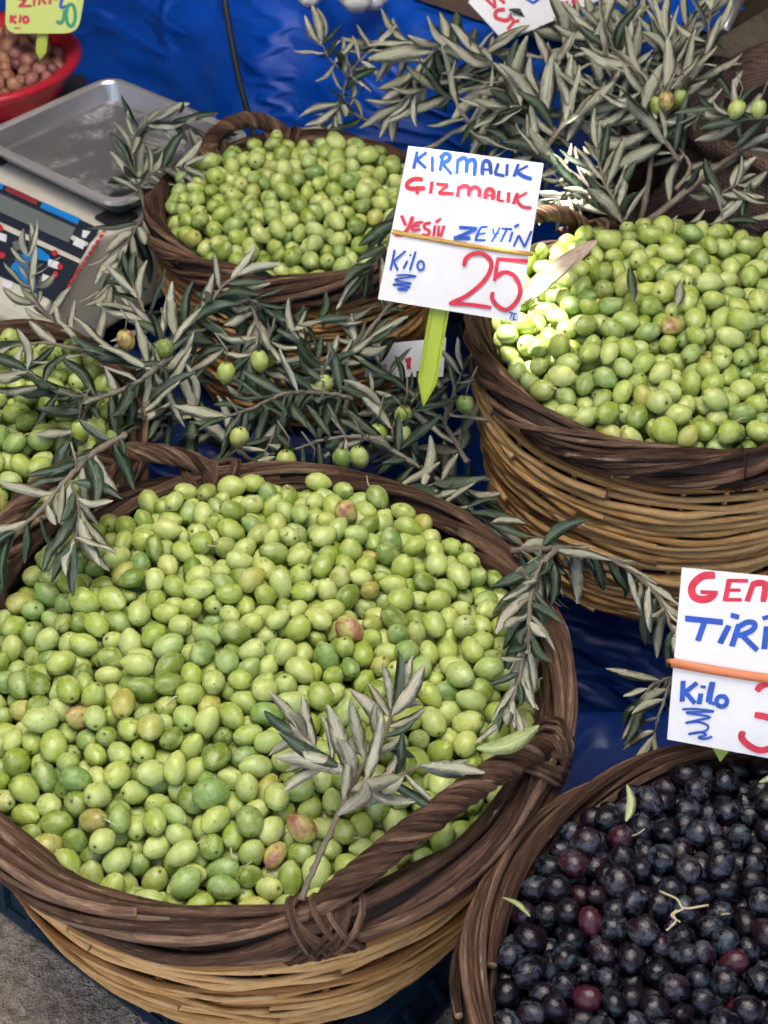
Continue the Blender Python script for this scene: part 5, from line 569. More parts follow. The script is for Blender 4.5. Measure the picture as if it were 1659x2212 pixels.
-243,43,-11,-4,-9,179,157,-88,-352,-72,-27,-30,198,172,78,-52,-10,-32,-17,168,158,36,-356,-44,-4,0,204,172,-21,95,-3,-2,-14,178,150,201,45,-15,-43,-27,202,167,59,42,-4,43,-16,173,154,124,-57,-13,-26,-7,203,184,239,-267,-68,-15,2,212,175,298,-2,-18,-38,12,201,167,
161,276,-3,-34,27,170,156,113,190,-12,39,23,202,165,16,135,-6,42,-5,181,149,165,-193,-18,-38,-2,217,190,203,-92,-27,43,-28,179,151,10,44,0,1,20,202,172,-9,-194,-6,44,0,180,160,-110,-194,-35,-26,-17,162,152,-23,-297,-33,-17,2,183,174,-121,246,1,9,6,204,155,
-349,35,-45,-43,14,196,160,18,-193,-26,38,-21,202,170,71,207,17,-17,-7,191,166,158,-230,-24,11,20,196,171,-265,-108,-40,-31,27,190,158,-204,198,0,-3,4,168,159,208,-261,-25,15,-10,217,187,-196,-104,-3,-34,-2,166,149,59,-335,-67,1,24,190,160,-365,-5,-32,-19,-16,178,151,
285,-91,-41,-6,24,205,171,-263,-186,-36,42,9,180,146,-163,283,-3,42,-5,220,177,100,37,-5,-9,22,187,158,106,277,-11,-36,-10,186,172,141,-316,-51,7,8,150,134,308,189,-17,0,9,179,177,18,-59,-6,22,-22,197,171,-239,227,-11,-5,-2,190,162,65,357,-18,5,1,198,164,
104,81,-7,-14,7,180,161,-195,77,-17,-6,-28,173,165,146,182,-3,11,14,199,165,-82,-105,-16,-42,-17,194,161,-122,-55,-11,-2,-23,194,175,260,35,0,-5,19,179,154,-187,-309,-41,-19,-14,194,163,111,248,8,38,-4,210,176,328,7,-45,-43,-17,190,174,-313,-95,-23,38,-2,218,172,
124,-145,-3,9,6,216,162,293,97,-13,18,-12,205,186,43,196,-7,-3,-6,206,190,-324,-141,-44,33,3,190,175,-113,-333,-35,21,-12,231,189,24,-7,27,13,6,195,163,-142,315,-11,9,2,218,186,-288,-224,-45,34,-9,175,147,-109,-164,3,12,14,181,163,174,-90,-8,-7,30,196,163,
-79,-327,-33,31,-9,194,166,-195,-146,-11,34,3,212,187,112,-323,-45,29,-17,207,164,228,95,9,-42,-23,190,159,159,-45,-14,19,-15,231,181,-312,28,-41,-4,2,196,180,-161,-51,4,38,-21,204,171,-319,96,-40,-29,22,215,190,41,95,17,10,-14,176,157,-146,-329,-19,-29,18,204,177,
-225,-255,-7,28,-25,165,158,252,155,-6,-21,-21,186,151,85,273,15,45,14,176,162,-215,22,-23,33,2,187,155,154,-162,-4,13,-27,198,178,-301,-30,-6,24,7,192,157,-145,223,12,38,-23,185,169,-85,286,-24,12,-30,171,141,42,-269,-15,-37,4,172,162,-132,-187,-9,33,17,203,169,
-276,-188,-4,-13,8,231,188,199,-173,-13,-44,-15,197,161,-35,-173,-9,-22,-16,190,161,8,-305,-13,-44,-11,204,175,-213,-179,-11,-38,-6,200,169,234,-112,-6,-32,11,178,160,152,246,-2,25,14,172,142,-189,-263,-2,-40,-16,210,163,-63,-36,18,-34,-7,201,162,247,-220,-30,3,-11,185,158,
149,136,-1,16,6,173,135,216,-292,-40,11,-1,198,160,56,158,11,25,-1,191,153,132,-253,-16,31,15,204,169,48,-43,-8,23,-11,190,157,-180,-178,-15,-35,-24,177,148,326,78,-12,-12,4,203,171,-259,-129,-14,-3,-24,188,160,132,-217,-6,5,20,228,178,203,-20,6,-37,9,176,155,
-44,-326,-32,26,-18,195,180,174,-259,-20,-24,15,184,156,-336,-23,-31,-8,-23,200,172,98,-198,-19,-14,12,177,154,144,-82,8,-38,2,198,169,271,-244,-45,-30,-11,168,145,-99,-41,16,-24,4,210,186,284,-214,-37,-8,-1,215,168,70,-358,-48,-32,-28,179,147,-58,-82,17,-36,-8,176,149,
199,111,7,19,-24,192,175,139,336,-9,3,-15,178,156,150,303,19,5,12,186,144,90,307,18,34,11,203,191,-193,124,8,30,-12,214,159,247,63,12,-3,0,210,178,193,-226,-27,16,10,210,175,-43,171,14,18,-16,204,166,-93,-83,5,19,-25,178,176,17,-170,-9,-27,19,154,130,
168,-323,-37,9,1,178,153,-2,-97,18,21,1,195,163,-138,-94,4,-17,-24,180,169,9,154,19,26,-2,204,156,-173,-81,-1,-12,6,181,157,55,-105,12,-11,5,179,159,153,103,3,11,-2,186,168,39,-223,-7,-43,-6,171,150,293,-36,-11,-36,14,195,158,92,-133,2,-38,-11,195,171,
-172,-122,3,10,-4,187,168,-260,-222,-32,-21,16,177,148,105,160,1,29,14,178,165,135,-306,-24,14,1,208,170,44,340,-3,28,-11,158,127,-258,-34,-10,-12,-5,187,174,135,-24,5,31,25,200,179,-221,290,-18,-39,-2,187,143,-250,-264,-71,33,-13,204,160,290,28,-6,32,-9,176,154,
-90,-351,-12,-6,-7,203,170,-197,271,-6,36,12,173,149,-189,171,9,-39,-29,196,163,326,-108,-41,-7,-16,190,149,51,22,24,19,-9,203,176,-115,-327,0,15,-12,205,176,-223,-83,-1,26,4,210,175,61,-188,-5,-39,9,176,148,250,-260,-12,-19,-18,205,173,195,10,11,11,8,185,152,
-211,-208,-29,26,-12,184,155,3,-37,23,15,19,182,160,-97,-220,-5,-7,22,201,175,202,-114,-4,-11,15,178,137,46,274,5,-25,21,196,170,-227,-285,-20,-21,-23,165,153,101,-46,13,41,-3,182,148,242,8,-5,16,26,195,168,-226,-119,-7,43,0,186,167,297,-116,-19,42,-6,198,163,
243,123,1,33,-13,205,165,83,-328,-41,-37,-28,180,137,226,252,-7,-17,-1,184,167,193,264,-3,44,-11,192,164,331,8,-9,28,-22,201,169,-89,-186,-9,-26,19,179,169,85,23,20,20,23,201,169,272,243,-17,-10,-10,177,146,94,-101,4,6,4,177,149,-8,-130,9,-1,13,183,166,
316,-83,-21,44,-13,186,167,-345,-109,-12,32,-24,209,183,-91,267,3,-22,20,180,150,236,-170,-14,-30,-21,214,184,-97,-302,-26,-31,12,179,143,0,16,25,-10,17,173,163,47,309,8,-43,-13,219,179,-132,-220,0,-9,-21,192,168,-34,-309,-5,-18,2,177,152,-302,202,-20,19,13,179,159,
-261,252,-21,-24,11,194,152,326,-33,-20,28,-13,179,154,-166,-293,-23,33,17,183,156,-157,-328,-50,36,14,182,158,282,209,-15,25,-27,176,148,333,123,-19,-37,19,180,165,363,-24,-28,-21,6,186,159,77,357,11,-1,-12,174,144,184,293,-14,-23,-20,190,148,51,-299,-23,-42,5,220,172,
8,80,-2,16,-9,203,163,0,-361,-31,-25,-28,200,188,243,219,0,26,-17,199,182,244,-80,-6,8,-15,183,159,323,157,-21,-29,-3,212,183,101,218,15,-9,-13,190,155,-42,-139,7,21,2,202,156,-226,-38,-3,-24,0,177,152,7,226,15,-17,0,186,160,360,10,-26,-39,-6,192,166,
57,-322,-40,-18,19,158,127,141,10,19,22,10,191,164,-342,-76,0,1,-6,190,176,-223,126,-2,24,-9,197,152,196,207,-7,-22,10,198,175,3,-225,3,17,6,194,152,-125,-297,-38,-30,-22,192,159,-305,-132,-19,-21,4,191,157,-10,-328,-35,-44,-17,180,159,278,128,0,-8,25,209,175,
-251,-164,-16,-41,14,183,174,91,-297,-33,27,-23,192,190,358,64,-23,-18,-6,191,157,140,-338,-35,10,24,172,140,168,-293,-26,-32,24,180,169,-128,-142,-8,14,5,176,149,-188,-38,12,17,12,167,137,-179,-227,-21,-41,24,183,148,202,73,4,20,-9,171,160,-37,-276,-10,38,-12,197,160,
149,68,12,-18,6,197,169,-333,-144,-11,26,-16,204,163,0,-273,-8,5,22,208,177,51,130,-5,-13,14,188,151,-231,259,-12,34,11,199,160,273,-163,-14,-21,25,221,195,204,-77,3,-37,-9,181,163,303,-148,-29,19,-10,182,160,-33,-361,-24,22,18,177,160,318,-177,-39,-31,-6,198,162,
57,61,23,-26,-8,195,155,359,-58,-24,-19,-28,181,161,102,108,17,30,9,192,161,283,66,2,-9,-4,185,154,42,242,11,3,15,160,141,-303,-199,-30,1,-15,184,159,-286,-81,-10,-6,7,165,154,81,-267,-20,40,-1,191,158,-28,-221,1,21,18,206,158,160,-117,8,18,15,214,171,
-310,-171,-15,-1,-10,177,170,95,58,22,38,11,197,187,240,-27,2,22,-8,186,164,-91,-137,15,-42,20,204,168,-1,271,-12,12,-25,194,179,-86,-249,-16,15,-24,188,163,2,112,13,5,-17,192,182,132,274,13,23,27,209,163,-67,-267,3,-34,-11,204,163,76,133,24,-32,2,219,178,
65,227,43,11,-16,191,165,-160,-204,-12,-20,20,175,173,66,-250,5,5,-2,211,178,360,-29,4,25,6,216,178,334,-116,-16,2,-1,162,132,270,202,18,-25,-24,200,181,333,-144,-9,-11,-25,186,164,-160,-82,29,-16,0,210,177,-308,-193,9,-7,7,181,156,121,338,19,-25,6,201,164,
-120,-72,25,28,-11,204,177,27,-251,9,-12,19,214,181,67,-38,20,-11,24,190,176,-315,-60,15,26,-6,197,177,228,-202,-14,43,-24,165,145,-68,-233,11,-13,-18,185,154,-8,-203,25,16,11,180,172,-248,-264,-30,4,15,187,144,331,75,20,28,5,208,157,168,163,17,-16,-5,203,176,
126,-114,14,21,-20,198,181,-241,-188,9,-39,6,181,179,-173,-317,-3,-34,-16,199,169,-30,11,33,37,-27,184,148,27,-119,11,-11,22,172,155,194,-102,18,42,-9,172,141,116,-190,7,-29,18,185,166,34,128,21,-29,-2,186,176,-56,-360,-4,-42,-22,169,151,-248,-269,3,32,-11,163,135,
243,-141,10,15,-29,189,170,214,290,-7,21,21,203,172,258,-191,-28,17,-28,169,152,44,-329,-7,-45,-13,198,171,-217,-110,21,11,-6,191,154,176,-284,6,-38,12,208,173,275,160,14,20,18,173,149,-251,-66,-5,-34,4,159,143,179,-58,16,29,-12,205,169,114,11,38,-23,9,218,175,
71,-217,-5,-18,-24,193,158,-222,-209,-3,-31,1,160,125,83,171,25,-2,2,198,169,283,229,6,0,-5,168,140,-198,-68,22,37,5,215,188,35,-361,-10,-45,-9,204,172,45,359,19,29,12,189,148,226,153,12,27,3,181,163,350,-93,-29,-9,-23,189,169,129,202,12,-24,1,171,132,
-184,-159,18,10,15,183,146,-106,-273,-25,-33,22,186,152,-64,-170,3,26,-21,174,147,77,-313,-6,8,14,181,156,361,11,8,-8,24,184,168,133,122,24,-23,12,201,174,121,80,22,-20,27,191,151,-141,-274,-22,-21,12,208,155,69,-344,-18,-29,-4,183,149,171,125,19,-16,11,197,150,
223,-282,2,-44,14,222,193,30,-87,21,18,-3,197,152,334,143,7,21,7,184,160,218,-163,22,4,25,224,195,-289,-111,-3,6,-25,197,148,-13,-296,14,34,1,207,174,303,202,11,-43,-18,175,138,61,261,40,42,-28,220,178,158,-248,7,-12,11,192,182,264,-54,2,26,-18,219,166,
314,115,7,25,-4,183,157,-318,-97,15,34,29,222,181,115,-279,-20,33,-3,169,146,180,236,12,17,26,224,185,325,-22,9,1,7,177,171,302,-199,-13,-33,19,206,179,83,-8,34,-17,-22,221,182,222,-233,-4,38,-22,206,182,359,52,6,27,6,201,171,-27,-115,30,-20,-2,192,164,
-112,-114,6,17,-6,195,155,180,-177,11,-25,-14,176,161,37,-298,9,-11,-7,202,170,227,-96,19,-45,-21,186,151,-335,-37,1,-37,24,178,158,-142,-126,12,20,4,179,145,302,-152,7,-18,18,204,189,272,-130,-2,-3,23,208,162,276,-235,-13,7,21,195,169,104,-257,2,21,8,175,168,
35,159,36,8,-15,198,163,306,-62,-1,-30,23,185,149,-251,127,10,29,-23,185,157,-87,-305,6,28,-21,198,174,64,295,36,-31,-24,183,157,74,59,48,-24,3,181,150,121,-342,-13,-35,-17,186,161,23,36,30,-12,-25,151,149,109,-75,11,41,-6,176,150,-142,-304,0,33,-10,187,151,
26,-200,9,24,-17,204,153,-132,-198,28,31,-2,214,169,214,82,35,-41,-12,204,172,226,-4,23,1,-15,184,162,42,-170,7,7,-1,185,137,162,-323,-6,1,12,225,172,-28,-41,28,-35,-13,182,148,345,104,9,-33,-19,216,164,-316,-130,14,-40,-26,179,159,228,202,28,24,16,197,176,
-120,-249,-11,8,-12,197,157,303,151,5,23,-5,193,161,-202,-302,-9,-6,30,199,164,88,-169,5,-13,17,204,183,197,-304,-12,10,-12,197,170,183,48,16,40,18,188,159,252,-220,1,10,-27,173,144,191,288,17,32,-25,175,160,20,69,26,-17,-11,201,162,135,157,14,-11,20,178,153,
134,-158,24,-27,-13,196,162,171,16,30,21,-5,220,172,232,-60,16,13,-23,204,162,-152,-240,-15,-10,-20,196,156,169,-20,12,-27,-14,192,170,-278,-57,14,-33,27,225,193,97,-351,-34,-44,20,187,147,-14,-361,2,24,-20,198,158,71,-131,31,-31,18,203,179,222,29,5,-25,4,168,135,
224,122,24,31,-21,182,143,-225,-151,11,18,9,231,185,-261,-158,18,40,20,199,168,-101,-186,26,-19,-29,200,166,81,-96,29,-36,-1,189,149,354,-80,4,23,9,183,164,-62,-328,0,22,26,208,166,34,-48,25,-23,-19,211,180,117,-28,36,-9,18,211,178,214,229,10,-41,-25,166,153,
-7,-162,2,15,1,181,143,173,197,13,-12,18,169,155,-285,-222,-13,-3,16,189,173,-65,-117,8,25,19,181,140,296,126,31,-27,9,204,162,-17,-253,14,27,-9,206,163,37,214,23,-37,3,188,165,12,294,9,33,6,180,155,298,87,20,43,8,179,163,285,-187,15,-28,1,208,173,
294,-23,19,-21,-14,182,155,-27,-78,31,-18,23,201,169,-15,78,23,12,-17,180,152,-255,-97,-10,-42,17,229,174,-81,-70,37,-26,6,228,191,10,-337,-2,40,29,200,171,334,30,20,8,30,207,197,-291,-153,4,37,8,199,156,146,250,26,-42,-1,179,155,-197,-279,-31,37,15,156,142,
-266,-248,-14,2,23,183,150,96,38,50,6,-27,186,146,-131,-274,11,24,4,189,167,197,143,19,21,30,201,166,151,221,15,-11,14,173,150,143,-52,26,12,-3,207,181,125,-87,36,15,-4,187,162,13,-176,24,-45,-11,201,163,307,7,14,29,8,173,162,145,-280,-3,-1,-26,186,147,
12,-278,27,-12,16,193,165,152,94,34,-27,-2,185,156,51,186,25,0,23,160,138,-154,-248,18,12,2,228,182,214,52,24,4,-19,188,147,200,-202,1,6,12,211,172,130,44,27,40,9,199,162,-117,-304,27,1,10,211,190,7,-66,23,-41,-22,158,127,91,-66,33,-8,24,174,146,
67,-284,4,-2,21,192,163,97,88,37,8,2,168,137,-279,-126,22,-26,-13,197,149,-82,-164,25,-21,-29,162,141,102,-149,29,5,-7,188,166,198,177,18,21,-7,185,158,42,-155,35,-4,-7,219,181,-11,46,23,24,6,164,146,-134,-159,23,21,-13,196,172,21,185,20,-43,26,174,151,
-95,-108,35,26,-19,202,180,333,124,31,4,17,167,149,267,102,28,-22,17,214,177,113,-181,40,-40,-9,201,180,214,23,38,-4,16,203,170,100,-225,4,-11,28,178,156,252,-190,7,5,-22,205,162,-100,-270,6,29,4,180,155,158,141,46,-27,0,226,193,204,-78,36,-43,0,201,165,
-112,-237,21,-30,-15,219,177,318,-105,6,18,-1,204,168,-60,-103,37,44,8,186,147,55,-191,24,22,2,203,151,207,-45,21,14,7,159,131,246,32,28,-6,17,215,172,-131,-105,32,-2,-3,181,153,-204,-232,4,29,20,201,169,147,-191,14,-9,30,183,155,-65,-133,33,-9,-24,209,156,
254,140,29,-16,-6,206,181,214,-127,29,2,-27,229,186,-194,-131,26,5,16,189,158,110,148,34,-38,-28,201,183,69,152,51,-42,1,228,172,8,-125,38,-10,-3,197,176,22,-149,10,2,-19,185,149,46,-227,24,-25,-25,179,166,237,276,10,42,18,177,149,-184,-101,22,23,1,154,136,
42,-110,40,-31,-13,187,158,111,190,34,28,-1,214,175,165,-146,26,-39,-28,186,163,87,-39,49,37,-2,196,163,8,130,43,25,14,185,165,32,292,32,-17,-13,187,156,127,-241,19,-18,-1,180,164,-163,-185,16,-20,1,192,168,306,52,19,18,3,195,158,-56,-293,13,24,24,179,144,
-192,-201,-1,22,24,206,157,14,-232,34,36,-14,207,169,34,238,42,10,-7,183,159,-7,-11,39,-1,6,188,154,46,44,49,-26,14,186,167,-234,-58,22,-10,23,192,150,99,-287,12,-30,-29,175,153,-220,-207,25,20,13,173,152,148,193,31,23,18,203,160,54,88,46,-6,3,190,164,
257,-112,20,-13,26,205,176,-45,-263,30,26,10,216,182,190,-241,1,27,7,201,154,3,96,45,12,26,186,175,196,111,43,4,9,201,185,168,-86,30,-16,-29,187,155,51,-19,43,-22,9,207,169,122,303,28,26,-8,166,139,61,-73,21,-17,-25,195,176,-37,-189,20,-9,-26,186,163,
-247,-89,21,-17,0,202,165,149,-16,37,22,9,190,162,-249,-123,15,-15,12,170,157,127,224,33,-13,22,189,159,334,-54,9,-36,26,201,168,247,177,16,3,-3,170,140,263,-31,25,-13,3,179,163,261,2,23,7,-7,184,160,-174,-222,12,30,27,194,157,-50,-81,54,30,-24,190,157,
274,12,52,35,1,215,179,97,-89,57,-6,-4,203,172,-194,-186,31,-43,13,185,159,241,63,43,-15,-12,175,142,127,94,51,31,-18,200,157,101,118,50,-37,-20,202,178,149,-121,37,-32,-7,178,148,-165,-117,38,41,27,216,167,101,-116,35,-26,-18,180,142,-71,-196,24,-32,26,180,157,
286,-90,15,13,24,225,194,233,-34,35,31,-28,183,160,277,62,32,-23,-10,204,169,20,14,53,36,4,180,174,86,-203,21,-28,14,177,157,1,47,51,-32,2,202,170,90,-262,30,0,7,203,163,-234,-134,40,-40,8,183,149,7,206,40,2,19,180,163,160,52,42,30,-5,207,171,
162,-174,39,42,6,188,156,-280,-92,20,-5,13,191,158,143,23,51,-10,-2,201,171,256,249,11,39,3,181,162,76,-174,45,-24,22,214,194,-166,-284,9,-36,5,200,158,77,196,47,0,-20,195,160,96,245,38,27,-5,196,174,186,-33,36,-20,0,183,150,179,185,42,-20,-14,188,159,
-219,-86,39,40,-6,176,143,38,332,34,30,17,182,167,-133,-83,55,-3,11,206,174,-52,-162,33,-43,18,178,163,-14,-154,31,-1,12,225,179,-5,-55,48,11,21,201,167,305,26,42,13,4,189,160,52,-271,29,8,13,192,168,31,-200,40,-25,-6,197,149,27,74,59,-24,-14,192,172,
110,-314,-1,-13,29,197,170,37,132,51,-26,-11,158,129,65,117,52,37,-7,193,158,169,-214,9,-26,-23,193,154,136,167,43,-26,-12,165,144,256,-79,27,9,25,193,161,164,276,28,-9,-7,182,155,-42,-220,31,9,18,203,171,197,213,32,17,8,197,157,-39,-137,52,42,10,192,157,
-82,-257,29,-14,17,205,169,191,-203,33,-23,3,219,171,
 ]),
}
from mathutils import noise as mnoise
def nz3(x, y, z=0.0): return mnoise.noise(Vector((x, y, z)))
def smooth(a, b, x):
    t = max(0.0, min(1.0, (x - a) / (b - a))); return t * t * (3 - 2 * t)

GZ = 0.0        # ground level
PV = 0.186      # top of the raised pavement the front crates stand on
# ================================================================== SETTING
# ---- ground: rough pavement, one sheet out to the horizon
def ground():
    m, nt, b = new_mat('rough_pavement'); g = G(nt)
    oc = g.n('ShaderNodeTexCoord').outputs['Object']
    n1 = g.noise(oc, 9, 5, 0.65); n2 = g.noise(oc, 120, 4, 0.6); n3 = g.noise(oc, 420, 2, 0.5)
    col = g.ramp(g.math('ADD', g.math('MULTIPLY', n1, 0.4), g.math('MULTIPLY', n2, 0.6)), [(0.32, (0.12, 0.096, 0.068)), (0.5, (0.40, 0.335, 0.25)), (0.68, (0.62, 0.535, 0.41))])
    col = g.mix(g.rng(n3, 0.60, 0.68, 0.0, 0.7), col, (0.04, 0.034, 0.028))
    g.to(col, b, 'Base Color'); b.inputs['Roughness'].default_value = 0.9
    g.bump(g.math('ADD', n2, g.math('MULTIPLY', n3, 0.5)), 0.9, 0.006, b)
    mb = MB(); mb.add([(-600, -600, 0), (600, -600, 0), (600, 600, 0), (-600, 600, 0)], [(0, 1, 2, 3)])
    o = mb.build('ground', m); tag(o, 'rough grey brown road surface under the stall', kind='structure')
    # raised pavement: finely broken top in front, a straight back edge
    xs = [-3.0, -2.0] + list(np.arange(-1.0, 0.25, 0.0075)) + [1.0, 2.0, 3.0]; ys = [-3.0, -1.0, 0.0] + list(np.arange(0.35, 0.925, 0.0075)) + [0.93]
    mb = MB(); vs = []
    for y in ys:
        for x in xs:
            z = 0.0
            if -0.99 < x < 0.24 and 0.36 < y < 0.92:
                z = 0.0035 * nz3(x * 60, y * 60) + 0.0028 * nz3(x * 140, y * 140, 3) - 0.006 * max(0, nz3(x * 45, y * 45, 9) - 0.25)
            vs.append((x, y, PV + z))
    nx = len(xs); ny = len(ys)
    fs = [(j*nx+i, j*nx+i+1, (j+1)*nx+i+1, (j+1)*nx+i) for j in range(ny-1) for i in range(nx-1)]
    b0 = len(vs); vs += [(x, 0.93, 0.001) for x in xs]
    fs += [((ny-1)*nx+i, (ny-1)*nx+i+1, b0+i+1, b0+i) for i in range(nx-1)]
    mb.add(vs, fs); o = mb.build('pavement', m); tag(o, 'rough grey brown pavement at the bottom left corner', kind='structure')
ground()

# ---- market awning above, out of the picture: dark canvas with one slit; panel and curtains added to shape light
def awning():
    m, nt, b = new_mat('added_panel_cloth'); g = G(nt)
    oc = g.n('ShaderNodeTexCoord').outputs['Object']
    col = g.mix(g.noise(oc, 3, 3), (0.84, 0.83, 0.80), (0.90, 0.89, 0.87))
    tr = g.n('ShaderNodeBsdfTranslucent', {'Color': col}); df = g.n('ShaderNodeBsdfDiffuse', {'Color': col})
    mx = g.n('ShaderNodeMixShader', {0: 0.80, 1: df.outputs[0], 2: tr.outputs[0]})
    nt.links.new(mx.outputs[0], nt.nodes['Material Output'].inputs[0])
    dark = simple('awning_canvas', (0.055, 0.050, 0.044), 0.9, 0, 3, 0.3)
    z0 = 2.25
    P0 = Vector((0.150, 1.33, 0.48)); H = P0 + TO_SUN * ((z0 - P0.z) / TO_SUN.z)
    px0, px1, py0, py1 = -0.72, 0.55, 0.05, 1.35           # white panel, added as a soft light from above
    hx0, hx1, hy0, hy1 = H.x - 0.10, H.x + 0.10, H.y - 0.26, H.y + 0.28
    xs = sorted([-3.4, -2.2, hx0, hx1, px0, px1, 1.6, 2.4]); ys = sorted([-0.9, py0, 0.6, py1, hy0, hy1, 2.8, 4.3])
    root = empty('market_awning', (0, 2, 0)); nx = len(xs); vs = [(x, y - 2, z0) for y in ys for x in xs]
    fw = []; fd = []
    for j in range(len(ys) - 1):
        for i in range(nx - 1):
            cx = (xs[i] + xs[i+1]) / 2; cy = (ys[j] + ys[j+1]) / 2; f = (j*nx+i, j*nx+i+1, (j+1)*nx+i+1, (j+1)*nx+i)
            if hx0 < cx < hx1 and hy0 < cy < hy1: continue
            (fw if px0 < cx < px1 and py0 < cy < py1 else fd).append(f)
    # the torn slit: an irregular hole inside its cell
    hole = [(0.012, -0.215), (0.030, -0.13), (0.022, -0.06), (0.046, 0.02), (0.052, 0.11), (0.078, 0.20), (0.066, 0.235), (0.030, 0.16), (0.006, 0.09), (-0.012, 0.02), (-0.050, -0.05), (-0.056, -0.13), (-0.030, -0.19)]
    hb = len(vs); ring = []
    for (dx, dy) in hole:
        k = max(abs(dx) / 0.10 if dx else 0, (dy / 0.28 if dy > 0 else -dy / 0.26)); ring.append((H.x + dx / k, H.y + dy / k - 2, z0))
    vs += [(H.x + dx, H.y + dy - 2, z0) for dx, dy in hole] + ring; nh = len(hole)
    fd += [(hb + i, hb + (i+1) % nh, hb + nh + (i+1) % nh, hb + nh + i) for i in range(nh)]
    c0 = len(vs); vs += [(hx0, hy0 - 2, z0), (hx1, hy0 - 2, z0), (hx1, hy1 - 2, z0), (hx0, hy1 - 2, z0)]
    for i in range(nh):       # close the cell corners
        a_, b2 = ring[i], ring[(i+1) % nh]
        for q in range(4):
            cxx, cyy = vs[c0+q][0], vs[c0+q][1]
            if abs(a_[0] - b2[0]) > 1e-6 and abs(a_[1] - b2[1]) > 1e-6 and min(abs(a_[0]-cxx), abs(b2[0]-cxx)) < 1e-6 and min(abs(a_[1]-cyy), abs(b2[1]-cyy)) < 1e-6: fd.append((hb + nh + i, hb + nh + (i+1) % nh, c0 + q))
    mb = MB(); mb.add(vs, fd); mb.build('canvas', dark, root, smooth=False)
    mb = MB(); mb.add(vs, fw); mb.build('added_light_panel', m, root, smooth=False)
    pm = simple('awning_pole', (0.55, 0.55, 0.55), 0.4, 0.8)
    for x in (-3.38, 2.38):
        for y in (-0.88, 4.28):
            p = MB(); p.tube([(x, y - 2, GZ), (x, y - 2, z0)], 0.022, 10); p.build('pole', pm, root)
    for (a, b_, zb) in (((-3.36, -0.86), (-3.36, 4.26), GZ + 0.01), ((-3.36, 4.26), (2.36, 4.26), GZ + 0.01), ((2.36, 4.26), (2.36, -0.86), GZ + 0.01), ((2.36, -0.88), (-3.36, -0.88), 2.12)):  # unseen curtains and front valance, added to cut low sky light
        c = MB(); n = 60; vs = []
        dx, dy = b_[0] - a[0], b_[1] - a[1]; ln = math.hypot(dx, dy)
        for i in range(n + 1):
            w = 0.03 * math.sin(i * 1.9); x = a[0] + dx * i / n - dy / ln * w; y = a[1] + dy * i / n + dx / ln * w
            vs += [(x, y - 2, zb), (x, y - 2, z0 - 0.01)]
        c.add(vs, [(2*i, 2*i+2, 2*i+3, 2*i+1) for i in range(n)]); c.build('added_light_blocker', dark, root)
    tag(root, 'dark canvas market awning over the stall, its curtains and white panel added unseen to shape the light', 'awning')
awning()

# ---- blue tarpaulins
def tarp_mat(name, k):
    m, nt, b = new_mat(name); g = G(nt)
    oc = g.n('ShaderNodeTexCoord').outputs['Object']
    n1 = g.noise(oc, 7, 4, 0.6)
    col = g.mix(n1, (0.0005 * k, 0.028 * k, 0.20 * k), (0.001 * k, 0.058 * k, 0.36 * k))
    dust = g.rng(g.noise(oc, 11, 6, 0.7, 0.8), 0.60, 0.78)
    col = g.mix(g.math('MULTIPLY', dust, 0.15 * k), col, (0.10, 0.19, 0.48))
    g.to(col, b, 'Base Color'); g.to(g.rng(n1, 0.3, 0.7, 0.30, 0.46), b, 'Roughness')
    wv = g.n('ShaderNodeTexWave', {'Vector': oc, 'Scale': 160.0, 'Distortion': 0.2}, bands_direction='Z').outputs['Fac']
    sv = g.n('ShaderNodeVectorMath', {0: oc, 1: (1.0, 1.0, 2.6)}, operation='MULTIPLY').outputs[0]
    c1 = g.noise(sv, 5, 3, 0.5, 0.35); rd = g.math('ABSOLUTE', g.math('SUBTRACT', g.noise(sv, 3.2, 3, 0.55, 0.3), 0.5)); cr = g.math('ADD', c1, g.rng(rd, 0.0, 0.05, 0.35, 0.0))
    g.bump(g.math('ADD', g.math('MULTIPLY', cr, 1.0), g.math('MULTIPLY', wv, 0.02)), 0.6, 0.03, b)
    return m
M['tarp'] = tarp_mat('blue_tarpaulin', 1.8); M['shaded_tarp'] = tarp_mat('shaded_tarpaulin', 0.42)  # same tarp twice; the under-basket copy has shade put into its colour
def sheet(name, fn, nu, nv, mat, thick=0.0):
    mb = MB(); vs = []; uv = []
    for j in range(nv + 1):
        for i in range(nu + 1):
            vs.append(fn(i / nu, j / nv)); uv.append((i / nu, j / nv))
    n = nu + 1
    mb.add(vs, [(j*n+i, j*n+i+1, (j+1)*n+i+1, (j+1)*n+i) for j in range(nv) for i in range(nu)], uv)
    return mb.build(name, mat)
def rbox(px, py, cx, cy, hx, hy, rot, soft):
    c, k = math.cos(rot), math.sin(rot); x = (px - cx) * c + (py - cy) * k; y = -(px - cx) * k + (py - cy) * c
    d = math.hypot(max(0, abs(x) - hx), max(0, abs(y) - hy)); return 1 - smooth(0, soft, d)
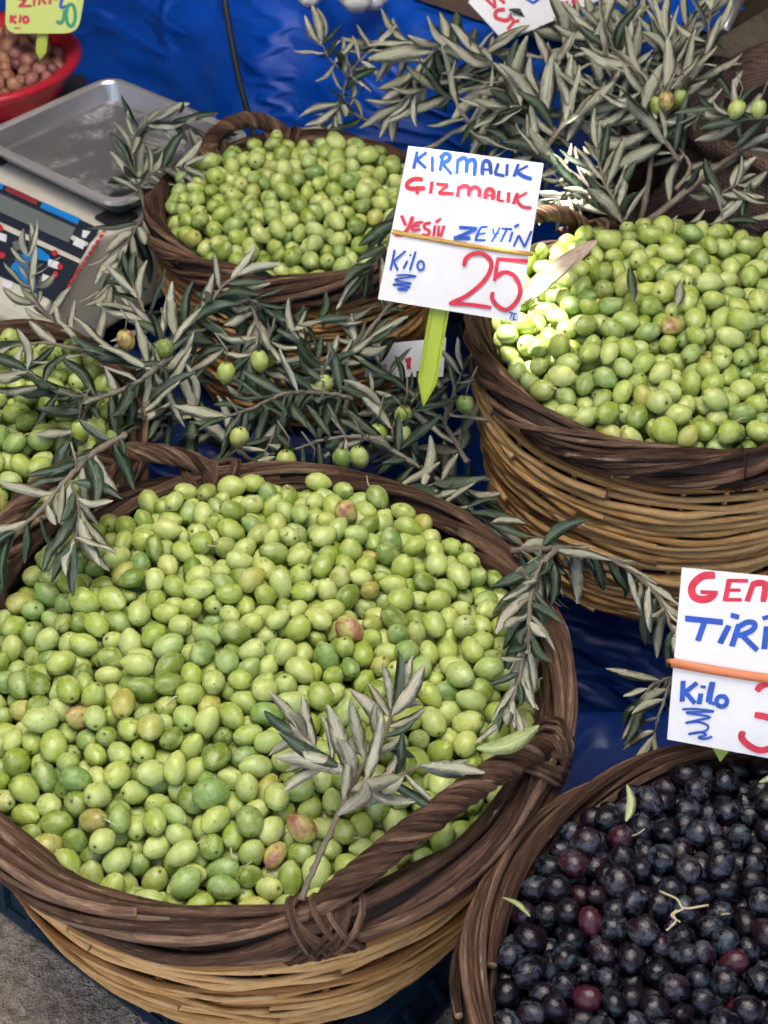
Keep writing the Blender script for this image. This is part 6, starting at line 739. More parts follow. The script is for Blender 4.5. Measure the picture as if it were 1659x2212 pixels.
def ground_tarp(u, v):
    x = -1.1 + 2.3 * u; y = 0.790 + 1.305 * v
    w = max(1 - smooth(0.945, 1.0, y), rbox(x, y, -0.097, 1.499, 0.13, 0.13, -0.3, 0.06), rbox(x, y, 0.294, 1.213, 0.135, 0.135, -0.5, 0.06), rbox(x, y, -0.40, 1.10, 0.12, 0.12, 0.2, 0.05),
            rbox(x, y, -0.36, 1.66, 0.19, 0.19, math.atan2(-0.645, 0.764), 0.06), rbox(x, y, 0.55, 1.70, 0.25, 0.24, 0, 0.06), rbox(x, y, -0.60, 1.97, 0.16, 0.16, 0, 0.06), rbox(x, y, 0.62, 1.2, 0.1, 0.2, 0, 0.06))
    z = 0.012 + 0.186 * w + (1 - abs(2 * w - 1)) * (0.020 * nz3(x * 14, y * 14, 2)) + (1 - w) * (0.012 + 0.018 * nz3(x * 7, y * 7, 1))
    return (x + 0.008 * nz3(x * 9, y * 9, 5), y, z)
o = sheet('tarpaulin', ground_tarp, 260, 150, M['shaded_tarp'])
tag(o, 'blue plastic tarpaulin, shade painted into its colour, spread under the olive baskets', 'tarpaulin')
EX = Vector((0.764, -0.645, 0)); EY = Vector((0.645, 0.764, 0))
def back_tarp(u, v):
    s = -0.95 + 1.37 * u
    p = Vector((-0.04, 1.965, 0)) + EX * s
    fold = 0.016 * math.sin(s * 17 + 2.2 * math.sin(s * 5)) + 0.020 * nz3(s * 6, v * 2.0, 5)
    if v < 0.22:      # the part lying on the back table
        k = v / 0.22; q = p + EY * (0.30 * (1 - k)); z = 0.474 + 0.004 * nz3(s * 9, k * 4, 7)
    else:
        k = (v - 0.22) / 0.78
        q = p - EY * (0.10 * k ** 1.2 + fold * min(1, k * 3)); z = 0.470 - 0.272 * k
        diag = 0.010 * math.sin((s * 1.4 + k * 0.5) * 21) * k * (1 - 0.5 * k) + 0.012 * nz3(s * 9 + k * 3, k * 5 - s * 4, 11)
        q -= EY * diag
    return tuple(q + Vector((0, 0, z)))
o = sheet('tarpaulin', back_tarp, 160, 70, M['tarp'])
tag(o, 'wrinkled blue tarpaulin hanging from the table at the back', 'tarpaulin')
# back table under that tarpaulin
def back_table():
    m = simple('table_wood', (0.10, 0.065, 0.04), 0.7, 0, 8, 0.3, 0.3)
    c = Vector((-0.04, 1.965, 0)); root = empty('trestle_table', c + EY * 0.3); root.rotation_euler.z = math.atan2(EX.y, EX.x)
    mb = MB(); mb.box((-1.05, -0.285, 0.435), (0.40, 0.36, 0.466)); mb.build('table_top', m, root, False)
    for x in (-1.0, 0.36):
        for y in (-0.24, 0.32):
            l = MB(); l.box((x - 0.025, y - 0.025, GZ), (x + 0.025, y + 0.025, 0.434)); l.build('leg', m, root, False)
    tag(root, 'low wooden trestle table under the blue tarpaulin at the back', 'table')
back_table()
# ---- plastic crates under the two front baskets
def crates():
    m, nt, b = new_mat('crate_plastic'); g = G(nt)
    oc = g.n('ShaderNodeTexCoord').outputs['Object']; nn = g.noise(oc, 30, 5, 0.65)
    g.to(g.mix(nn, (0.003, 0.013, 0.026), (0.008, 0.030, 0.055)), b, 'Base Color')
    g.to(g.rng(nn, 0.3, 0.7, 0.28, 0.5), b, 'Roughness')
    e1 = Vector((-0.80, 0.60, 0)); corner = Vector((-0.044, 0.541, 0)); Lu, Lv, H = 0.40, 0.325, 0.048
    def one(loc, label):
        root = empty('plastic_crate', loc + Vector((0, 0, PV + 0.003))); root.rotation_euler.z = math.atan2(-e1.y, -e1.x)
        # local: -x runs along e1 (u), +y along e2 (v)
        for (a, c) in (((-Lu, 0), (0, 0.030)), ((-Lu, Lv - 0.030), (0, Lv)), ((-Lu, 0.030), (-Lu + 0.030, Lv - 0.030)), ((-0.030, 0.030), (0, Lv - 0.030))):
            mb = MB(); mb.box((a[0], a[1], H - 0.030), (c[0], c[1], H)); o = mb.build('rail', m, root, False)
            bv = o.modifiers.new('bevel', 'BEVEL'); bv.width = 0.004; bv.segments = 2
        cell = 0.05
        nu = int((Lu - 0.06) / cell); nv = int((Lv - 0.06) / cell)
        for i in range(nu):                       # each cell row: crossing ribs
            for sgn in (1, -1):
                mb = MB()
                for j in range(nv):
                    x0 = -0.03 - i * (Lu - 0.06) / nu; x1 = -0.03 - (i + 1) * (Lu - 0.06) / nu
                    y0 = 0.03 + j * (Lv - 0.06) / nv; y1 = 0.03 + (j + 1) * (Lv - 0.06) / nv
                    p, q = ((x0, y0), (x1, y1)) if sgn > 0 else ((x1, y0), (x0, y1))
                    zt = H - 0.008 - (0.002 if sgn < 0 else 0)
                    mb.tube([(p[0], p[1], zt), (q[0], q[1], zt)], 0.0055, 4, up=(0, 0, 1), flat=0.5)
                mb.build('lattice_rib', m, root, False)
        mb = MB()
        for i in range(1, nu):
            for j in range(1, nv):
                mb.lathe([(0.0001, H - 0.0045), (0.006, H - 0.0045), (0.0085, H - 0.009), (0.0085, H - 0.02)], 10, (-0.03 - i * (Lu - 0.06) / nu, 0.03 + j * (Lv - 0.06) / nv, 0))
        mb.build('boss', m, root)
        # low sides with slanting ribs and a foot rail
        def side(p, q, out):
            p = Vector((*p, 0)); q = Vector((*q, 0)); out = Vector((*out, 0)); n = max(6, int((q - p).length / 0.030)); d = (q - p) / n
            sp = MB(); sp.add([p + Vector((0, 0, H - 0.012)), q + Vector((0, 0, H - 0.012)), q + out * 0.010, p + out * 0.010], [(0, 1, 2, 3)]); sp.build('side_panel', m, root, False)
            for k in range(n + 1):
                a = p + d * k; rb = MB()
                rb.tube([a + out * 0.002 + Vector((0, 0, H - 0.010)), a + d * 0.25 + out * 0.011 + Vector((0, 0, 0.003))], 0.004, 5); rb.build('side_rib', m, root, False)
            l = MB(); l.tube([p + out * 0.010 + Vector((0, 0, 0.004)), q + out * 0.010 + Vector((0, 0, 0.004))], 0.005, 6); l.build('foot_rail', m, root, False)
        side((-Lu, 0), (0, 0), (0, -1)); side((0, 0), (0, Lv), (1, 0)); side((0, Lv), (-Lu, Lv), (0, 1)); side((-Lu, Lv), (-Lu, 0), (-1, 0))
        tag(root, label, 'crate', 'dark blue crates under the front baskets')
    one(corner, 'dark blue plastic crate under the big front basket of green olives')
    one(corner - e1 * 0.44 - Vector((0, 0.02, 0)), 'dark blue plastic crate under the basket of black olives')
crates()

# ================================================================== BASKETS
def basket(label, c, Rc, h, seed, handles=(), twist=2.6, ties=(), band=None, nrim=17, fat=1.0, cw=1.0):
    rs = random.Random(seed); root = empty('wicker_basket', (c[0], c[1], c[2] - h)); z0 = h   # local z: rim plane at z0
    Rb = 0.68 * Rc
    def rad(z):
        t = max(0.0, min(1.0, z / h)); return Rb + (Rc + 0.002 - Rb) * t ** 0.40
    wall = MB()
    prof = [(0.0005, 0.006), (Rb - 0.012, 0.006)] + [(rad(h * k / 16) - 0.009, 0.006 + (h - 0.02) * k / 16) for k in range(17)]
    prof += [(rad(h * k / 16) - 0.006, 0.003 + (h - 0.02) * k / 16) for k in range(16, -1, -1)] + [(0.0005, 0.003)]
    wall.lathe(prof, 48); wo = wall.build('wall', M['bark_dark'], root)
    # upright stakes
    ns = 34
    st = MB(); st.tube([(rad(0.004 + (h - 0.03) * k / 14) - 0.0035, 0, 0.004 + (h - 0.03) * k / 14) for k in range(15)], 0.0026, 5)
    sm = st.mesh('stake', M['cane'])
    for i in range(ns):
        o = link('stake', sm, wo); o.rotation_euler.z = 2 * math.pi * (i + rs.uniform(-.12, .12)) / ns
    # weavers: canes that run in front of and behind the stakes
    z = 0.006; zi = 0
    ztop = h - 0.016
    while z < ztop:
        dz = rs.uniform(0.0080, 0.0106) * (0.5 + 0.5 * cw); a0 = rs.uniform(0, 2 * math.pi); nseg = 2
        for k in range(nseg):
            span = 2 * math.pi / nseg + rs.uniform(0.1, 0.5); th0 = a0 + k * 2 * math.pi / nseg
            slope = rs.uniform(-0.0042, 0.0042); ph = rs.uniform(0, 6.28); ph2 = rs.uniform(0, 6.28)
            n = 76; pts = []; rr = []; w = rs.uniform(0.0030, 0.0042) * cw; jr = rs.uniform(0.0004, 0.0040); brown = rs.random() < 0.14
            amp = rs.uniform(0.0002, 0.0014); wob = rs.uniform(0.0008, 0.0028)
            for q in range(n + 1):
                s = q / n; th = th0 + span * s
                zz = max(0.004, min(h - 0.013, z + slope * (s - .5) * 2 + wob * math.sin(th * 4 + ph) + 0.001 * math.sin(th * 11 + ph2)))
                r = rad(zz) + jr + amp * math.cos(ns / 2 * th + math.pi * (zi % 2)) + 0.0012 * math.sin(th * 5 + ph2) + 0.003 * max(0, s - 0.93) / 0.07 * 1.2
                pts.append((r * math.cos(th), r * math.sin(th), zz))
                rr.append(w * (1 + 0.12 * math.sin(th * 7 + ph)) * (min(1, 0.55 + s * 12)) * (1.12 if abs((s * 9 + ph) % 1 - .5) < .012 else 1))
            mb = MB(); mb.tube(pts, rr, 8, up=(0, 0, 1), flat=0.95, cap_mi=1)
            dark = band == 'all' or (band is not None and any(abs(z - b) < 0.0032 for b in band))
            mb.build('cane_strand', [M['bark'] if dark else M['cane_dark'] if brown else M['cane'], M['cut_end']], wo)
        z += dz; zi += 1
    # rim: a twisted bundle of unpeeled twigs round a core
    core = MB()
    core.lathe([(Rc + 0.010 * fat * math.cos(a) , z0 - 0.008 + 0.019 * fat * math.sin(a)) for a in [2 * math.pi * k / 10 for k in range(11)]], 64)
    ro = core.build('rim', M['bark_dark'], root)
    for i in range(nrim):
        th0 = rs.uniform(0, 6.28); span = rs.uniform(3.8, 6.2); ph0 = 2 * math.pi * i / nrim + rs.uniform(-.2, .2)
        w = rs.choice((0.0030, 0.0038, 0.0044, 0.0052)); k = rs.uniform(0.80, 1.28); p1 = rs.uniform(0, 6.28)
        n = 96; pts = []; rr = []
        for q in range(n + 1):
            s = q / n; th = th0 + span * s
            f = ph0 + twist * (th) + 0.35 * math.sin(2 * th + p1) + 0.12 * math.sin(5 * th + 2 * p1)
            r = Rc + 0.0155 * fat * k * math.cos(f) * (1 + 0.35 * max(0, s - 0.95) / 0.05) + 0.001 * math.sin(9 * th + p1)
            zz = z0 - 0.008 + 0.0255 * fat * k * math.sin(f) * (1 + 0.2 * max(0, s - 0.95) / 0.05) + 0.0012 * math.sin(7 * th + p1)
            pts.append((r * math.cos(th), r * math.sin(th), zz))
            rr.append(w * min(1, 0.6 + s * 9, 0.8 + (1 - s) * 9) * (1 + 0.14 * math.sin(th * 13 + p1) * math.sin(th * 5)))
        mb = MB(); mb.tube(pts, rr, 7, up=(0, 0, 1), flat=0.9, cap_mi=1); mb.build('rim_twig', [M['bark'], M['cut_end']], ro)
    # handles
    for (a0, a1, hh, lean, hf) in handles:
        a0 = R_(a0); a1 = R_(a1); n = 60
        def arch(s):
            a = a0 + (a1 - a0) * s; e = math.sin(math.pi * s)
            r = Rc + lean * e ** 0.8; return Vector((r * math.cos(a), r * math.sin(a), z0 + 0.004 + hh * e ** 0.62))
        P = [arch(q / n) for q in range(n + 1)]
        mb = MB(); mb.tube(P, 0.0075 * hf, 8); ho = mb.build('handle', M['bark_dark'], root)
        turns = 3.6
        for k in range(6):
            pts = []; rr = []
            for q in range(n + 1):
                s = q / n; T = (P[min(n, q + 1)] - P[max(0, q - 1)]).normalized()
                A = Vector((0, 0, 1)) if abs(T.z) < .9 else Vector((1, 0, 0))
                A = (A - T * A.dot(T)).normalized(); B = T.cross(A)
                f = 2 * math.pi * (k / 6 + turns * s)
                pts.append(P[q] + (A * math.cos(f) + B * math.sin(f)) * 0.0078 * hf); rr.append(0.0050 * hf * (1 + .08 * math.sin(q * .9 + k)))
            mb = MB(); mb.tube(pts, rr, 7); mb.build('handle_strand', M['bark'], ho)
        for (aa, sg) in ((a0, 1), (a1, -1)):        # lashings round the rim at both feet
            for k in range(9):
                a = aa - sg * 0.045 + sg * 0.016 * k * 0.2 / Rc; lo = MB(); pts = []
                sl = rs.uniform(0.10, 0.28) * (1 if k % 2 else -1)
                for q in range(15):
                    f = 2 * math.pi * q / 14
                    r = Rc + 0.0260 * fat * math.cos(f) + rs.uniform(-.001, .001); zz = z0 - 0.006 + 0.0360 * fat * math.sin(f)
                    aq = a + sl * math.sin(f) * 0.35
                    pts.append((r * math.cos(aq), r * math.sin(aq), zz))
                lo.tube(pts, rs.uniform(0.0026, 0.0040) * hf, 6); lo.build('lashing', M['bark'], ro)
    for a in ties:
        a = R_(a); pts = []
        for q in range(13):
            f = 2 * math.pi * q / 12; r = Rc + 0.0280 * fat * math.cos(f)
            pts.append((r * math.cos(a), r * math.sin(a), z0 - 0.008 + 0.038 * fat * math.sin(f)))
        mb = MB(); mb.tube(pts, 0.0008, 5); mb.build('wire_tie', M['wire'], ro)
    tag(root, label, 'basket', 'wicker baskets of olives')
    return root
M['wire'] = simple('tie_wire', (0.012, 0.011, 0.010), 0.5, 0.5)
BK = {'front': (-0.095, 0.766, 0.45), 'right': (0.284, 1.203, 0.45), 'mid': (-0.097, 1.499, 0.42), 'left': (-0.392, 1.09, 0.42), 'black': (0.256, 0.490, 0.44)}
basket('big round wicker basket of green olives in the foreground with a twisted handle', BK['front'], 0.2235, 0.205, 11, [(-76, -22, 0.046, -0.010, 0.78), (103, 166, 0.050, 0.008, 0.68)], 2.2, (), None, 15, 0.64, 0.76)
basket('wicker basket of green olives at the right, its wall pale cane with a dark band', BK['right'], 0.194, 0.245, 23, [(112, 162, 0.045, 0.0, 0.72)], 3.4, (-83, 172), (0.150,), 14, 0.62)
basket('smaller wicker basket of green olives behind the twenty-five price sign', BK['mid'], 0.160, 0.215, 37, [(98, 136, 0.030, 0.0, 0.8)], 2.8, (-108,), None, 13, 0.60)
basket('wicker basket of green olives cut off by the left edge below the scale', BK['left'], 0.165, 0.212, 41, [], 3.0, (), None, 13, 0.60)
basket('dark wicker basket heaped with black olives at the lower right', BK['black'], 0.201, 0.195, 53, [], 1.8, (), 'all', 15, 0.64)

# ================================================================== OLIVES
def olive_shape(nu, nv, seed, taper=0.07):
    rs = random.Random(seed); vs = [(0, 0, 0.93)]; px, py = rs.uniform(-.09, .09), rs.uniform(-.09, .09); taper = rs.uniform(0.0, 0.17); flat = rs.uniform(0.0, 0.05)
    dents = [(Vector((rs.gauss(0, 1), rs.gauss(0, 1), rs.gauss(0, 1))).normalized(), rs.uniform(0.03, 0.08), rs.uniform(0.25, 0.5)) for _ in range(rs.randrange(0, 3))]
    for j in range(1, nv):
        th = math.pi * (j / nv if j > 1 else 0.62 / nv * 1.3)
        z = math.cos(th); r = math.sin(th)
        r *= 1 - taper * (-z) * max(0, -z) * 1.3 + 0.02 * math.sin(3 * z)
        zz = z if z > -0.96 else z - 0.03
        for i in range(nu):
            a = 2 * math.pi * i / nu
            k = 1 + (0.018 + flat) * math.sin(2 * a + seed) + 0.018 * math.sin(3 * a + 2.1 * seed + 2 * z)
            dv = Vector((r * math.cos(a), r * math.sin(a), z))
            for (dn, dd, dw) in dents: k -= dd * max(0.0, 1 - (dv - dn).length / dw) ** 1.5
            vs.append((r * k * math.cos(a) + px * (1 - z * z), r * k * math.sin(a) + py * (1 - z * z), zz))
    vs.append((0, 0, -1.045))
    fs = [(0, 1 + i, 1 + (i + 1) % nu) for i in range(nu)]
    for j in range(nv - 2):
        fs += [(1+j*nu+i, 1+(j+1)*nu+i, 1+(j+1)*nu+(i+1)%nu, 1+j*nu+(i+1)%nu) for i in range(nu)]
    b = 1 + (nv - 2) * nu; fs += [(b + i, b + nu, b + (i + 1) % nu) for i in range(nu)]
    return vs, fs
def olive_mesh(name, vs, fs, mat):
    me = bpy.data.meshes.new(name); me.from_pydata(vs, [], fs); me.update()
    me.polygons.foreach_set('use_smooth', [True] * len(fs)); me.materials.append(mat)
    at = me.attributes.new('loc', 'FLOAT_VECTOR', 'POINT'); at.data.foreach_set('vector', np.array(vs, dtype=np.float32).ravel())
    return me
def heap_mesh(name, rows, mat, seed, shapes):
    rs = np.random.RandomState(seed); V = []; Fc = []; LO = []; RN = []; b = 0
    for k, row in enumerate(rows):
        vs, fs = shapes[k % len(shapes)]; v = np.array(vs)
        q = Quaternion(row[3:7]).to_matrix(); A = np.array(q)
        V.append((v * np.array([row[8] / 2, row[8] / 2, row[7] / 2])) @ A.T + np.array(row[:3]))
        LO.append(v); RN.append(np.full(len(v), rs.rand())); Fc += [tuple(i + b for i in f) for f in fs]; b += len(v)
    me = bpy.data.meshes.new(name); V = np.concatenate(V); me.from_pydata(V.tolist(), [], Fc); me.update()
    me.polygons.foreach_set('use_smooth', [True] * len(Fc)); me.materials.append(mat)
    at = me.attributes.new('loc', 'FLOAT_VECTOR', 'POINT'); at.data.foreach_set('vector', np.concatenate(LO).astype(np.float32).ravel())
    at = me.attributes.new('rnd', 'FLOAT', 'POINT'); at.data.foreach_set('value', np.concatenate(RN).astype(np.float32))
    return me
SH_HI = [olive_shape(20, 13, s) for s in range(1, 10)]; SH_LO = [olive_shape(14, 9, s) for s in range(11, 18)]
OM = {k: [olive_mesh('olive_%s' % k, *s, M[k]) for s in SH_HI] for k in ('olive', 'blush', 'black')}
M['stalk'] = simple('olive_stalk', (0.44, 0.42, 0.24), 0.6)
def stalk_mesh(seed):
    rs = random.Random(seed); mb = MB(); a = rs.uniform(0, 6.28); b = rs.uniform(.2, .7)
    P = catmull([(0, 0, 0.90), (0.05, 0, 1.2), (b * .5 * math.cos(a), b * .5 * math.sin(a), 1.5), (b * math.cos(a), b * math.sin(a), 1.72)], 4)
    mb.tube(P, [0.085 - 0.035 * i / len(P) for i in range(len(P))], 5); return mb.mesh('stalk', M['stalk'])
STALK = [stalk_mesh(s) for s in range(4)]
WHERE = {'front': ('green olive heaped in the big foreground basket', 'green olives in the foreground basket'),
         'right': ('green olive heaped in the right-hand wicker basket', 'green olives in the right-hand basket'),
         'left': ('green olive in the basket cut by the left edge', 'green olives in the left-edge basket'),
         'mid': ('green olive in the basket behind the price sign', 'green olives in the basket behind the sign'),
         'black': ('black olive with dusty bloom in the lower right basket', 'black olives in the lower right basket')}
HEAP = {'front': 'further green olives filling the big foreground basket', 'right': 'further green olives filling the right-hand basket',
        'mid': 'green olives heaped in the basket behind the price sign', 'left': 'further green olives filling the left-edge basket', 'black': 'further black olives filling the lower right basket'}
def olives():
    rs = random.Random(5)
    blush = {}
    for b, (nind, data) in OLIVE_DATA.items():
        D = np.array(data, dtype=float).reshape(-1, 7); A = np.zeros((len(D), 9))
        A[:, :3] = D[:, :3] / 2000 * (np.array([1.025, 1.025, 1.0]) if b == 'front' else 1.0) + np.array(BK[b]); A[:, 7:9] = D[:, 5:7] / 1e4 * (np.array([1.09, 1.03]) if b == 'front' else np.array([1.03, 0.98]) if b != 'black' else np.array([1.08, 1.06]))
        for k in range(len(D)):
            uz = max(-1.0, min(1.0, D[k, 4] / 30)); h = math.sqrt(1 - uz * uz); az = R_(D[k, 3] * 4)
            q = Vector((0, 0, 1)).rotation_difference(Vector((h * math.cos(az), h * math.sin(az), uz)))
            A[k, 3:7] = q @ Quaternion((0, 0, 1), rs.uniform(0, 6.28))
        kind = 'black' if b == 'black' else 'olive'
        for (bb, px, py, lab) in BLUSH_AT:
            if bb != b: continue
            def dist(k):
                v = Vector(A[k, :3]) - CAM_LOC; w = v.dot(_f); return math.hypot(829.5 + FPX * v.x / w - px, 1106 - FPX * v.dot(_u) / w - py)
            BLUSH[(b, min(range(nind), key=dist))] = lab
        for k in range(nind):
            row = A[k]; special = BLUSH.get((b, k))
            o = link('black_olive' if b == 'black' else 'green_olive', OM['blush' if special else kind][rs.randrange(9)])
            if special: o.name = 'blushed_olive'
            o.location = row[:3]; o.rotation_mode = 'QUATERNION'; o.rotation_quaternion = row[3:7]
            o.scale = (row[8] / 2, row[8] / 2, row[7] / 2)
            tag(o, special or WHERE[b][0], 'olive', WHERE[b][1])
            up = (Quaternion(row[3:7]) @ Vector((0, 0, 1)))
            if up.z > 0.15 and rs.random() < (0.16 if b != 'black' else 0.06):
                link('stalk', rs.choice(STALK), o)
        me = heap_mesh('olive_heap', A[nind:], M['black_heap' if b == 'black' else 'olive_heap'], nind + 3, SH_LO)
        o = link('black_olive_heap' if b == 'black' else 'green_olive_heap', me); tag(o, HEAP[b], 'olives', kind='stuff')
BLUSH_AT = [('front', 700, 1078, 'pink blushed olive at the back rim of the foreground basket'), ('front', 800, 1342, 'pale pink olive right of centre in the foreground basket'),
    ('front', 170, 1535, 'red brown olive near the left edge of the foreground basket'), ('front', 600, 1868, 'bronze cheeked olive near the front rim of the foreground basket'),
    ('front', 682, 1818, 'reddish olive beside the stem of the dry sprig'), ('right', 1430, 722, 'rosy olive in the middle of the right-hand basket')]
BLUSH = {}
olives()

# ================================================================== OLIVE BRANCHES
def leaf_mesh(seed, mats=None):
    rs = random.Random(seed); n = 9; w = rs.uniform(0.100, 0.132); bend = rs.uniform(-0.14, 0.30); side = rs.uniform(-0.12, 0.12)
    fold = rs.uniform(0.0, 0.14); tw = rs.uniform(-0.3, 0.3); mb = MB(); vs = []; uv = []
    for i in range(n + 1):
        t = i / n
        ww = w * (math.sin(math.pi * min(1, t ** 0.92)) ** 0.62 if 0 < t < 1 else 0.0)
        if t < 0.07: ww = 0.014
        if i == n: ww = 0.016
        x = t; z = -bend * t * t + 0.02 * math.sin(t * 9 + seed); y = side * math.sin(math.pi * t)
        a = tw * t; c, s = math.cos(a), math.sin(a); up = ww * fold
        for (dy, dz, v) in ((-ww, up, 0.0), (0, 0.006, 0.5), (ww, up, 1.0), (0, -0.008, 0.5)):
            vs.append((x, y + dy * c - dz * s, z + dy * s + dz * c)); uv.append((t, v))
    b = mb
    b.add(vs, [f for i in range(n) for f in ((4*i, 4*i+4, 4*i+5, 4*i+1), (4*i+1, 4*i+5, 4*i+6, 4*i+2))][:], uv, 0)
    nb = len(b.v) - len(vs)
    for i in range(n):
        for f in ((4*i+2, 4*i+6, 4*i+7, 4*i+3), (4*i+3, 4*i+7, 4*i+4, 4*i)):
            b.f.append(f); b.mi.append(1)
    return b.mesh('leaf', mats or [M['leaf_top'], M['leaf_under']])
LEAVES = [leaf_mesh(s) for s in range(26)]
FRESH = [leaf_mesh(40 + s, [M['leaf_fresh'], M['leaf_under']]) for s in range(2)]
def leaf_frame(d, n):
    d = d.normalized(); n = n - d * n.dot(d); n = n.normalized() if n.length > 1e-5 else d.orthogonal().normalized()
    return Matrix((d, n.cross(d), n)).transposed()
def put_leaf(parent, base, p, d, n, L, rs, meshes=None, wf=1.0):
    o = link('leaf', rs.choice(meshes or LEAVES), parent)
    q = leaf_frame(d, n).to_quaternion(); o.rotation_mode = 'QUATERNION'; o.rotation_quaternion = q
    o.location = p - base; o.scale = (L, L * wf, L); return o
def branch(label, ctrl, r0, r1, seed, L=0.06, leaf_spacing=0.013, droop=0.3, flip=0.3, spread=1.0, start=0.12, subs=(), fruit=(), tip=True, toward=0.35, group='olive branches among the baskets', pts3=None):
    """ctrl: measured points of the stem; subs: further twigs; fruit: olives on the branch"""
    rs = random.Random(seed); P = [PY(*c) for c in ctrl]; L *= 0.84; leaf_spacing *= 0.82
    base = P[0].copy(); root = empty('olive_branch', base)
    def stem(P, r0, r1, name, start):
        C = catmull(P, 10); n = len(C); mb = MB(); rr = []
        Cj = [p + Vector((rs.uniform(-1, 1), rs.uniform(-1, 1), rs.uniform(-1, 1))) * 0.0005 - base for p in C]
        for i in range(n): rr.append((r0 + (r1 - r0) * i / (n - 1)) * (1.25 if i % 7 == 0 else 1.0))
        mb.tube(Cj, rr, 6); mb.build(name, M['twig'], root)
        ln = 0.0; last = -leaf_spacing; k = 0; tot = sum((C[i+1] - C[i]).length for i in range(n - 1))
        for i in range(n - 1):
            ln += (C[i+1] - C[i]).length
            while ln - last >= leaf_spacing:
                last += leaf_spacing * rs.uniform(0.75, 1.25)
                if last / tot < start: continue
                T = (C[i+1] - C[i]).normalized(); a = T.orthogonal().normalized(); b = T.cross(a)
                ph = k * math.pi / 2 + rs.uniform(-.4, .4); k += 1
                for sg in (0, math.pi):
                    if rs.random() < 0.10: continue
                    n1 = a * math.cos(ph + sg) + b * math.sin(ph + sg); al = rs.uniform(0.40, 1.35) * spread
                    d = T * math.cos(al) + n1 * math.sin(al) + Vector((0, 0, -droop * rs.uniform(0.3, 1.6)))
                    cam_v = (CAM_LOC - C[i]).normalized()
                    nn = Vector((rs.gauss(0, .6), rs.gauss(0, .6), 1)).normalized() * (1 - toward) + cam_v * toward
                    if rs.random() < flip: nn = -nn
                    put_leaf(root, base, C[i] + n1 * r1, d, nn, L * rs.uniform(0.62, 1.2) * (1 - 0.25 * last / tot), rs, wf=rs.uniform(0.8, 1.15))
        if tip:
            T = (C[-1] - C[-2]).normalized()
            for q in range(3):
                d = T + Vector((rs.gauss(0, .35), rs.gauss(0, .35), rs.gauss(0, .3) - droop * .4)); nn = Vector((rs.gauss(0, .4), -0.5, 1))
                put_leaf(root, base, C[-1], d, -nn if rs.random() < flip else nn, L * rs.uniform(.6, .95), rs)
        return C
    stem(P, r0, r1, 'stem', start)
    for s in subs: stem([PY(*c) for c in s], r1 * 1.25, r1 * 0.7, 'twig', 0.08)
    for (px, py, y, red) in fruit:
        p = PY(px, py, y); o = link('olive_fruit', OM['blush' if red else 'olive'][rs.randrange(9)], root)
        o.location = p - base; s = rs.uniform(0.92, 1.06); o.scale = (0.0088 * s, 0.0088 * s, 0.0112 * s); o.rotation_euler = (rs.uniform(-.3, .3), rs.uniform(-.3, .3), rs.uniform(0, 6))
        mb = MB(); t = p - base + Vector((0, 0, 0.0102)); mb.tube([t, t + Vector((0.003, 0.002, 0.014)), t + Vector((rs.uniform(-.012, .012), 0.01, 0.028))], 0.0009, 5); mb.build('fruit_stalk', M['twig'], root)
    tag(root, label, 'branch', group); return root

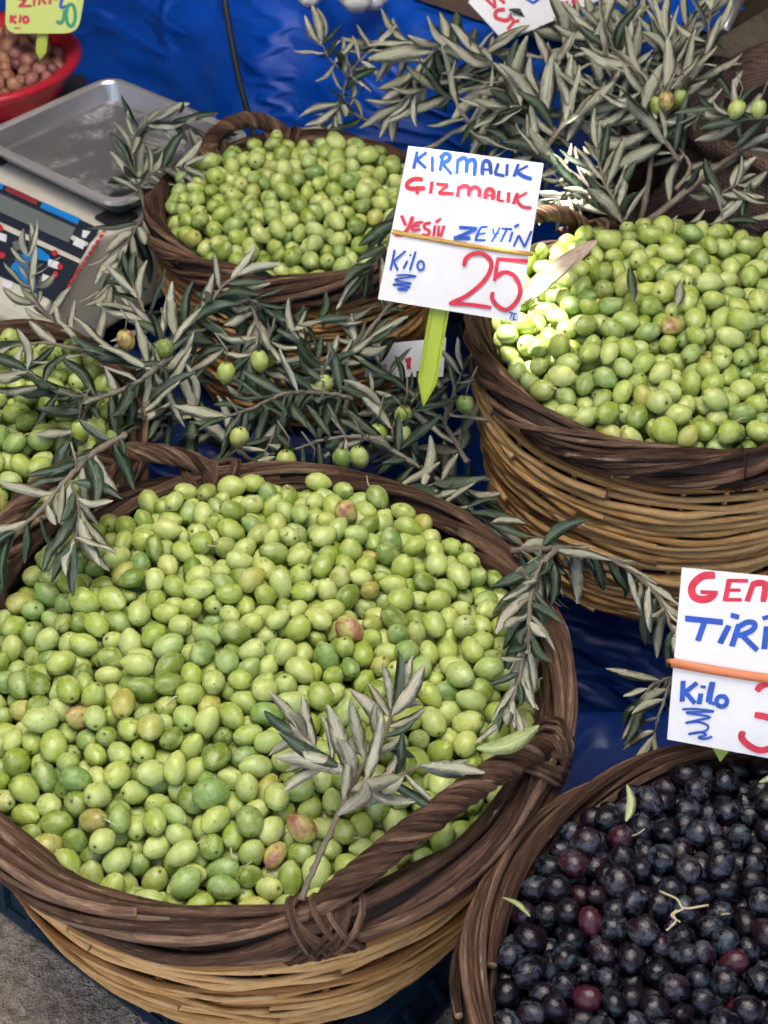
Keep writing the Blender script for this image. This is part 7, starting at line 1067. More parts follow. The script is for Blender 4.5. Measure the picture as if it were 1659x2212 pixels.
def branches():
    B = branch
    # back right, pale undersides showing
    B('tall olive branch with a bare curved stem rising behind the right basket', [(1375, 510, 1.46), (1400, 400, 1.52), (1410, 270, 1.57), (1390, 180, 1.60), (1330, 110, 1.64), (1270, 70, 1.68)], 0.0036, 0.0016, 1, 0.085, 0.020, 0.12, 0.85, 0.8, 0.45,
      subs=[[(1410, 290, 1.57), (1470, 210, 1.60), (1520, 130, 1.64), (1535, 20, 1.68)]], fruit=[(1440, 220, 1.56, 1), (1418, 228, 1.57, 0), (1468, 212, 1.58, 0)])
    B('thick olive branch slanting up to the right edge before the sack', [(1400, 480, 1.47), (1500, 400, 1.50), (1580, 340, 1.53), (1670, 290, 1.56)], 0.0046, 0.0022, 2, 0.075, 0.022, 0.30, 0.7, 0.9, 0.2,
      subs=[[(1460, 410, 1.50), (1490, 360, 1.53), (1450, 300, 1.56)], [(1600, 330, 1.53), (1595, 250, 1.56), (1580, 210, 1.58)]])
    B('bushy olive branch with grey green leaves filling the top right', [(1170, 330, 1.52), (1240, 250, 1.58), (1330, 190, 1.64), (1430, 120, 1.70), (1500, 40, 1.74)], 0.0036, 0.0016, 3, 0.085, 0.011, 0.05, 0.85, 1.0, 0.15,
      subs=[[(1240, 250, 1.58), (1290, 250, 1.60), (1370, 280, 1.60)], [(1330, 190, 1.64), (1330, 120, 1.66), (1300, 50, 1.70)]])
    B('olive branch arching left in front of the blue tarpaulin', [(1150, 290, 1.60), (1110, 220, 1.63), (1080, 150, 1.66), (1000, 110, 1.70), (900, 95, 1.74), (820, 100, 1.76)], 0.0034, 0.0015, 4, 0.085, 0.011, 0.35, 0.8, 1.0, 0.05,
      subs=[[(1080, 150, 1.66), (1060, 210, 1.64), (1080, 260, 1.62)], [(950, 100, 1.72), (900, 150, 1.70), (880, 190, 1.70)]])
    B('small olive sprig with whitish leaves against the blue tarpaulin', [(850, 290, 1.70), (760, 240, 1.71), (742, 200, 1.72), (760, 150, 1.73), (810, 100, 1.74)], 0.0020, 0.0012, 5, 0.062, 0.010, 0.25, 0.95, 1.1, 0.25,
      subs=[[(742, 200, 1.72), (722, 250, 1.70), (712, 300, 1.69)], [(755, 165, 1.72), (715, 130, 1.72), (695, 95, 1.73)]])
    B('leafy olive branch leaning on the right edge of the twenty-five sign', [(1330, 490, 1.43), (1290, 420, 1.47), (1230, 370, 1.50), (1150, 335, 1.54), (1070, 310, 1.58)], 0.0030, 0.0013, 6, 0.070, 0.010, 0.20, 0.8, 1.0, 0.05,
      subs=[[(1290, 420, 1.47), (1230, 420, 1.44), (1190, 440, 1.42)]])
    B('sunlit sprig of olive leaves behind the right basket handle', [(1360, 505, 1.42), (1330, 440, 1.44), (1300, 380, 1.47), (1290, 320, 1.50)], 0.0022, 0.0012, 7, 0.062, 0.0085, 0.10, 0.85, 0.9, 0.08)
    B('olive branch crowding the very top of the picture beside the white card', [(1350, 160, 1.72), (1270, 110, 1.75), (1200, 60, 1.78), (1160, 30, 1.80)], 0.0026, 0.0013, 8, 0.085, 0.012, 0.15, 0.85, 0.9, 0.1,
      subs=[[(1350, 160, 1.72), (1380, 70, 1.75), (1370, -10, 1.78)]])
    B('olive twig with bright green fruit at the right edge below the sack', [(1680, 250, 1.52), (1600, 255, 1.53), (1540, 235, 1.54), (1500, 250, 1.55)], 0.0022, 0.0012, 9, 0.062, 0.013, 0.30, 0.4, 1.0, 0.1, fruit=[(1592, 237, 1.52, 0), (1640, 236, 1.52, 0)])
    B('thin olive twig lying along the back rim of the right basket', [(1390, 515, 1.42), (1470, 500, 1.43), (1560, 480, 1.44), (1670, 465, 1.45)], 0.0022, 0.0012, 10, 0.062, 0.020, 0.05, 0.6, 0.9, 0.1, subs=[[(1560, 480, 1.44), (1560, 420, 1.46), (1590, 400, 1.47)]])
    # between the baskets
    B('pale olive sprig in front of the scale keypad', [(250, 800, 1.20), (170, 740, 1.24), (100, 680, 1.28), (65, 620, 1.30), (60, 555, 1.32)], 0.0026, 0.0012, 11, 0.058, 0.011, 0.25, 0.9, 1.05, 0.1)
    B('olive branch curving over the left side of the rear basket wall', [(210, 990, 1.06), (320, 870, 1.12), (370, 750, 1.18), (440, 680, 1.22), (540, 650, 1.25), (600, 690, 1.24)], 0.0034, 0.0015, 12, 0.060, 0.0095, 0.30, 0.45, 1.0, 0.15,
      subs=[[(370, 750, 1.18), (320, 690, 1.22), (290, 620, 1.25)], [(440, 680, 1.22), (480, 620, 1.24), (520, 590, 1.26)], [(540, 650, 1.25), (560, 720, 1.21), (540, 770, 1.18)]], fruit=[(355, 752, 1.15, 0), (273, 735, 1.17, 1)])
    B('dark olive sprig with one hanging fruit over the left basket', [(370, 770, 1.15), (290, 830, 1.12), (200, 860, 1.09), (110, 840, 1.07), (60, 800, 1.07)], 0.0026, 0.0012, 13, 0.060, 0.0105, 0.25, 0.15, 1.05, 0.05,
      subs=[[(200, 860, 1.09), (180, 900, 1.07), (150, 950, 1.05)]], fruit=[(174, 930, 1.03, 0)])
    def Q(px, py, z): p = PZ(px, py, z); return (px, py, p.y)
    B('olive branch hanging over the rear handle of the front basket', [Q(270, 940, 0.525), Q(200, 980, 0.530), Q(140, 1040, 0.528), Q(80, 1110, 0.520), Q(0, 1170, 0.512)], 0.0028, 0.0012, 14, 0.056, 0.011, 0.25, 0.4, 1.0, 0.05,
      subs=[[Q(150, 1030, 0.528), Q(170, 1100, 0.52), Q(160, 1170, 0.51)]], fruit=[(165, 1055, 0.90, 0)])
    B('grey green olive sprig lying over the rim of the left basket', [Q(340, 800, 0.445), Q(260, 770, 0.455), Q(170, 755, 0.462), Q(90, 740, 0.465), Q(20, 750, 0.465)], 0.0024, 0.0012, 41, 0.060, 0.0165, 0.25, 0.6, 1.0, 0.05)
    B('dense pale olive spray in front of the tarpaulin left of the bare stem', [(1250, 340, 1.54), (1170, 240, 1.60), (1180, 150, 1.65), (1240, 80, 1.70)], 0.0030, 0.0014, 42, 0.085, 0.011, 0.15, 0.85, 1.0, 0.1, subs=[[(1170, 240, 1.60), (1110, 230, 1.60), (1060, 250, 1.60)]])
    B('pale olive spray hanging below the white card', [(1040, 300, 1.62), (980, 210, 1.66), (1000, 150, 1.69), (1060, 110, 1.72)], 0.0026, 0.0013, 43, 0.080, 0.011, 0.35, 0.85, 1.0, 0.15, subs=[[(980, 210, 1.66), (920, 190, 1.67), (870, 220, 1.67)]])
    B('pale olive spray filling the corner between the bare stem and the sack', [(1470, 350, 1.52), (1400, 260, 1.56), (1330, 210, 1.60), (1250, 190, 1.63)], 0.0030, 0.0014, 44, 0.080, 0.011, 0.15, 0.85, 1.0, 0.1, subs=[[(1400, 260, 1.56), (1450, 160, 1.62), (1440, 80, 1.66)]])
    B('dense dark olive sprig at the middle of the picture', [(760, 860, 1.17), (700, 850, 1.16), (620, 850, 1.14), (550, 880, 1.11), (490, 900, 1.09)], 0.0026, 0.0012, 15, 0.060, 0.009, 0.30, 0.2, 1.05, 0.05,
      subs=[[(620, 850, 1.14), (600, 920, 1.11), (570, 980, 1.08)], [(700, 850, 1.16), (690, 790, 1.19), (650, 740, 1.21)]], fruit=[(488, 805, 1.15, 0), (560, 780, 1.17, 0), (515, 945, 1.07, 0), (620, 997, 1.04, 0)])
    B('olive branch with paired fruit behind the front basket', [(950, 1040, 1.08), (860, 980, 1.10), (780, 945, 1.11), (700, 950, 1.10), (640, 970, 1.08)], 0.0026, 0.0012, 16, 0.058, 0.0095, 0.20, 0.35, 1.05, 0.05,
      subs=[[(860, 980, 1.10), (850, 920, 1.13), (900, 880, 1.15)]], fruit=[(740, 990, 1.05, 0), (776, 988, 1.06, 0), (675, 1020, 1.04, 0)])
    B('shaded olive branch under the yellow green stake', [(1010, 1000, 1.12), (960, 920, 1.16), (900, 860, 1.19), (840, 810, 1.22), (800, 760, 1.25)], 0.0028, 0.0013, 17, 0.062, 0.011, 0.25, 0.6, 1.0, 0.05,
      subs=[[(900, 860, 1.19), (830, 880, 1.16), (780, 850, 1.17)], [(960, 920, 1.16), (980, 850, 1.17), (1000, 800, 1.19)]], fruit=[(872, 898, 1.14, 0), (873, 940, 1.12, 0), (1005, 875, 1.14, 0), (815, 935, 1.13, 0)])
    B('shadowed olive sprig low in the dark between the rear and right baskets', [(1000, 1080, 1.16), (940, 1010, 1.20), (860, 960, 1.22), (780, 920, 1.24), (720, 880, 1.25)], 0.0024, 0.0012, 31, 0.060, 0.0085, 0.25, 0.3, 1.0, 0.02,
      subs=[[(860, 960, 1.22), (880, 900, 1.24), (930, 850, 1.26)]])
    B('dark olive sprig reaching left above the front basket handle', [(560, 1010, 1.10), (500, 960, 1.12), (430, 900, 1.14), (400, 830, 1.17), (420, 770, 1.20)], 0.0024, 0.0012, 32, 0.060, 0.009, 0.25, 0.25, 1.0, 0.15,
      subs=[[(430, 900, 1.14), (360, 890, 1.12), (310, 910, 1.10)]])
    B('leafy olive sprig hugging the lower wall of the rear basket', [(480, 830, 1.17), (560, 800, 1.20), (660, 800, 1.22), (750, 770, 1.24), (800, 730, 1.26)], 0.0022, 0.0011, 33, 0.058, 0.0095, 0.30, 0.4, 1.0, 0.02, fruit=[(700, 830, 1.18, 0)])
    B('bare straight olive twig crossing the rear basket wall', [(690, 850, 1.20), (740, 790, 1.23), (800, 710, 1.27), (845, 655, 1.29)], 0.0026, 0.0018, 18, 0.05, 0.03, 0.3, 0.6, 1.0, 0.75, tip=False)
    B('olive sprig drooping onto the back rim of the front basket', [(820, 1050, 1.08), (900, 1060, 1.06), (930, 1090, 1.02), (935, 1130, 0.99), (930, 1170, 0.97)], 0.0024, 0.0012, 19, 0.056, 0.010, 0.15, 0.4, 1.0, 0.15,
      subs=[[(900, 1060, 1.06), (960, 1040, 1.06), (1010, 1060, 1.05)], [(930, 1090, 1.02), (990, 1100, 1.02), (1060, 1130, 1.01)]])
    B('olive leaves pressed against the rear basket front wall', [(520, 760, 1.21), (600, 740, 1.23), (650, 700, 1.26), (720, 690, 1.28)], 0.0022, 0.0011, 20, 0.055, 0.011, 0.35, 0.4, 1.0, 0.1, fruit=[(580, 770, 1.20, 0)])
    B('olive sprig between the rear olives and the left edge of the sign', [(880, 420, 1.34), (865, 470, 1.32), (830, 540, 1.30), (790, 590, 1.29)], 0.0020, 0.0011, 21, 0.058, 0.011, 0.35, 0.25, 0.9, 0.05)
    B('olive branch standing in the steel weighing tray', [(318, 465, 1.52), (298, 400, 1.57), (285, 330, 1.62), (310, 270, 1.66), (380, 265, 1.66), (450, 290, 1.65)], 0.0028, 0.0013, 22, 0.066, 0.011, 0.15, 0.75, 0.95, 0.12,
      subs=[[(295, 400, 1.57), (340, 370, 1.56), (390, 360, 1.55)]])
    B('drooping dry olive sprig between the scale and the rear basket', [(318, 465, 1.50), (290, 500, 1.46), (260, 560, 1.42), (240, 620, 1.38)], 0.0024, 0.0012, 23, 0.065, 0.010, 0.6, 0.85, 0.8, 0.1)
    # right, between the front basket and the lower sign
    def Q(px, py, z): p = PZ(px, py, z); return (px, py, p.y)
    B('olive branch drooping across the cane wall of the right basket', [Q(1105, 1190, 0.47), Q(1170, 1185, 0.475), Q(1260, 1190, 0.465), Q(1350, 1225, 0.455), Q(1420, 1290, 0.445), Q(1455, 1370, 0.44)], 0.0030, 0.0012, 24, 0.052, 0.0095, 0.95, 0.6, 0.9, 0.02,
      subs=[[Q(1170, 1185, 0.475), Q(1160, 1230, 0.47), Q(1180, 1290, 0.45)]])
    B('olive branch falling along the right rim of the front basket', [Q(1200, 1190, 0.478), Q(1165, 1230, 0.486), Q(1145, 1300, 0.490), Q(1140, 1390, 0.490), Q(1120, 1470, 0.490), Q(1105, 1520, 0.488)], 0.0026, 0.0011, 25, 0.052, 0.0095, 0.10, 0.5, 0.7, 0.02)
    B('small olive sprig behind the left edge of the lower sign', [(1490, 1470, 0.80), (1450, 1465, 0.81), (1410, 1480, 0.81), (1385, 1510, 0.80)], 0.0020, 0.0011, 26, 0.052, 0.013, 0.45, 0.6, 1.1, 0.05, subs=[[(1450, 1465, 0.81), (1425, 1540, 0.78), (1412, 1590, 0.77)]])
    # sprig lying on the front olives
    def Q(px, py, z): p = PZ(px, py, z); return (px, py, p.y)
    B('dry olive sprig lying on the olives of the front basket', [Q(650, 1945, 0.478), Q(690, 1850, 0.492), Q(740, 1740, 0.504), Q(775, 1670, 0.510), Q(830, 1590, 0.513), Q(850, 1520, 0.515)], 0.0021, 0.0011, 27, 0.054, 0.0100, -0.16, 0.85, 1.1, 0.38,
      subs=[[Q(760, 1700, 0.508), Q(820, 1690, 0.512), Q(910, 1655, 0.512)], [Q(770, 1680, 0.509), Q(710, 1640, 0.513), Q(650, 1590, 0.513)]], toward=0.6)
branches()
def loose_leaf(label, p0, p1, fresh=False, flip=False, seed=1, wf=1.0):
    rs = random.Random(seed); a = PZ(*p0); b = PZ(*p1); d = b - a; n = Vector((0, -0.4, 1))
    o = link('fallen_leaf', rs.choice(FRESH if fresh else LEAVES)); o.rotation_mode = 'QUATERNION'
    o.rotation_quaternion = leaf_frame(d, -n if flip else n).to_quaternion(); o.location = a; o.scale = (d.length, d.length * wf, d.length)
    tag(o, label, 'leaf', 'single leaves lying on the olives')
loose_leaf('long pale green leaf caught at the handle of the front basket', (1030, 1618, 0.512), (1165, 1555, 0.522), True, False, 1, 1.15)
loose_leaf('small yellow green leaf standing among the black olives', (1352, 1775, 0.488), (1357, 1690, 0.500), True, False, 2, 1.1)
loose_leaf('narrow green leaf at the left side of the black olives', (1145, 1980, 0.486), (1088, 1935, 0.492), True, False, 3, 0.8)
loose_leaf('small grey leaf lying on the right basket olives', (1462, 660, 0.500), (1470, 600, 0.505), False, True, 4)
loose_leaf('slim dark leaf stuck between the right basket olives', (1370, 650, 0.500), (1362, 565, 0.515), False, False, 5, 0.8)
loose_leaf('pale leaf on the edge of the black olives at the right', (1640, 1690, 0.488), (1690, 1650, 0.495), True, False, 6)

def sunlit_wicker_stand_in():  # pale strips added in place of sunlit basket wicker
    m = wood_mat('stand_in_wicker_pale', [(0.1, (0.40, 0.27, 0.20)), (0.5, (0.58, 0.45, 0.36)), (0.9, (0.70, 0.60, 0.50))], None, 30.0, 4.0, 0.7, 0.5, 0.3, 0.5)
    base = PZ(1125, 650, 0.465); root = empty('stand_in_sunlit_wicker_strips', base); rs = random.Random(77)
    for k in range(9):
        tipp = PZ(1190 + 12 * k + rs.uniform(-12, 12), 600 - 10 * k + rs.uniform(-10, 10), 0.495 + 0.004 * k); d = tipp - base; mb = MB(); up = Vector((0.1, -0.6, 0.8)); sd = d.cross(up).normalized(); vs = []; uv = []
        for i in range(9):
            t = i / 8; w = 0.0075 * math.sin(math.pi * min(1, 0.12 + t * 0.88)) ** 0.7 + 0.0008; c = d * t + up * (0.008 * math.sin(math.pi * t) + 0.001 * k)
            for j, (a, hgt) in enumerate(((-1, 0.002), (0, 0.0), (1, 0.002))): vs.append(c + sd * w * a + up * (hgt + 0.0008)); uv.append((t * d.length, j * .5))
            for j, (a, hgt) in enumerate(((-1, 0.002), (0, 0.0), (1, 0.002))): vs.append(c + sd * w * a + up * (hgt - 0.0004)); uv.append((t * d.length, j * .5))
        mb.add(vs, [f for i in range(8) for f in ((6*i, 6*i+1, 6*i+7, 6*i+6), (6*i+1, 6*i+2, 6*i+8, 6*i+7), (6*i+4, 6*i+3, 6*i+9, 6*i+10), (6*i+5, 6*i+4, 6*i+10, 6*i+11))], uv); mb.build('stand_in_wicker_strip', m, root)
    tag(root, 'pale strips standing in for sunlit basket wicker between the sign and the right basket', 'sunlit_wicker_stand_in')
sunlit_wicker_stand_in()

# ================================================================== PRICE SIGNS
M['card'] = simple('white_card', (0.70, 0.71, 0.72), 0.42, 0, 26, 0.10)
M['red'] = simple('red_marker', (0.56, 0.022, 0.050), 0.5, 0, 130, 0.5)
M['blue'] = simple('blue_marker', (0.012, 0.075, 0.42), 0.5, 0, 130, 0.6)
M['lime'] = simple('lime_plastic', (0.36, 0.45, 0.03), 0.4, 0, 40, 0.25)
M['band'] = simple('tan_rubber_band', (0.46, 0.27, 0.06), 0.55, 0, 90, 0.25)
M['orange_band'] = simple('orange_rubber_band', (0.62, 0.21, 0.09), 0.5, 0, 60, 0.2)
def ribbon(mb, pts, w, N, U, lift, taper=0.8):
    P = [Vector(p) for p in pts]; n = len(P); vs = []
    for i in range(n):
        t = (P[min(n-1, i+1)] - P[max(0, i-1)]).normalized(); s = N.cross(t)
        k = w * (taper if i in (0, n - 1) else 1.0) * 0.5
        vs += [P[i] + s * k + N * lift, P[i] - s * k + N * lift]
    t0 = (P[0] - P[1]).normalized() * w * 0.12; t1 = (P[-1] - P[-2]).normalized() * w * 0.12
    vs[0] += t0; vs[1] += t0 * 0.4; vs[-1] += t1; vs[-2] += t1 * 0.4
    mb.add(vs, [(2*i, 2*i+1, 2*i+3, 2*i+2) for i in range(n - 1)])
def smooth_stroke(pts, per=5):
    return pts if len(pts) < 3 else [tuple(p)[:2] for p in catmull([(p[0], p[1], 0) for p in pts], per)]
def sign(label, region, corners, p0, normal, lines, band=None, stake=None, card='card', corner_r=0.0, cat='price sign', name='price_sign', stake_w=0.020):
    """region: (x0, y0, scale) turns traced points into picture points; everything lands on the sign's own plane"""
    x0, y0, sc = region; n = Vector(normal).normalized(); p0 = Vector(p0)
    def W(p, dz=0.0):
        return on_plane((x0 + p[0] / sc) * 0.8640625, (y0 + p[1] / sc) * 0.8640625, p0, n) + n * dz
    C = [W(c) for c in corners]; base = on_plane(*stake[1], p0, n) if stake else (C[2] + C[3]) / 2
    root = empty(name, base); off = lambda v: v - base
    mb = MB(); th = 0.0022
    if corner_r:
        poly = []
        for i in range(4):
            a, b, c = C[i-1], C[i], C[(i+1) % 4]; e0 = (a - b).normalized(); e1 = (c - b).normalized()
            for k in range(6):
                f = k / 5; q = b + e0 * corner_r * (1 - f) ** 2 + e1 * corner_r * f ** 2; poly.append(q)
    else: poly = C
    m = len(poly)
    mb.add([off(p) for p in poly] + [off(p - n * th) for p in poly], [tuple(range(m)), tuple(range(2*m-1, m-1, -1))] + [(i, m + i, m + (i+1) % m, (i+1) % m) for i in range(m)])
    mb.build('board', M[card], root, False)
    u = (C[1] - C[0]).normalized()
    px = (W((100, 0)) - W((0, 0))).length / 100
    k = 0
    for (mat, w, strokes) in lines:
        l = MB()
        for s in strokes:
            ww = w
            if isinstance(s[0], (int, float)): ww = s[0]; s = s[1]
            k += 1; ribbon(l, [off(W(p)) for p in smooth_stroke(s)], ww * 1.28 * px, n, u, 0.00025 + 0.00002 * k)
        o = l.build('lettering', M[mat], root, False)
    if band:
        (a, b, mat, r) = band; A = W(a, 0.0012); Bp = W(b, 0.0012); mb = MB()
        d = (Bp - A).normalized()
        sag = (C[3] - C[0]).normalized() * 0.0008
        mb.tube([off(A - d * 0.001 - n * 0.004), off(A - d * 0.001), off(A.lerp(Bp, .25) + sag), off(A.lerp(Bp, .5) + sag * 1.5), off(A.lerp(Bp, .75) + sag), off(Bp + d * 0.001), off(Bp + d * 0.001 - n * 0.004)], r, 6, up=tuple(n), flat=1.6)
        mb.build('rubber_band', M[mat], root)
    if stake:
        top, tip = (on_plane(*q, p0, n) - n * 0.006 for q in stake); dv = (tip - top).normalized(); s = n.cross(dv).normalized() * stake_w / 2; mb = MB()
        e = top + (tip - top) * 0.80; bk = -n * 0.0025
        for (sc2, lo, hi) in ((1.0, -0.0032, -0.0008), (0.62, -0.0008, 0.0)):
            pl = [top + s * sc2, top - s * sc2, e - s * sc2, tip.lerp(e, 0 if sc2 == 1 else .25), e + s * sc2]
            mb.add([off(p + n * hi + bk) for p in pl] + [off(p + n * lo + bk) for p in pl], [(0, 1, 2, 3, 4), (9, 8, 7, 6, 5)] + [(i, 5 + i, 5 + (i+1) % 5, (i+1) % 5) for i in range(5)])
        if stake_w > 0.015:     # raised edges of the stake
            for sg in (1, -1):
                mb.tube([off(top + s * .86 * sg + bk), off(e + s * .86 * sg + bk), off(tip.lerp(e, .12) + bk)], 0.0014, 5)
        mb.build('stake', M['lime'], root, False)
    tag(root, label, cat, 'price signs on the stall'); return root

def ell(cx, cy, rx, ry, n=12): return [(cx + rx * math.sin(6.283 * i / n), cy - ry * math.cos(6.283 * i / n)) for i in range(n + 1)]
S1 = [('blue', 27, [[(425,135),(395,280)], [(505,140),(412,212)], [(420,205),(500,275)], [(555,178),(555,305)], [(645,170),(620,298)], [(622,190),(665,152),(705,165),(695,205),(638,238)], [(640,235),(720,325)],
        [(775,200),(765,325)], [(778,212),(820,188),(852,210),(848,315)], [(855,225),(895,202),(925,228),(915,342)], [(985,335),(992,240),(1022,215),(1052,240),(1062,330)], [(20,[(990,288),(1055,292)])][0], [(1125,240),(1098,322)], [(1095,328),(1175,345)], [(1203,245),(1197,342)], [(1298,245),(1262,348)], [(20,[(1380,258),(1275,312)])][0], [(1285,312),(1350,352),(1412,372)]]),
      ('red', 29, [[(470,375),(400,372),(345,402),(340,442),(390,456),(490,450)], [(430,435),(425,500)], [(552,395),(540,492)], [(592,415),(690,422)], [(22,[(690,425),(612,490)])][0], [(610,495),(738,497)], [(785,432),(770,525)], [(788,448),(835,428),(872,452),(866,520)], [(876,462),(925,440),(963,468),(957,527)], [(1012,542),(1022,472),(1055,458),(1082,485),(1077,550)], [(18,[(1015,512),(1075,516)])][0], [(1132,475),(1122,555)], [(18,[(1120,556),(1172,562)])][0], [(1215,490),(1210,572)], [(1290,495),(1256,585)], [(20,[(1370,490),(1272,545)])][0], [(22,[(1280,550),(1330,608),(1410,622)])][0]]),
      ('red', 27, [[(290,690),(325,770)], [(385,698),(352,790),(300,850),(232,850)], [(20,[(472,745),(405,758),(385,812),(452,808)])][0], [(16,[(398,782),(445,776)])][0], [(20,[(540,750),(492,762),(488,795),(528,822),(515,858),(465,852)])][0], [(20,[(502,868),(485,898)])][0], [(24,[(578,775),(566,862)])][0], [(20,[(585,745),(628,714)])][0], [(24,[(612,778),(604,866)])][0], [(24,[(655,775),(628,868)])][0]]),
      ('blue', 20, [[(30,[(790,790),(940,798)])][0], [(32,[(930,806),(765,878)])][0], [(32,[(742,882),(882,882)])][0], [(1032,785),(972,796),(930,890)], [(922,898),(1012,902)], [(16,[(955,846),(1012,840)])][0], [(1078,800),(1086,845)], [(14,[(1086,850),(1132,842)])][0], [(1140,790),(1066,916)], [(1155,800),(1242,806)], [(1197,806),(1147,916)], [(1247,830),(1222,916)], [(1265,785),(1302,764)], [(1300,860),(1256,956)], [(1302,858),(1350,955)], [(1352,958),(1410,822)]]),
      ('blue', 19, [[(230,985),(195,1158)], [(322,994),(222,1082)], [(222,1082),(258,1158)], [(338,1080),(306,1146)], [(360,1032),(372,1026)], [(410,1000),(362,1156)], [(15, ell(455,1120,28,40))][0:2], [(13,[(245,1205),(330,1200),(412,1212),(330,1222),(232,1240),(290,1258),(372,1275),(290,1278),(215,1285),(290,1292),(360,1308),(255,1324),(340,1334)])][0]]),
      ('red', 30, [[(828,1122),(850,1052),(920,1016),(1000,1024),(1060,1080),(1052,1170),(982,1272),(850,1380),(720,1440)], [(26,[(700,1447),(880,1456),(1062,1482)])][0], [(32,[(1112,1064),(1376,1082)])][0], [(26,[(1120,1066),(1106,1160),(1092,1250)])][0], [(1095,1222),(1170,1178),(1250,1198),(1300,1270),(1312,1360),(1265,1450),(1190,1502),(1112,1462),(1072,1402),(1076,1352)]]),
      ('blue', 10, [[(1220,1525),(1285,1536)], [(1242,1530),(1226,1580)], [(1266,1532),(1252,1584)], [(1252,1586),(1282,1586)]])]
for ln in S1:      # the round 'o' was written as (width, points)
    for i, s in enumerate(ln[2]):
        if isinstance(s, list) and len(s) == 1 and isinstance(s[0], tuple) and isinstance(s[0][0], int) and isinstance(s[0][1], list): ln[2][i] = s[0]
sign('white price sign reading twenty-five on a yellow green stake', (920, 340, 3.45625), [(350,85),(1520,235),(1300,1610),(85,1410)], PY(950, 680, 1.12), (0.02, -0.86, 0.50), S1,
     ((222,828),(1402,1022),'band',0.0014), ((962, 600), (915, 882)), stake_w=0.0175)
S2 = [('red', 60, [[(735,230),(640,232),(560,278),(512,350),(525,430),(595,468),(680,458),(735,412)], [(40,[(600,395),(765,402)])][0], [(52,[(880,275),(842,480)])][0], [(38,[(870,282),(1062,284)])][0], [(34,[(865,376),(990,376)])][0], [(36,[(840,470),(1000,470)])][0], [(54,[(1120,305),(1058,482)])][0], [(50,[(1110,318),(1180,304),(1236,330),(1216,488)])][0], [(50,[(1240,330),(1300,312),(1345,345),(1330,500)])][0]]),
      ('blue', 58, [[(450,655),(812,692)], [(635,692),(572,872)], [(875,730),(790,897)], [(50,[(900,622),(972,642)])][0], [(975,718),(908,925)], [(44,[(975,735),(1060,692),(1130,705),(1112,765),(1000,818),(935,800)])][0], [(52,[(1000,815),(1155,965)])][0], [(1250,738),(1226,952)], [(42,[(1212,655),(1278,636)])][0]]),
      ('blue', 50, [[(425,1275),(415,1470)], [(46,[(560,1292),(440,1385)])][0], [(46,[(450,1385),(540,1490)])][0], [(600,1400),(582,1496)], [(28,[(598,1326),(646,1332)])][0], [(715,1285),(690,1400),(676,1478)], [(34,[(680,1480),(735,1496)])][0], (36, ell(805,1472,52,52)), (18,[(415,1550),(560,1548),(730,1572),(600,1576),(455,1585),(560,1602),(692,1630),(560,1660),(450,1685),(570,1676),(668,1712),(640,1765),(475,1796),(590,1776),(652,1802),(575,1830),(640,1842),(710,1820)])]),
      ('red', 52, [[(1152,1366),(1200,1318),(1280,1300),(1352,1345),(1345,1440),(1290,1530)], [(1135,1605),(1260,1632),(1350,1700),(1382,1810),(1310,1918),(1185,1955),(1070,1905),(1002,1832),(1012,1772)]])]
sign('white price sign with kilo in blue, cut by the right edge above the black olives', (1600, 1380, 3.95), [(415,155),(1880,300),(1740,2125),(268,1850)], PY(1500, 1620, 0.662), (-0.08, -0.84, 0.54), S2,
     ((322,1092),(1810,1312),'orange_band',0.0021), ((1575, 1500), (1560, 1655)), stake_w=0.013)
S3 = [('red', 26, [[(190,70),(250,0),(180,-10)], [(215,60),(310,58)], [(345,-40),(335,60)], [(395,-30),(385,50)], [(410,-20),(450,40)], [(500,-10),(490,40)], [(530,-10),(570,-10)]]), ('red', 24, [[(110,150),(105,225)], [(160,160),(115,190),(160,230)], [(205,150),(195,225)], ell(255,195,25,28), (14,[(140,280),(200,278)])]),
      ('blue', 26, [[(620,-30),(600,70),(680,60)]]), ('green_ink', 28, [[(640,100),(630,180),(600,230),(560,210)], ell(700,150,45,110)])]
M['lime_card'] = simple('lime_card', (0.55, 0.66, 0.16), 0.45, 0, 12, 0.06); M['green_ink'] = simple('green_marker', (0.02, 0.28, 0.12), 0.5)
S3 = [(a, b, [s for s in c]) for a, b, c in S3]
sign('lime green price card with red writing standing in the red bowl', (0, 0, 3.95), [(75,-300),(880,-300),(770,330),(45,330)], PY(85, 75, 1.90), (0.05, -0.85, 0.52), S3, None, ((92, 40), (84, 128)), 'lime_card', 0.018, stake_w=0.014)
S4 = [('red', 22, [[(930,-20),(1000,50)], [(1000,50),(990,-40)], [(990,-40),(1060,20)], [(1060,60),(1010,70),(1005,110),(1060,130),(1090,120)], [(1090,95),(1120,140)], [(1080,185),(1120,135)], [(1110,140),(1150,130)]]), ('blue', 20, [[(1190,-10),(1240,20)], [(1240,20),(1280,-10)]]), ('red', 20, [[(1400,10),(1440,60)], [(1440,60),(1450,10)], [(1470,50),(1510,45),(1490,10),(1520,-10)]])]
sign('white card with red writing lying tilted at the top behind the branches', (840, 0, 2.5136), [(830,10),(1350,-420),(1700,-20),(1060,265)], PY(1050, 70, 1.755), (0.1, -0.72, 0.68), S4, None, None)
S5 = [('blue', 60, [[(200,640),(180,440)], [(180,440),(270,450)], [(270,450),(190,540)]]), ('red', 40, [[(530,560),(580,540)], [(560,540),(560,640)]]), ('blue', 50, [[(740,380),(740,440)]])]
sign('small white card with blue writing half hidden behind the green stake', (880, 760, 3.95), [(180,410),(930,330),(900,720),(120,720)], PY(860, 770, 1.285), (0.0, -0.85, 0.53), S5, None, None)

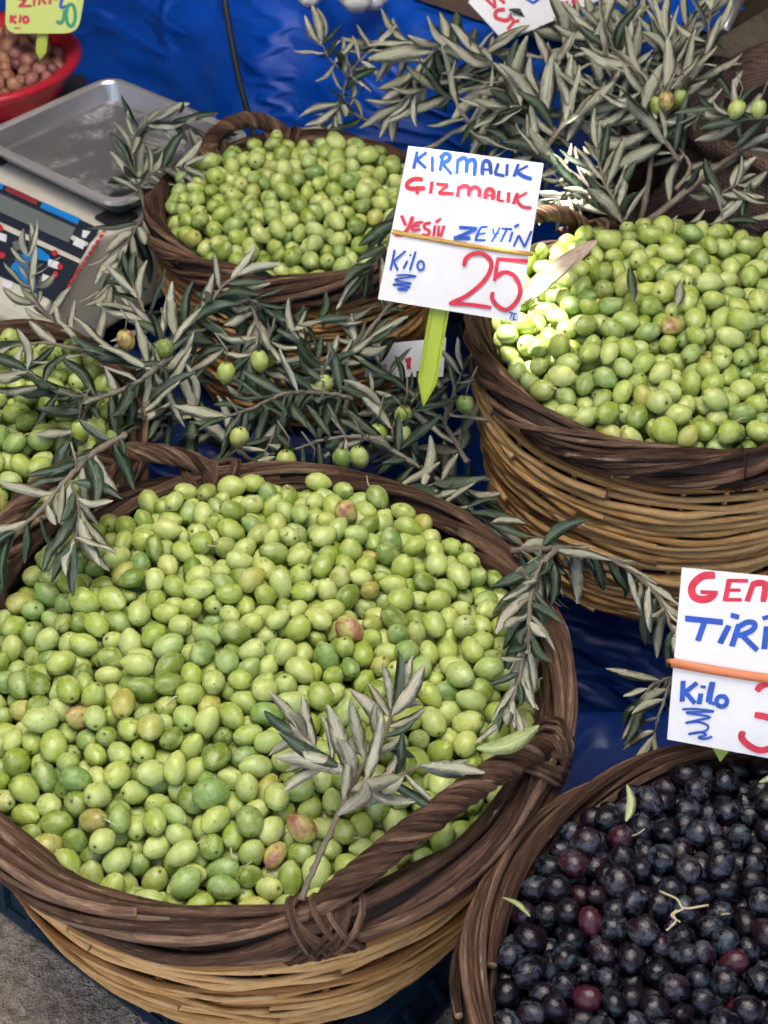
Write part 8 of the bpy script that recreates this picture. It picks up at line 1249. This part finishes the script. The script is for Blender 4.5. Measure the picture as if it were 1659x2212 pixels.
# ================================================================== SCALE, TRAY, BOWL
M['cream'] = simple('cream_plastic', (0.62, 0.59, 0.50), 0.45, 0, 10, 0.08)
M['panel'] = simple('dark_panel', (0.020, 0.027, 0.042), 0.35, 0, 20, 0.2)
M['lcd'] = simple('lcd_glass', (0.15, 0.17, 0.165), 0.25, 0, 60, 0.12)
M['sky_sticker'] = simple('blue_sticker', (0.010, 0.22, 0.62), 0.4); M['white_ink'] = simple('white_print', (0.72, 0.73, 0.74), 0.5)
M['red_print'] = simple('red_print', (0.52, 0.03, 0.04), 0.5); M['dark_red_print'] = simple('dark_red_print', (0.26, 0.03, 0.04), 0.5)
M['rubber'] = simple('black_rubber', (0.012, 0.012, 0.013), 0.55)
def steel():
    m, nt, b = new_mat('brushed_steel'); g = G(nt); oc = g.n('ShaderNodeTexCoord').outputs['Object']
    s = g.n('ShaderNodeVectorMath', {0: oc, 1: (6, 160, 160)}, operation='MULTIPLY').outputs[0]
    nn = g.noise(s, 1.0, 4, 0.6); sm = g.noise(oc, 28, 5, 0.7)
    g.to(g.mix(sm, (0.42, 0.41, 0.43), (0.66, 0.65, 0.66)), b, 'Base Color'); b.inputs['Metallic'].default_value = 0.85
    g.to(g.rng(sm, 0.3, 0.7, 0.28, 0.5), b, 'Roughness'); g.bump(nn, 0.15, 0.001, b); return m
M['steel'] = steel()
def worn():
    m, nt, b = new_mat('worn_steel'); g = G(nt); oc = g.n('ShaderNodeTexCoord').outputs['Object']
    n1 = g.noise(oc, 14, 6, 0.7, 0.6); n2 = g.noise(g.n('ShaderNodeVectorMath', {0: oc, 1: (30, 140, 30)}, operation='MULTIPLY').outputs[0], 1.0, 4, 0.7)
    col = g.mix(n1, (0.12, 0.12, 0.13), (0.24, 0.235, 0.25)); salt = g.math('MULTIPLY', g.rng(n1, 0.50, 0.66), g.rng(n2, 0.35, 0.6))
    g.to(g.mix(salt, col, (0.62, 0.61, 0.62)), b, 'Base Color'); b.inputs['Metallic'].default_value = 0.35; b.inputs['Roughness'].default_value = 0.5; return m
M['worn_steel'] = worn(); M['rim_highlight'] = simple('rim_highlight', (0.80, 0.79, 0.78), 0.32, 0.7)  # rim lip gets a brighter steel, its highlight put into the colour
SCALE_C = Vector((-0.335, 1.710, 0.0)); SC_ROT = math.atan2(EX.y, EX.x)
def scale():
    root = empty('weighing_scale', SCALE_C + Vector((0, 0, 0.208)), SC_ROT); zb = -0.208
    prof = [(-0.262, 0.245), (-0.262, 0.302), (-0.252, 0.311), (-0.165, 0.358), (-0.153, 0.367), (0.125, 0.367), (0.140, 0.358), (0.140, 0.245)]
    hx = 0.128; mb = MB(); n = len(prof)
    vs = [(-0.19, y, z + zb) for y, z in prof] + [(hx, y, z + zb) for y, z in prof]
    mb.add(vs, [tuple(range(n)), tuple(range(2*n-1, n-1, -1))] + [(i, n + i, n + (i+1) % n, (i+1) % n) for i in range(n)])
    o = mb.build('body', M['cream'], root, False); bv = o.modifiers.new('bevel', 'BEVEL'); bv.width = 0.006; bv.segments = 3
    for x in (-0.15, 0.09):
        for y in (-0.19, 0.11):
            f = MB(); f.lathe([(0.0005, 0.001), (0.016, 0.001), (0.016, 0.036), (0.0005, 0.036)], 14, (x, y, 0)); f.build('foot', M['rubber'], root)
    # keypad panel on the slope
    Mw = Matrix.Translation(SCALE_C) @ Matrix.Rotation(SC_ROT, 4, 'Z')
    pa = Mw @ Vector((0, -0.252, 0.311)); pb = Mw @ Vector((0, -0.165, 0.358)); sl = (pb - pa).normalized(); n3 = EX.cross(sl).normalized()
    Mi = root.matrix_basis.inverted()
    def Wp(z, lift): return Mi @ (on_plane(z[0] / 3.95 * 0.8640625, (420 + z[1] / 3.95) * 0.8640625, pa, n3) + n3 * lift)
    def patch(name, poly, mat, lift, th=0.0008):
        m = MB(); k = len(poly); m.add([Wp(p, lift) for p in poly] + [Wp(p, lift - th) for p in poly], [tuple(range(k)), tuple(range(2*k-1, k-1, -1))] + [(i, k+i, k+(i+1) % k, (i+1) % k) for i in range(k)])
        m.build(name, M[mat], root, False)
    patch('display_panel', [(-200,60),(985,600),(800,900),(-200,440)], 'panel', 0.0012)
    patch('keypad', [(-260,480),(785,945),(560,1330),(-300,930)], 'panel', 0.0012)
    patch('display', [(-200,165),(750,600),(680,745),(-200,350)], 'lcd', 0.0018)
    patch('printed_strip', [(80,185),(390,325),(370,375),(60,232)], 'dark_red_print', 0.0019)
    patch('printed_strip', [(430,345),(795,505),(770,565),(405,400)], 'sky_sticker', 0.0019)
    patch('printed_strip', [(-200,70),(45,175),(25,222),(-200,120)], 'sky_sticker', 0.0019)
    patch('logo', [(825,620),(900,635),(850,700),(815,690)], 'white_ink', 0.0019); patch('logo', [(760,690),(850,735),(825,810),(725,765)], 'white_ink', 0.0021)
    for t in range(14):
        a = (1035 - 500 * t / 14, 600 + 770 * t / 14); patch('red_mark', [(a[0], a[1]), (a[0] + 26, a[1] + 6), (a[0] + 4, a[1] + 42), (a[0] - 24, a[1] + 34)], 'red_print', 0.0010)
    for (x, y) in ((10, 600), (550, 850), (600, 985), (555, 1060), (30, 870)):
        patch('button', [(x + 30 * math.cos(q * 1.047), y + 34 * math.sin(q * 1.047)) for q in range(6)], 'red_print', 0.0022)
    for (x, y) in ((25, 690), (540, 960), (480, 1110), (90, 1160)):
        patch('button', [(x - 50, y - 55), (x + 50, y - 20), (x + 40, y + 50), (x - 60, y + 15)], 'white_ink', 0.0022)
    patch('sticker', [(110,980),(250,830),(400,800),(500,880),(480,930),(340,900),(260,980),(300,1080),(420,1170),(400,1240),(280,1180),(170,1060)], 'sky_sticker', 0.0016)
    patch('sticker', [(130,740),(210,720),(230,800),(150,830)], 'lcd', 0.0019)
    tag(root, 'cream electronic weighing scale with dark keypad at the left edge', 'scale')
    # steel tray on a black carrier
    t = empty('steel_tray', SCALE_C + Vector((0, 0, 0.352)), SC_ROT)
    hx, hy = 0.132, 0.115
    def rr(hx, hy, r, z, k=6):
        out = []
        for cx, cy, a0 in ((hx - r, hy - r, 0), (-hx + r, hy - r, 90), (-hx + r, -hy + r, 180), (hx - r, -hy + r, 270)):
            for q in range(k + 1): a = R_(a0 + 90 * q / k); out.append((cx + r * math.cos(a), cy + r * math.sin(a), z))
        return out
    loops = [rr(hx - 0.022, hy - 0.022, 0.012, 0.0235), rr(hx - 0.016, hy - 0.016, 0.016, 0.025), rr(hx - 0.010, hy - 0.010, 0.020, 0.046), rr(hx - 0.007, hy - 0.007, 0.022, 0.049), rr(hx, hy, 0.026, 0.048), rr(hx + 0.001, hy + 0.001, 0.027, 0.043), rr(hx - 0.004, hy - 0.004, 0.024, 0.042), rr(hx - 0.009, hy - 0.009, 0.020, 0.034), rr(hx - 0.018, hy - 0.018, 0.016, 0.0215)]
    mb = MB(); m = len(loops[0]); vs = [p for l in loops for p in l]
    fs = [(j*m+i, j*m+(i+1) % m, (j+1)*m+(i+1) % m, (j+1)*m+i) for j in range(len(loops)-1) for i in range(m)] + [tuple(range(len(vs)-1, len(vs)-m-1, -1))]
    mb.add(vs, fs)
    for k in range(2 * m, 5 * m): mb.mi[k] = 1
    mb.build('pan', [M['steel'], M['rim_highlight']], t, False); mb = MB(); mb.add(loops[0], [tuple(range(m))]); mb.build('pan_floor', M['worn_steel'], t, False)
    c = MB(); lo = [rr(hx - 0.024, hy - 0.024, 0.016, 0.0210), rr(hx - 0.022, hy - 0.022, 0.02, 0.0205), rr(hx - 0.022, hy - 0.022, 0.02, 0.0165), rr(hx - 0.03, hy - 0.03, 0.02, 0.0155)]
    vs = [p for l in lo for p in l]; c.add(vs, [(j*m+i, j*m+(i+1) % m, (j+1)*m+(i+1) % m, (j+1)*m+i) for j in range(3) for i in range(m)] + [tuple(range(m))])
    c.build('carrier', M['rubber'], t, False)
    for sx in (1, -1):
        for sy in (1, -1):
            q = MB(); q.box((sx * 0.112 - 0.022, sy * 0.095 - 0.022, 0.0152), (sx * 0.112 + 0.016, sy * 0.095 + 0.016, 0.0212)); o = q.build('corner_block', M['rubber'], t, False)
            bv = o.modifiers.new('bevel', 'BEVEL'); bv.width = 0.006; bv.segments = 3
    tag(t, 'rectangular stainless steel tray on top of the weighing scale', 'tray')
scale()
def box_stand():
    m = simple('stand_box', (0.03, 0.03, 0.034), 0.7, 0, 12, 0.3); root = empty('plastic_box', (-0.60, 1.99, 0.0))
    b = MB(); b.box((-0.14, -0.16, 0.205), (0.16, 0.12, 0.30)); o = b.build('shell', m, root, False); bv = o.modifiers.new('bevel', 'BEVEL'); bv.width = 0.01; bv.segments = 2
    for x in (-0.1, -0.03, 0.04, 0.11):
        b = MB(); b.box((x - 0.008, -0.168, 0.212), (x + 0.008, -0.162, 0.28)); b.build('rib', m, root, False)
    tag(root, 'black box carrying the red bowl at the left edge', 'box')
box_stand()
def bowl():
    c = Vector((-0.552, 1.922, 0.302)); root = empty('plastic_bowl', c); m = simple('red_plastic', (0.50, 0.018, 0.035), 0.32, 0, 6, 0.12)
    prof = [(0.0005, 0.001), (0.085, 0.001), (0.098, 0.006), (0.130, 0.092), (0.142, 0.097), (0.146, 0.104), (0.140, 0.110), (0.130, 0.107), (0.123, 0.098), (0.094, 0.012), (0.0005, 0.010)]
    mb = MB(); mb.lathe(prof, 64); mb.build('shell', m, root)
    tag(root, 'red plastic bowl of brown olives in the top left corner', 'bowl')
    mt, nt, b = new_mat('brown_olive'); g = G(nt); rnd = g.n('ShaderNodeObjectInfo').outputs['Random']
    loc = g.n('ShaderNodeAttribute', attribute_name='loc').outputs['Vector']
    col = g.ramp(rnd, [(0.0, (0.24, 0.085, 0.062)), (0.35, (0.50, 0.235, 0.13)), (0.6, (0.36, 0.135, 0.11)), (0.85, (0.62, 0.33, 0.17)), (1.0, (0.17, 0.055, 0.07))])
    col = g.mix(g.math('MULTIPLY', g.rng(g.noise(loc, 2.0, 4, 0.6), 0.45, 0.7), 0.5), col, (0.13, 0.05, 0.04))
    g.to(col, b, 'Base Color'); b.inputs['Roughness'].default_value = 0.4
    me = [olive_mesh('olive_brown', *s, mt) for s in SH_LO]; rs = random.Random(9); D = np.array(OLIVE_DATA['mid'][1], dtype=float).reshape(-1, 7)
    k = 1.0
    for r in D:
        x, y, z = r[0] / 2000 * k, r[1] / 2000 * k, r[2] / 2000 * k
        if math.hypot(x, y) > 0.117 or x < -0.08 or z < -0.012: continue
        o = link('brown_olive', rs.choice(me)); o.location = c + Vector((x, y, 0.084 + z * 0.8))
        uz = max(-1.0, min(1.0, r[4] / 30)); h = math.sqrt(1 - uz * uz); az = R_(r[3] * 4)
        o.rotation_mode = 'QUATERNION'; o.rotation_quaternion = Vector((0, 0, 1)).rotation_difference(Vector((h * math.cos(az), h * math.sin(az), uz)))
        o.scale = (r[6] / 2e4 * .97, r[6] / 2e4 * .97, r[5] / 2e4 * 1.05)
        tag(o, 'reddish brown olive heaped in the red bowl', 'olive', 'brown olives in the red bowl')
bowl()

# ================================================================== BACKGROUND THINGS
def cord():
    P = [PY(478, -40, 1.97), PY(490, 30, 1.945), PY(506, 120, 1.92), PY(522, 195, 1.90), PY(545, 275, 1.88), PY(560, 330, 1.86)]
    mb = MB(); mb.tube(catmull(P, 6), 0.0042, 8); o = mb.build('electric_cord', M['rubber']); tag(o, 'black cord hanging in front of the blue tarpaulin', 'cord')
cord()
def garlic():
    m = simple('garlic_skin', (0.72, 0.69, 0.64), 0.5, 0, 60, 0.12)
    for i, (px, py, lab) in enumerate(((668, -8, 'leftmost white garlic bulb at the top edge on the back table'), (772, 2, 'largest white garlic bulb at the top edge on the back table'), (806, -2, 'rightmost white garlic bulb at the top edge on the back table'))):
        p = PZ(px, py, 0.49); root = empty('garlic_bulb', (p.x, p.y, 0.478)); s = (0.8, 1.15, 0.9)[i]
        mb = MB(); mb.lathe([(0.0005, 0), (0.012 * s, 0.001), (0.021 * s, 0.012 * s), (0.019 * s, 0.024 * s), (0.008 * s, 0.034 * s), (0.004 * s, 0.05 * s), (0.0005, 0.051 * s)], 20, jit=lambda r, z, a: (r * (1 + 0.07 * math.cos(6 * a)), 0)); mb.build('bulb', m, root)
        r = MB(); r.lathe([(0.0005, -0.003), (0.006, -0.003), (0.007, 0.001)], 8); r.build('roots', M['twig'], root)
        tag(root, lab, 'garlic', 'garlic bulbs on the back table')
garlic()
def boards():
    root = empty('wooden_tray', PZ(960, 10, 0.478) + EY * 0.06, SC_ROT); m = simple('tray_wood', (0.16, 0.10, 0.06), 0.7, 0, 20, 0.3, 0.3)
    for lo, hi in (((-0.12, -0.07, 0.0), (0.14, -0.055, 0.03)), ((-0.12, 0.08, 0.0), (0.14, 0.095, 0.03)), ((-0.12, -0.054, 0.0), (-0.105, 0.079, 0.03)), ((0.125, -0.054, 0.0), (0.14, 0.079, 0.03))):
        b = MB(); b.box(lo, hi); b.build('side', m, root, False)
    b = MB(); b.box((-0.104, -0.054, 0.001), (0.124, 0.079, 0.006)); b.build('base', M['rubber'], root, False)
    tag(root, 'shallow wooden tray at the top edge on the back table', 'tray')
boards()
def sacks():
    m, nt, b = new_mat('burlap'); g = G(nt); oc = g.n('ShaderNodeTexCoord').outputs['Object']
    n1 = g.noise(oc, 8, 5, 0.65)
    w1 = g.n('ShaderNodeTexWave', {'Vector': oc, 'Scale': 70.0, 'Distortion': 1.5, 'Detail': 2.0}, bands_direction='Z').outputs['Fac']
    w2 = g.n('ShaderNodeTexWave', {'Vector': oc, 'Scale': 70.0, 'Distortion': 1.5, 'Detail': 2.0}, bands_direction='X').outputs['Fac']
    wv = g.math('MULTIPLY', w1, w2)
    g.to(g.mix(wv, g.mix(n1, (0.07, 0.040, 0.030), (0.15, 0.090, 0.07)), g.mix(n1, (0.19, 0.12, 0.09), (0.36, 0.23, 0.18))), b, 'Base Color')
    b.inputs['Roughness'].default_value = 0.9; g.bump(wv, 0.6, 0.002, b)
    def sack(c, R, h, seed, label):
        root = empty('burlap_sack', c)
        def jit(r, z, a): return r * (1 + 0.07 * nz3(math.cos(a) * 2 + seed, math.sin(a) * 2, z * 9) + 0.03 * nz3(math.cos(a) * 6, math.sin(a) * 6 + seed, z * 20)), 0.03 * nz3(math.cos(a) * 2.2, math.sin(a) * 2.2, seed) * min(1, z / 0.15)
        prof = [(R * .8, 0.0), (R * .98, h * .2), (R * 1.04, h * .45), (R * .98, h * .7), (R * .90, h * .88), (R * .93, h * .98), (R * .90, h * 1.03), (R * .80, h * 1.0), (R * .74, h * .86), (R * .5, h * .83), (0.001, h * .84)]
        mb = MB(); mb.lathe(prof[:9], 72, jit=jit); so = mb.build('cloth', m, root)
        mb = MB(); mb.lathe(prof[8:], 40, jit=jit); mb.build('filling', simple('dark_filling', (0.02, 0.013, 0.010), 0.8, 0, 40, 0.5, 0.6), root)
        cu = MB(); pts = []
        for q in range(41):
            a = 2 * math.pi * q / 40; r, dz = jit(R * .93, h, a); pts.append((r * math.cos(a), r * math.sin(a), h * 1.0 + dz))
        cu.tube(pts, 0.012, 8); cu.build('rolled_edge', m, root)
        tag(root, label, 'sack', 'brown burlap sacks behind the right basket')
    sack((0.60, 1.83, 0.195), 0.215, 0.175, 3, 'open brown burlap sack with rolled edge at the top right')
    sack((0.44, 1.585, 0.196), 0.150, 0.125, 8, 'smaller dark burlap sack between the right basket and the branches')
sacks()
def scoop():
    root = empty('metal_scoop', PY(1565, 62, 1.80)); base = root.location.copy(); m = M['steel']
    a = PY(1563, 66, 1.80) - base; b = PY(1610, -30, 1.90) - base; c = PY(1640, -110, 1.99) - base
    mb = MB(); mb.tube([a, a.lerp(b, .5), b, c], 0.007, 10); mb.build('handle', m, root)
    s = MB(); d = (c - b).normalized(); sd_ = d.cross(Vector((0, 0, 1))).normalized(); up = sd_.cross(d)
    vs = []
    for i in range(6):
        for k in range(9):
            f = math.pi * k / 8; vs.append(c + d * (0.02 * i) + sd_ * math.cos(f) * 0.03 - up * math.sin(f) * 0.025)
    s.add(vs, [(i*9+k, i*9+k+1, (i+1)*9+k+1, (i+1)*9+k) for i in range(5) for k in range(8)]); s.build('blade', m, root)
    tag(root, 'steel scoop handle sticking out of the sack at the top right', 'scoop')
scoop()
def stalks():
    m = simple('dry_stalk', (0.52, 0.43, 0.27), 0.7)
    root = empty('dry_stalk', PZ(1470, 1960, 0.492)); base = root.location.copy()
    def tw(pts, r, name):
        mb = MB(); mb.tube(catmull([PZ(*p) - base for p in pts], 4), r, 5); mb.build(name, m, root)
    tw([(1425, 1925, .494), (1462, 1942, .499), (1478, 1962, .498), (1530, 1955, .496)], 0.0007, 'stem')
    tw([(1478, 1962, .498), (1455, 1975, .497), (1460, 1990, .495), (1440, 2010, .494)], 0.0006, 'rootlet'); tw([(1462, 1965, .497), (1450, 1978, .495), (1470, 1992, .494)], 0.0005, 'rootlet')
    tag(root, 'pale dry rootlet lying on the black olives', 'stalk')
stalks()
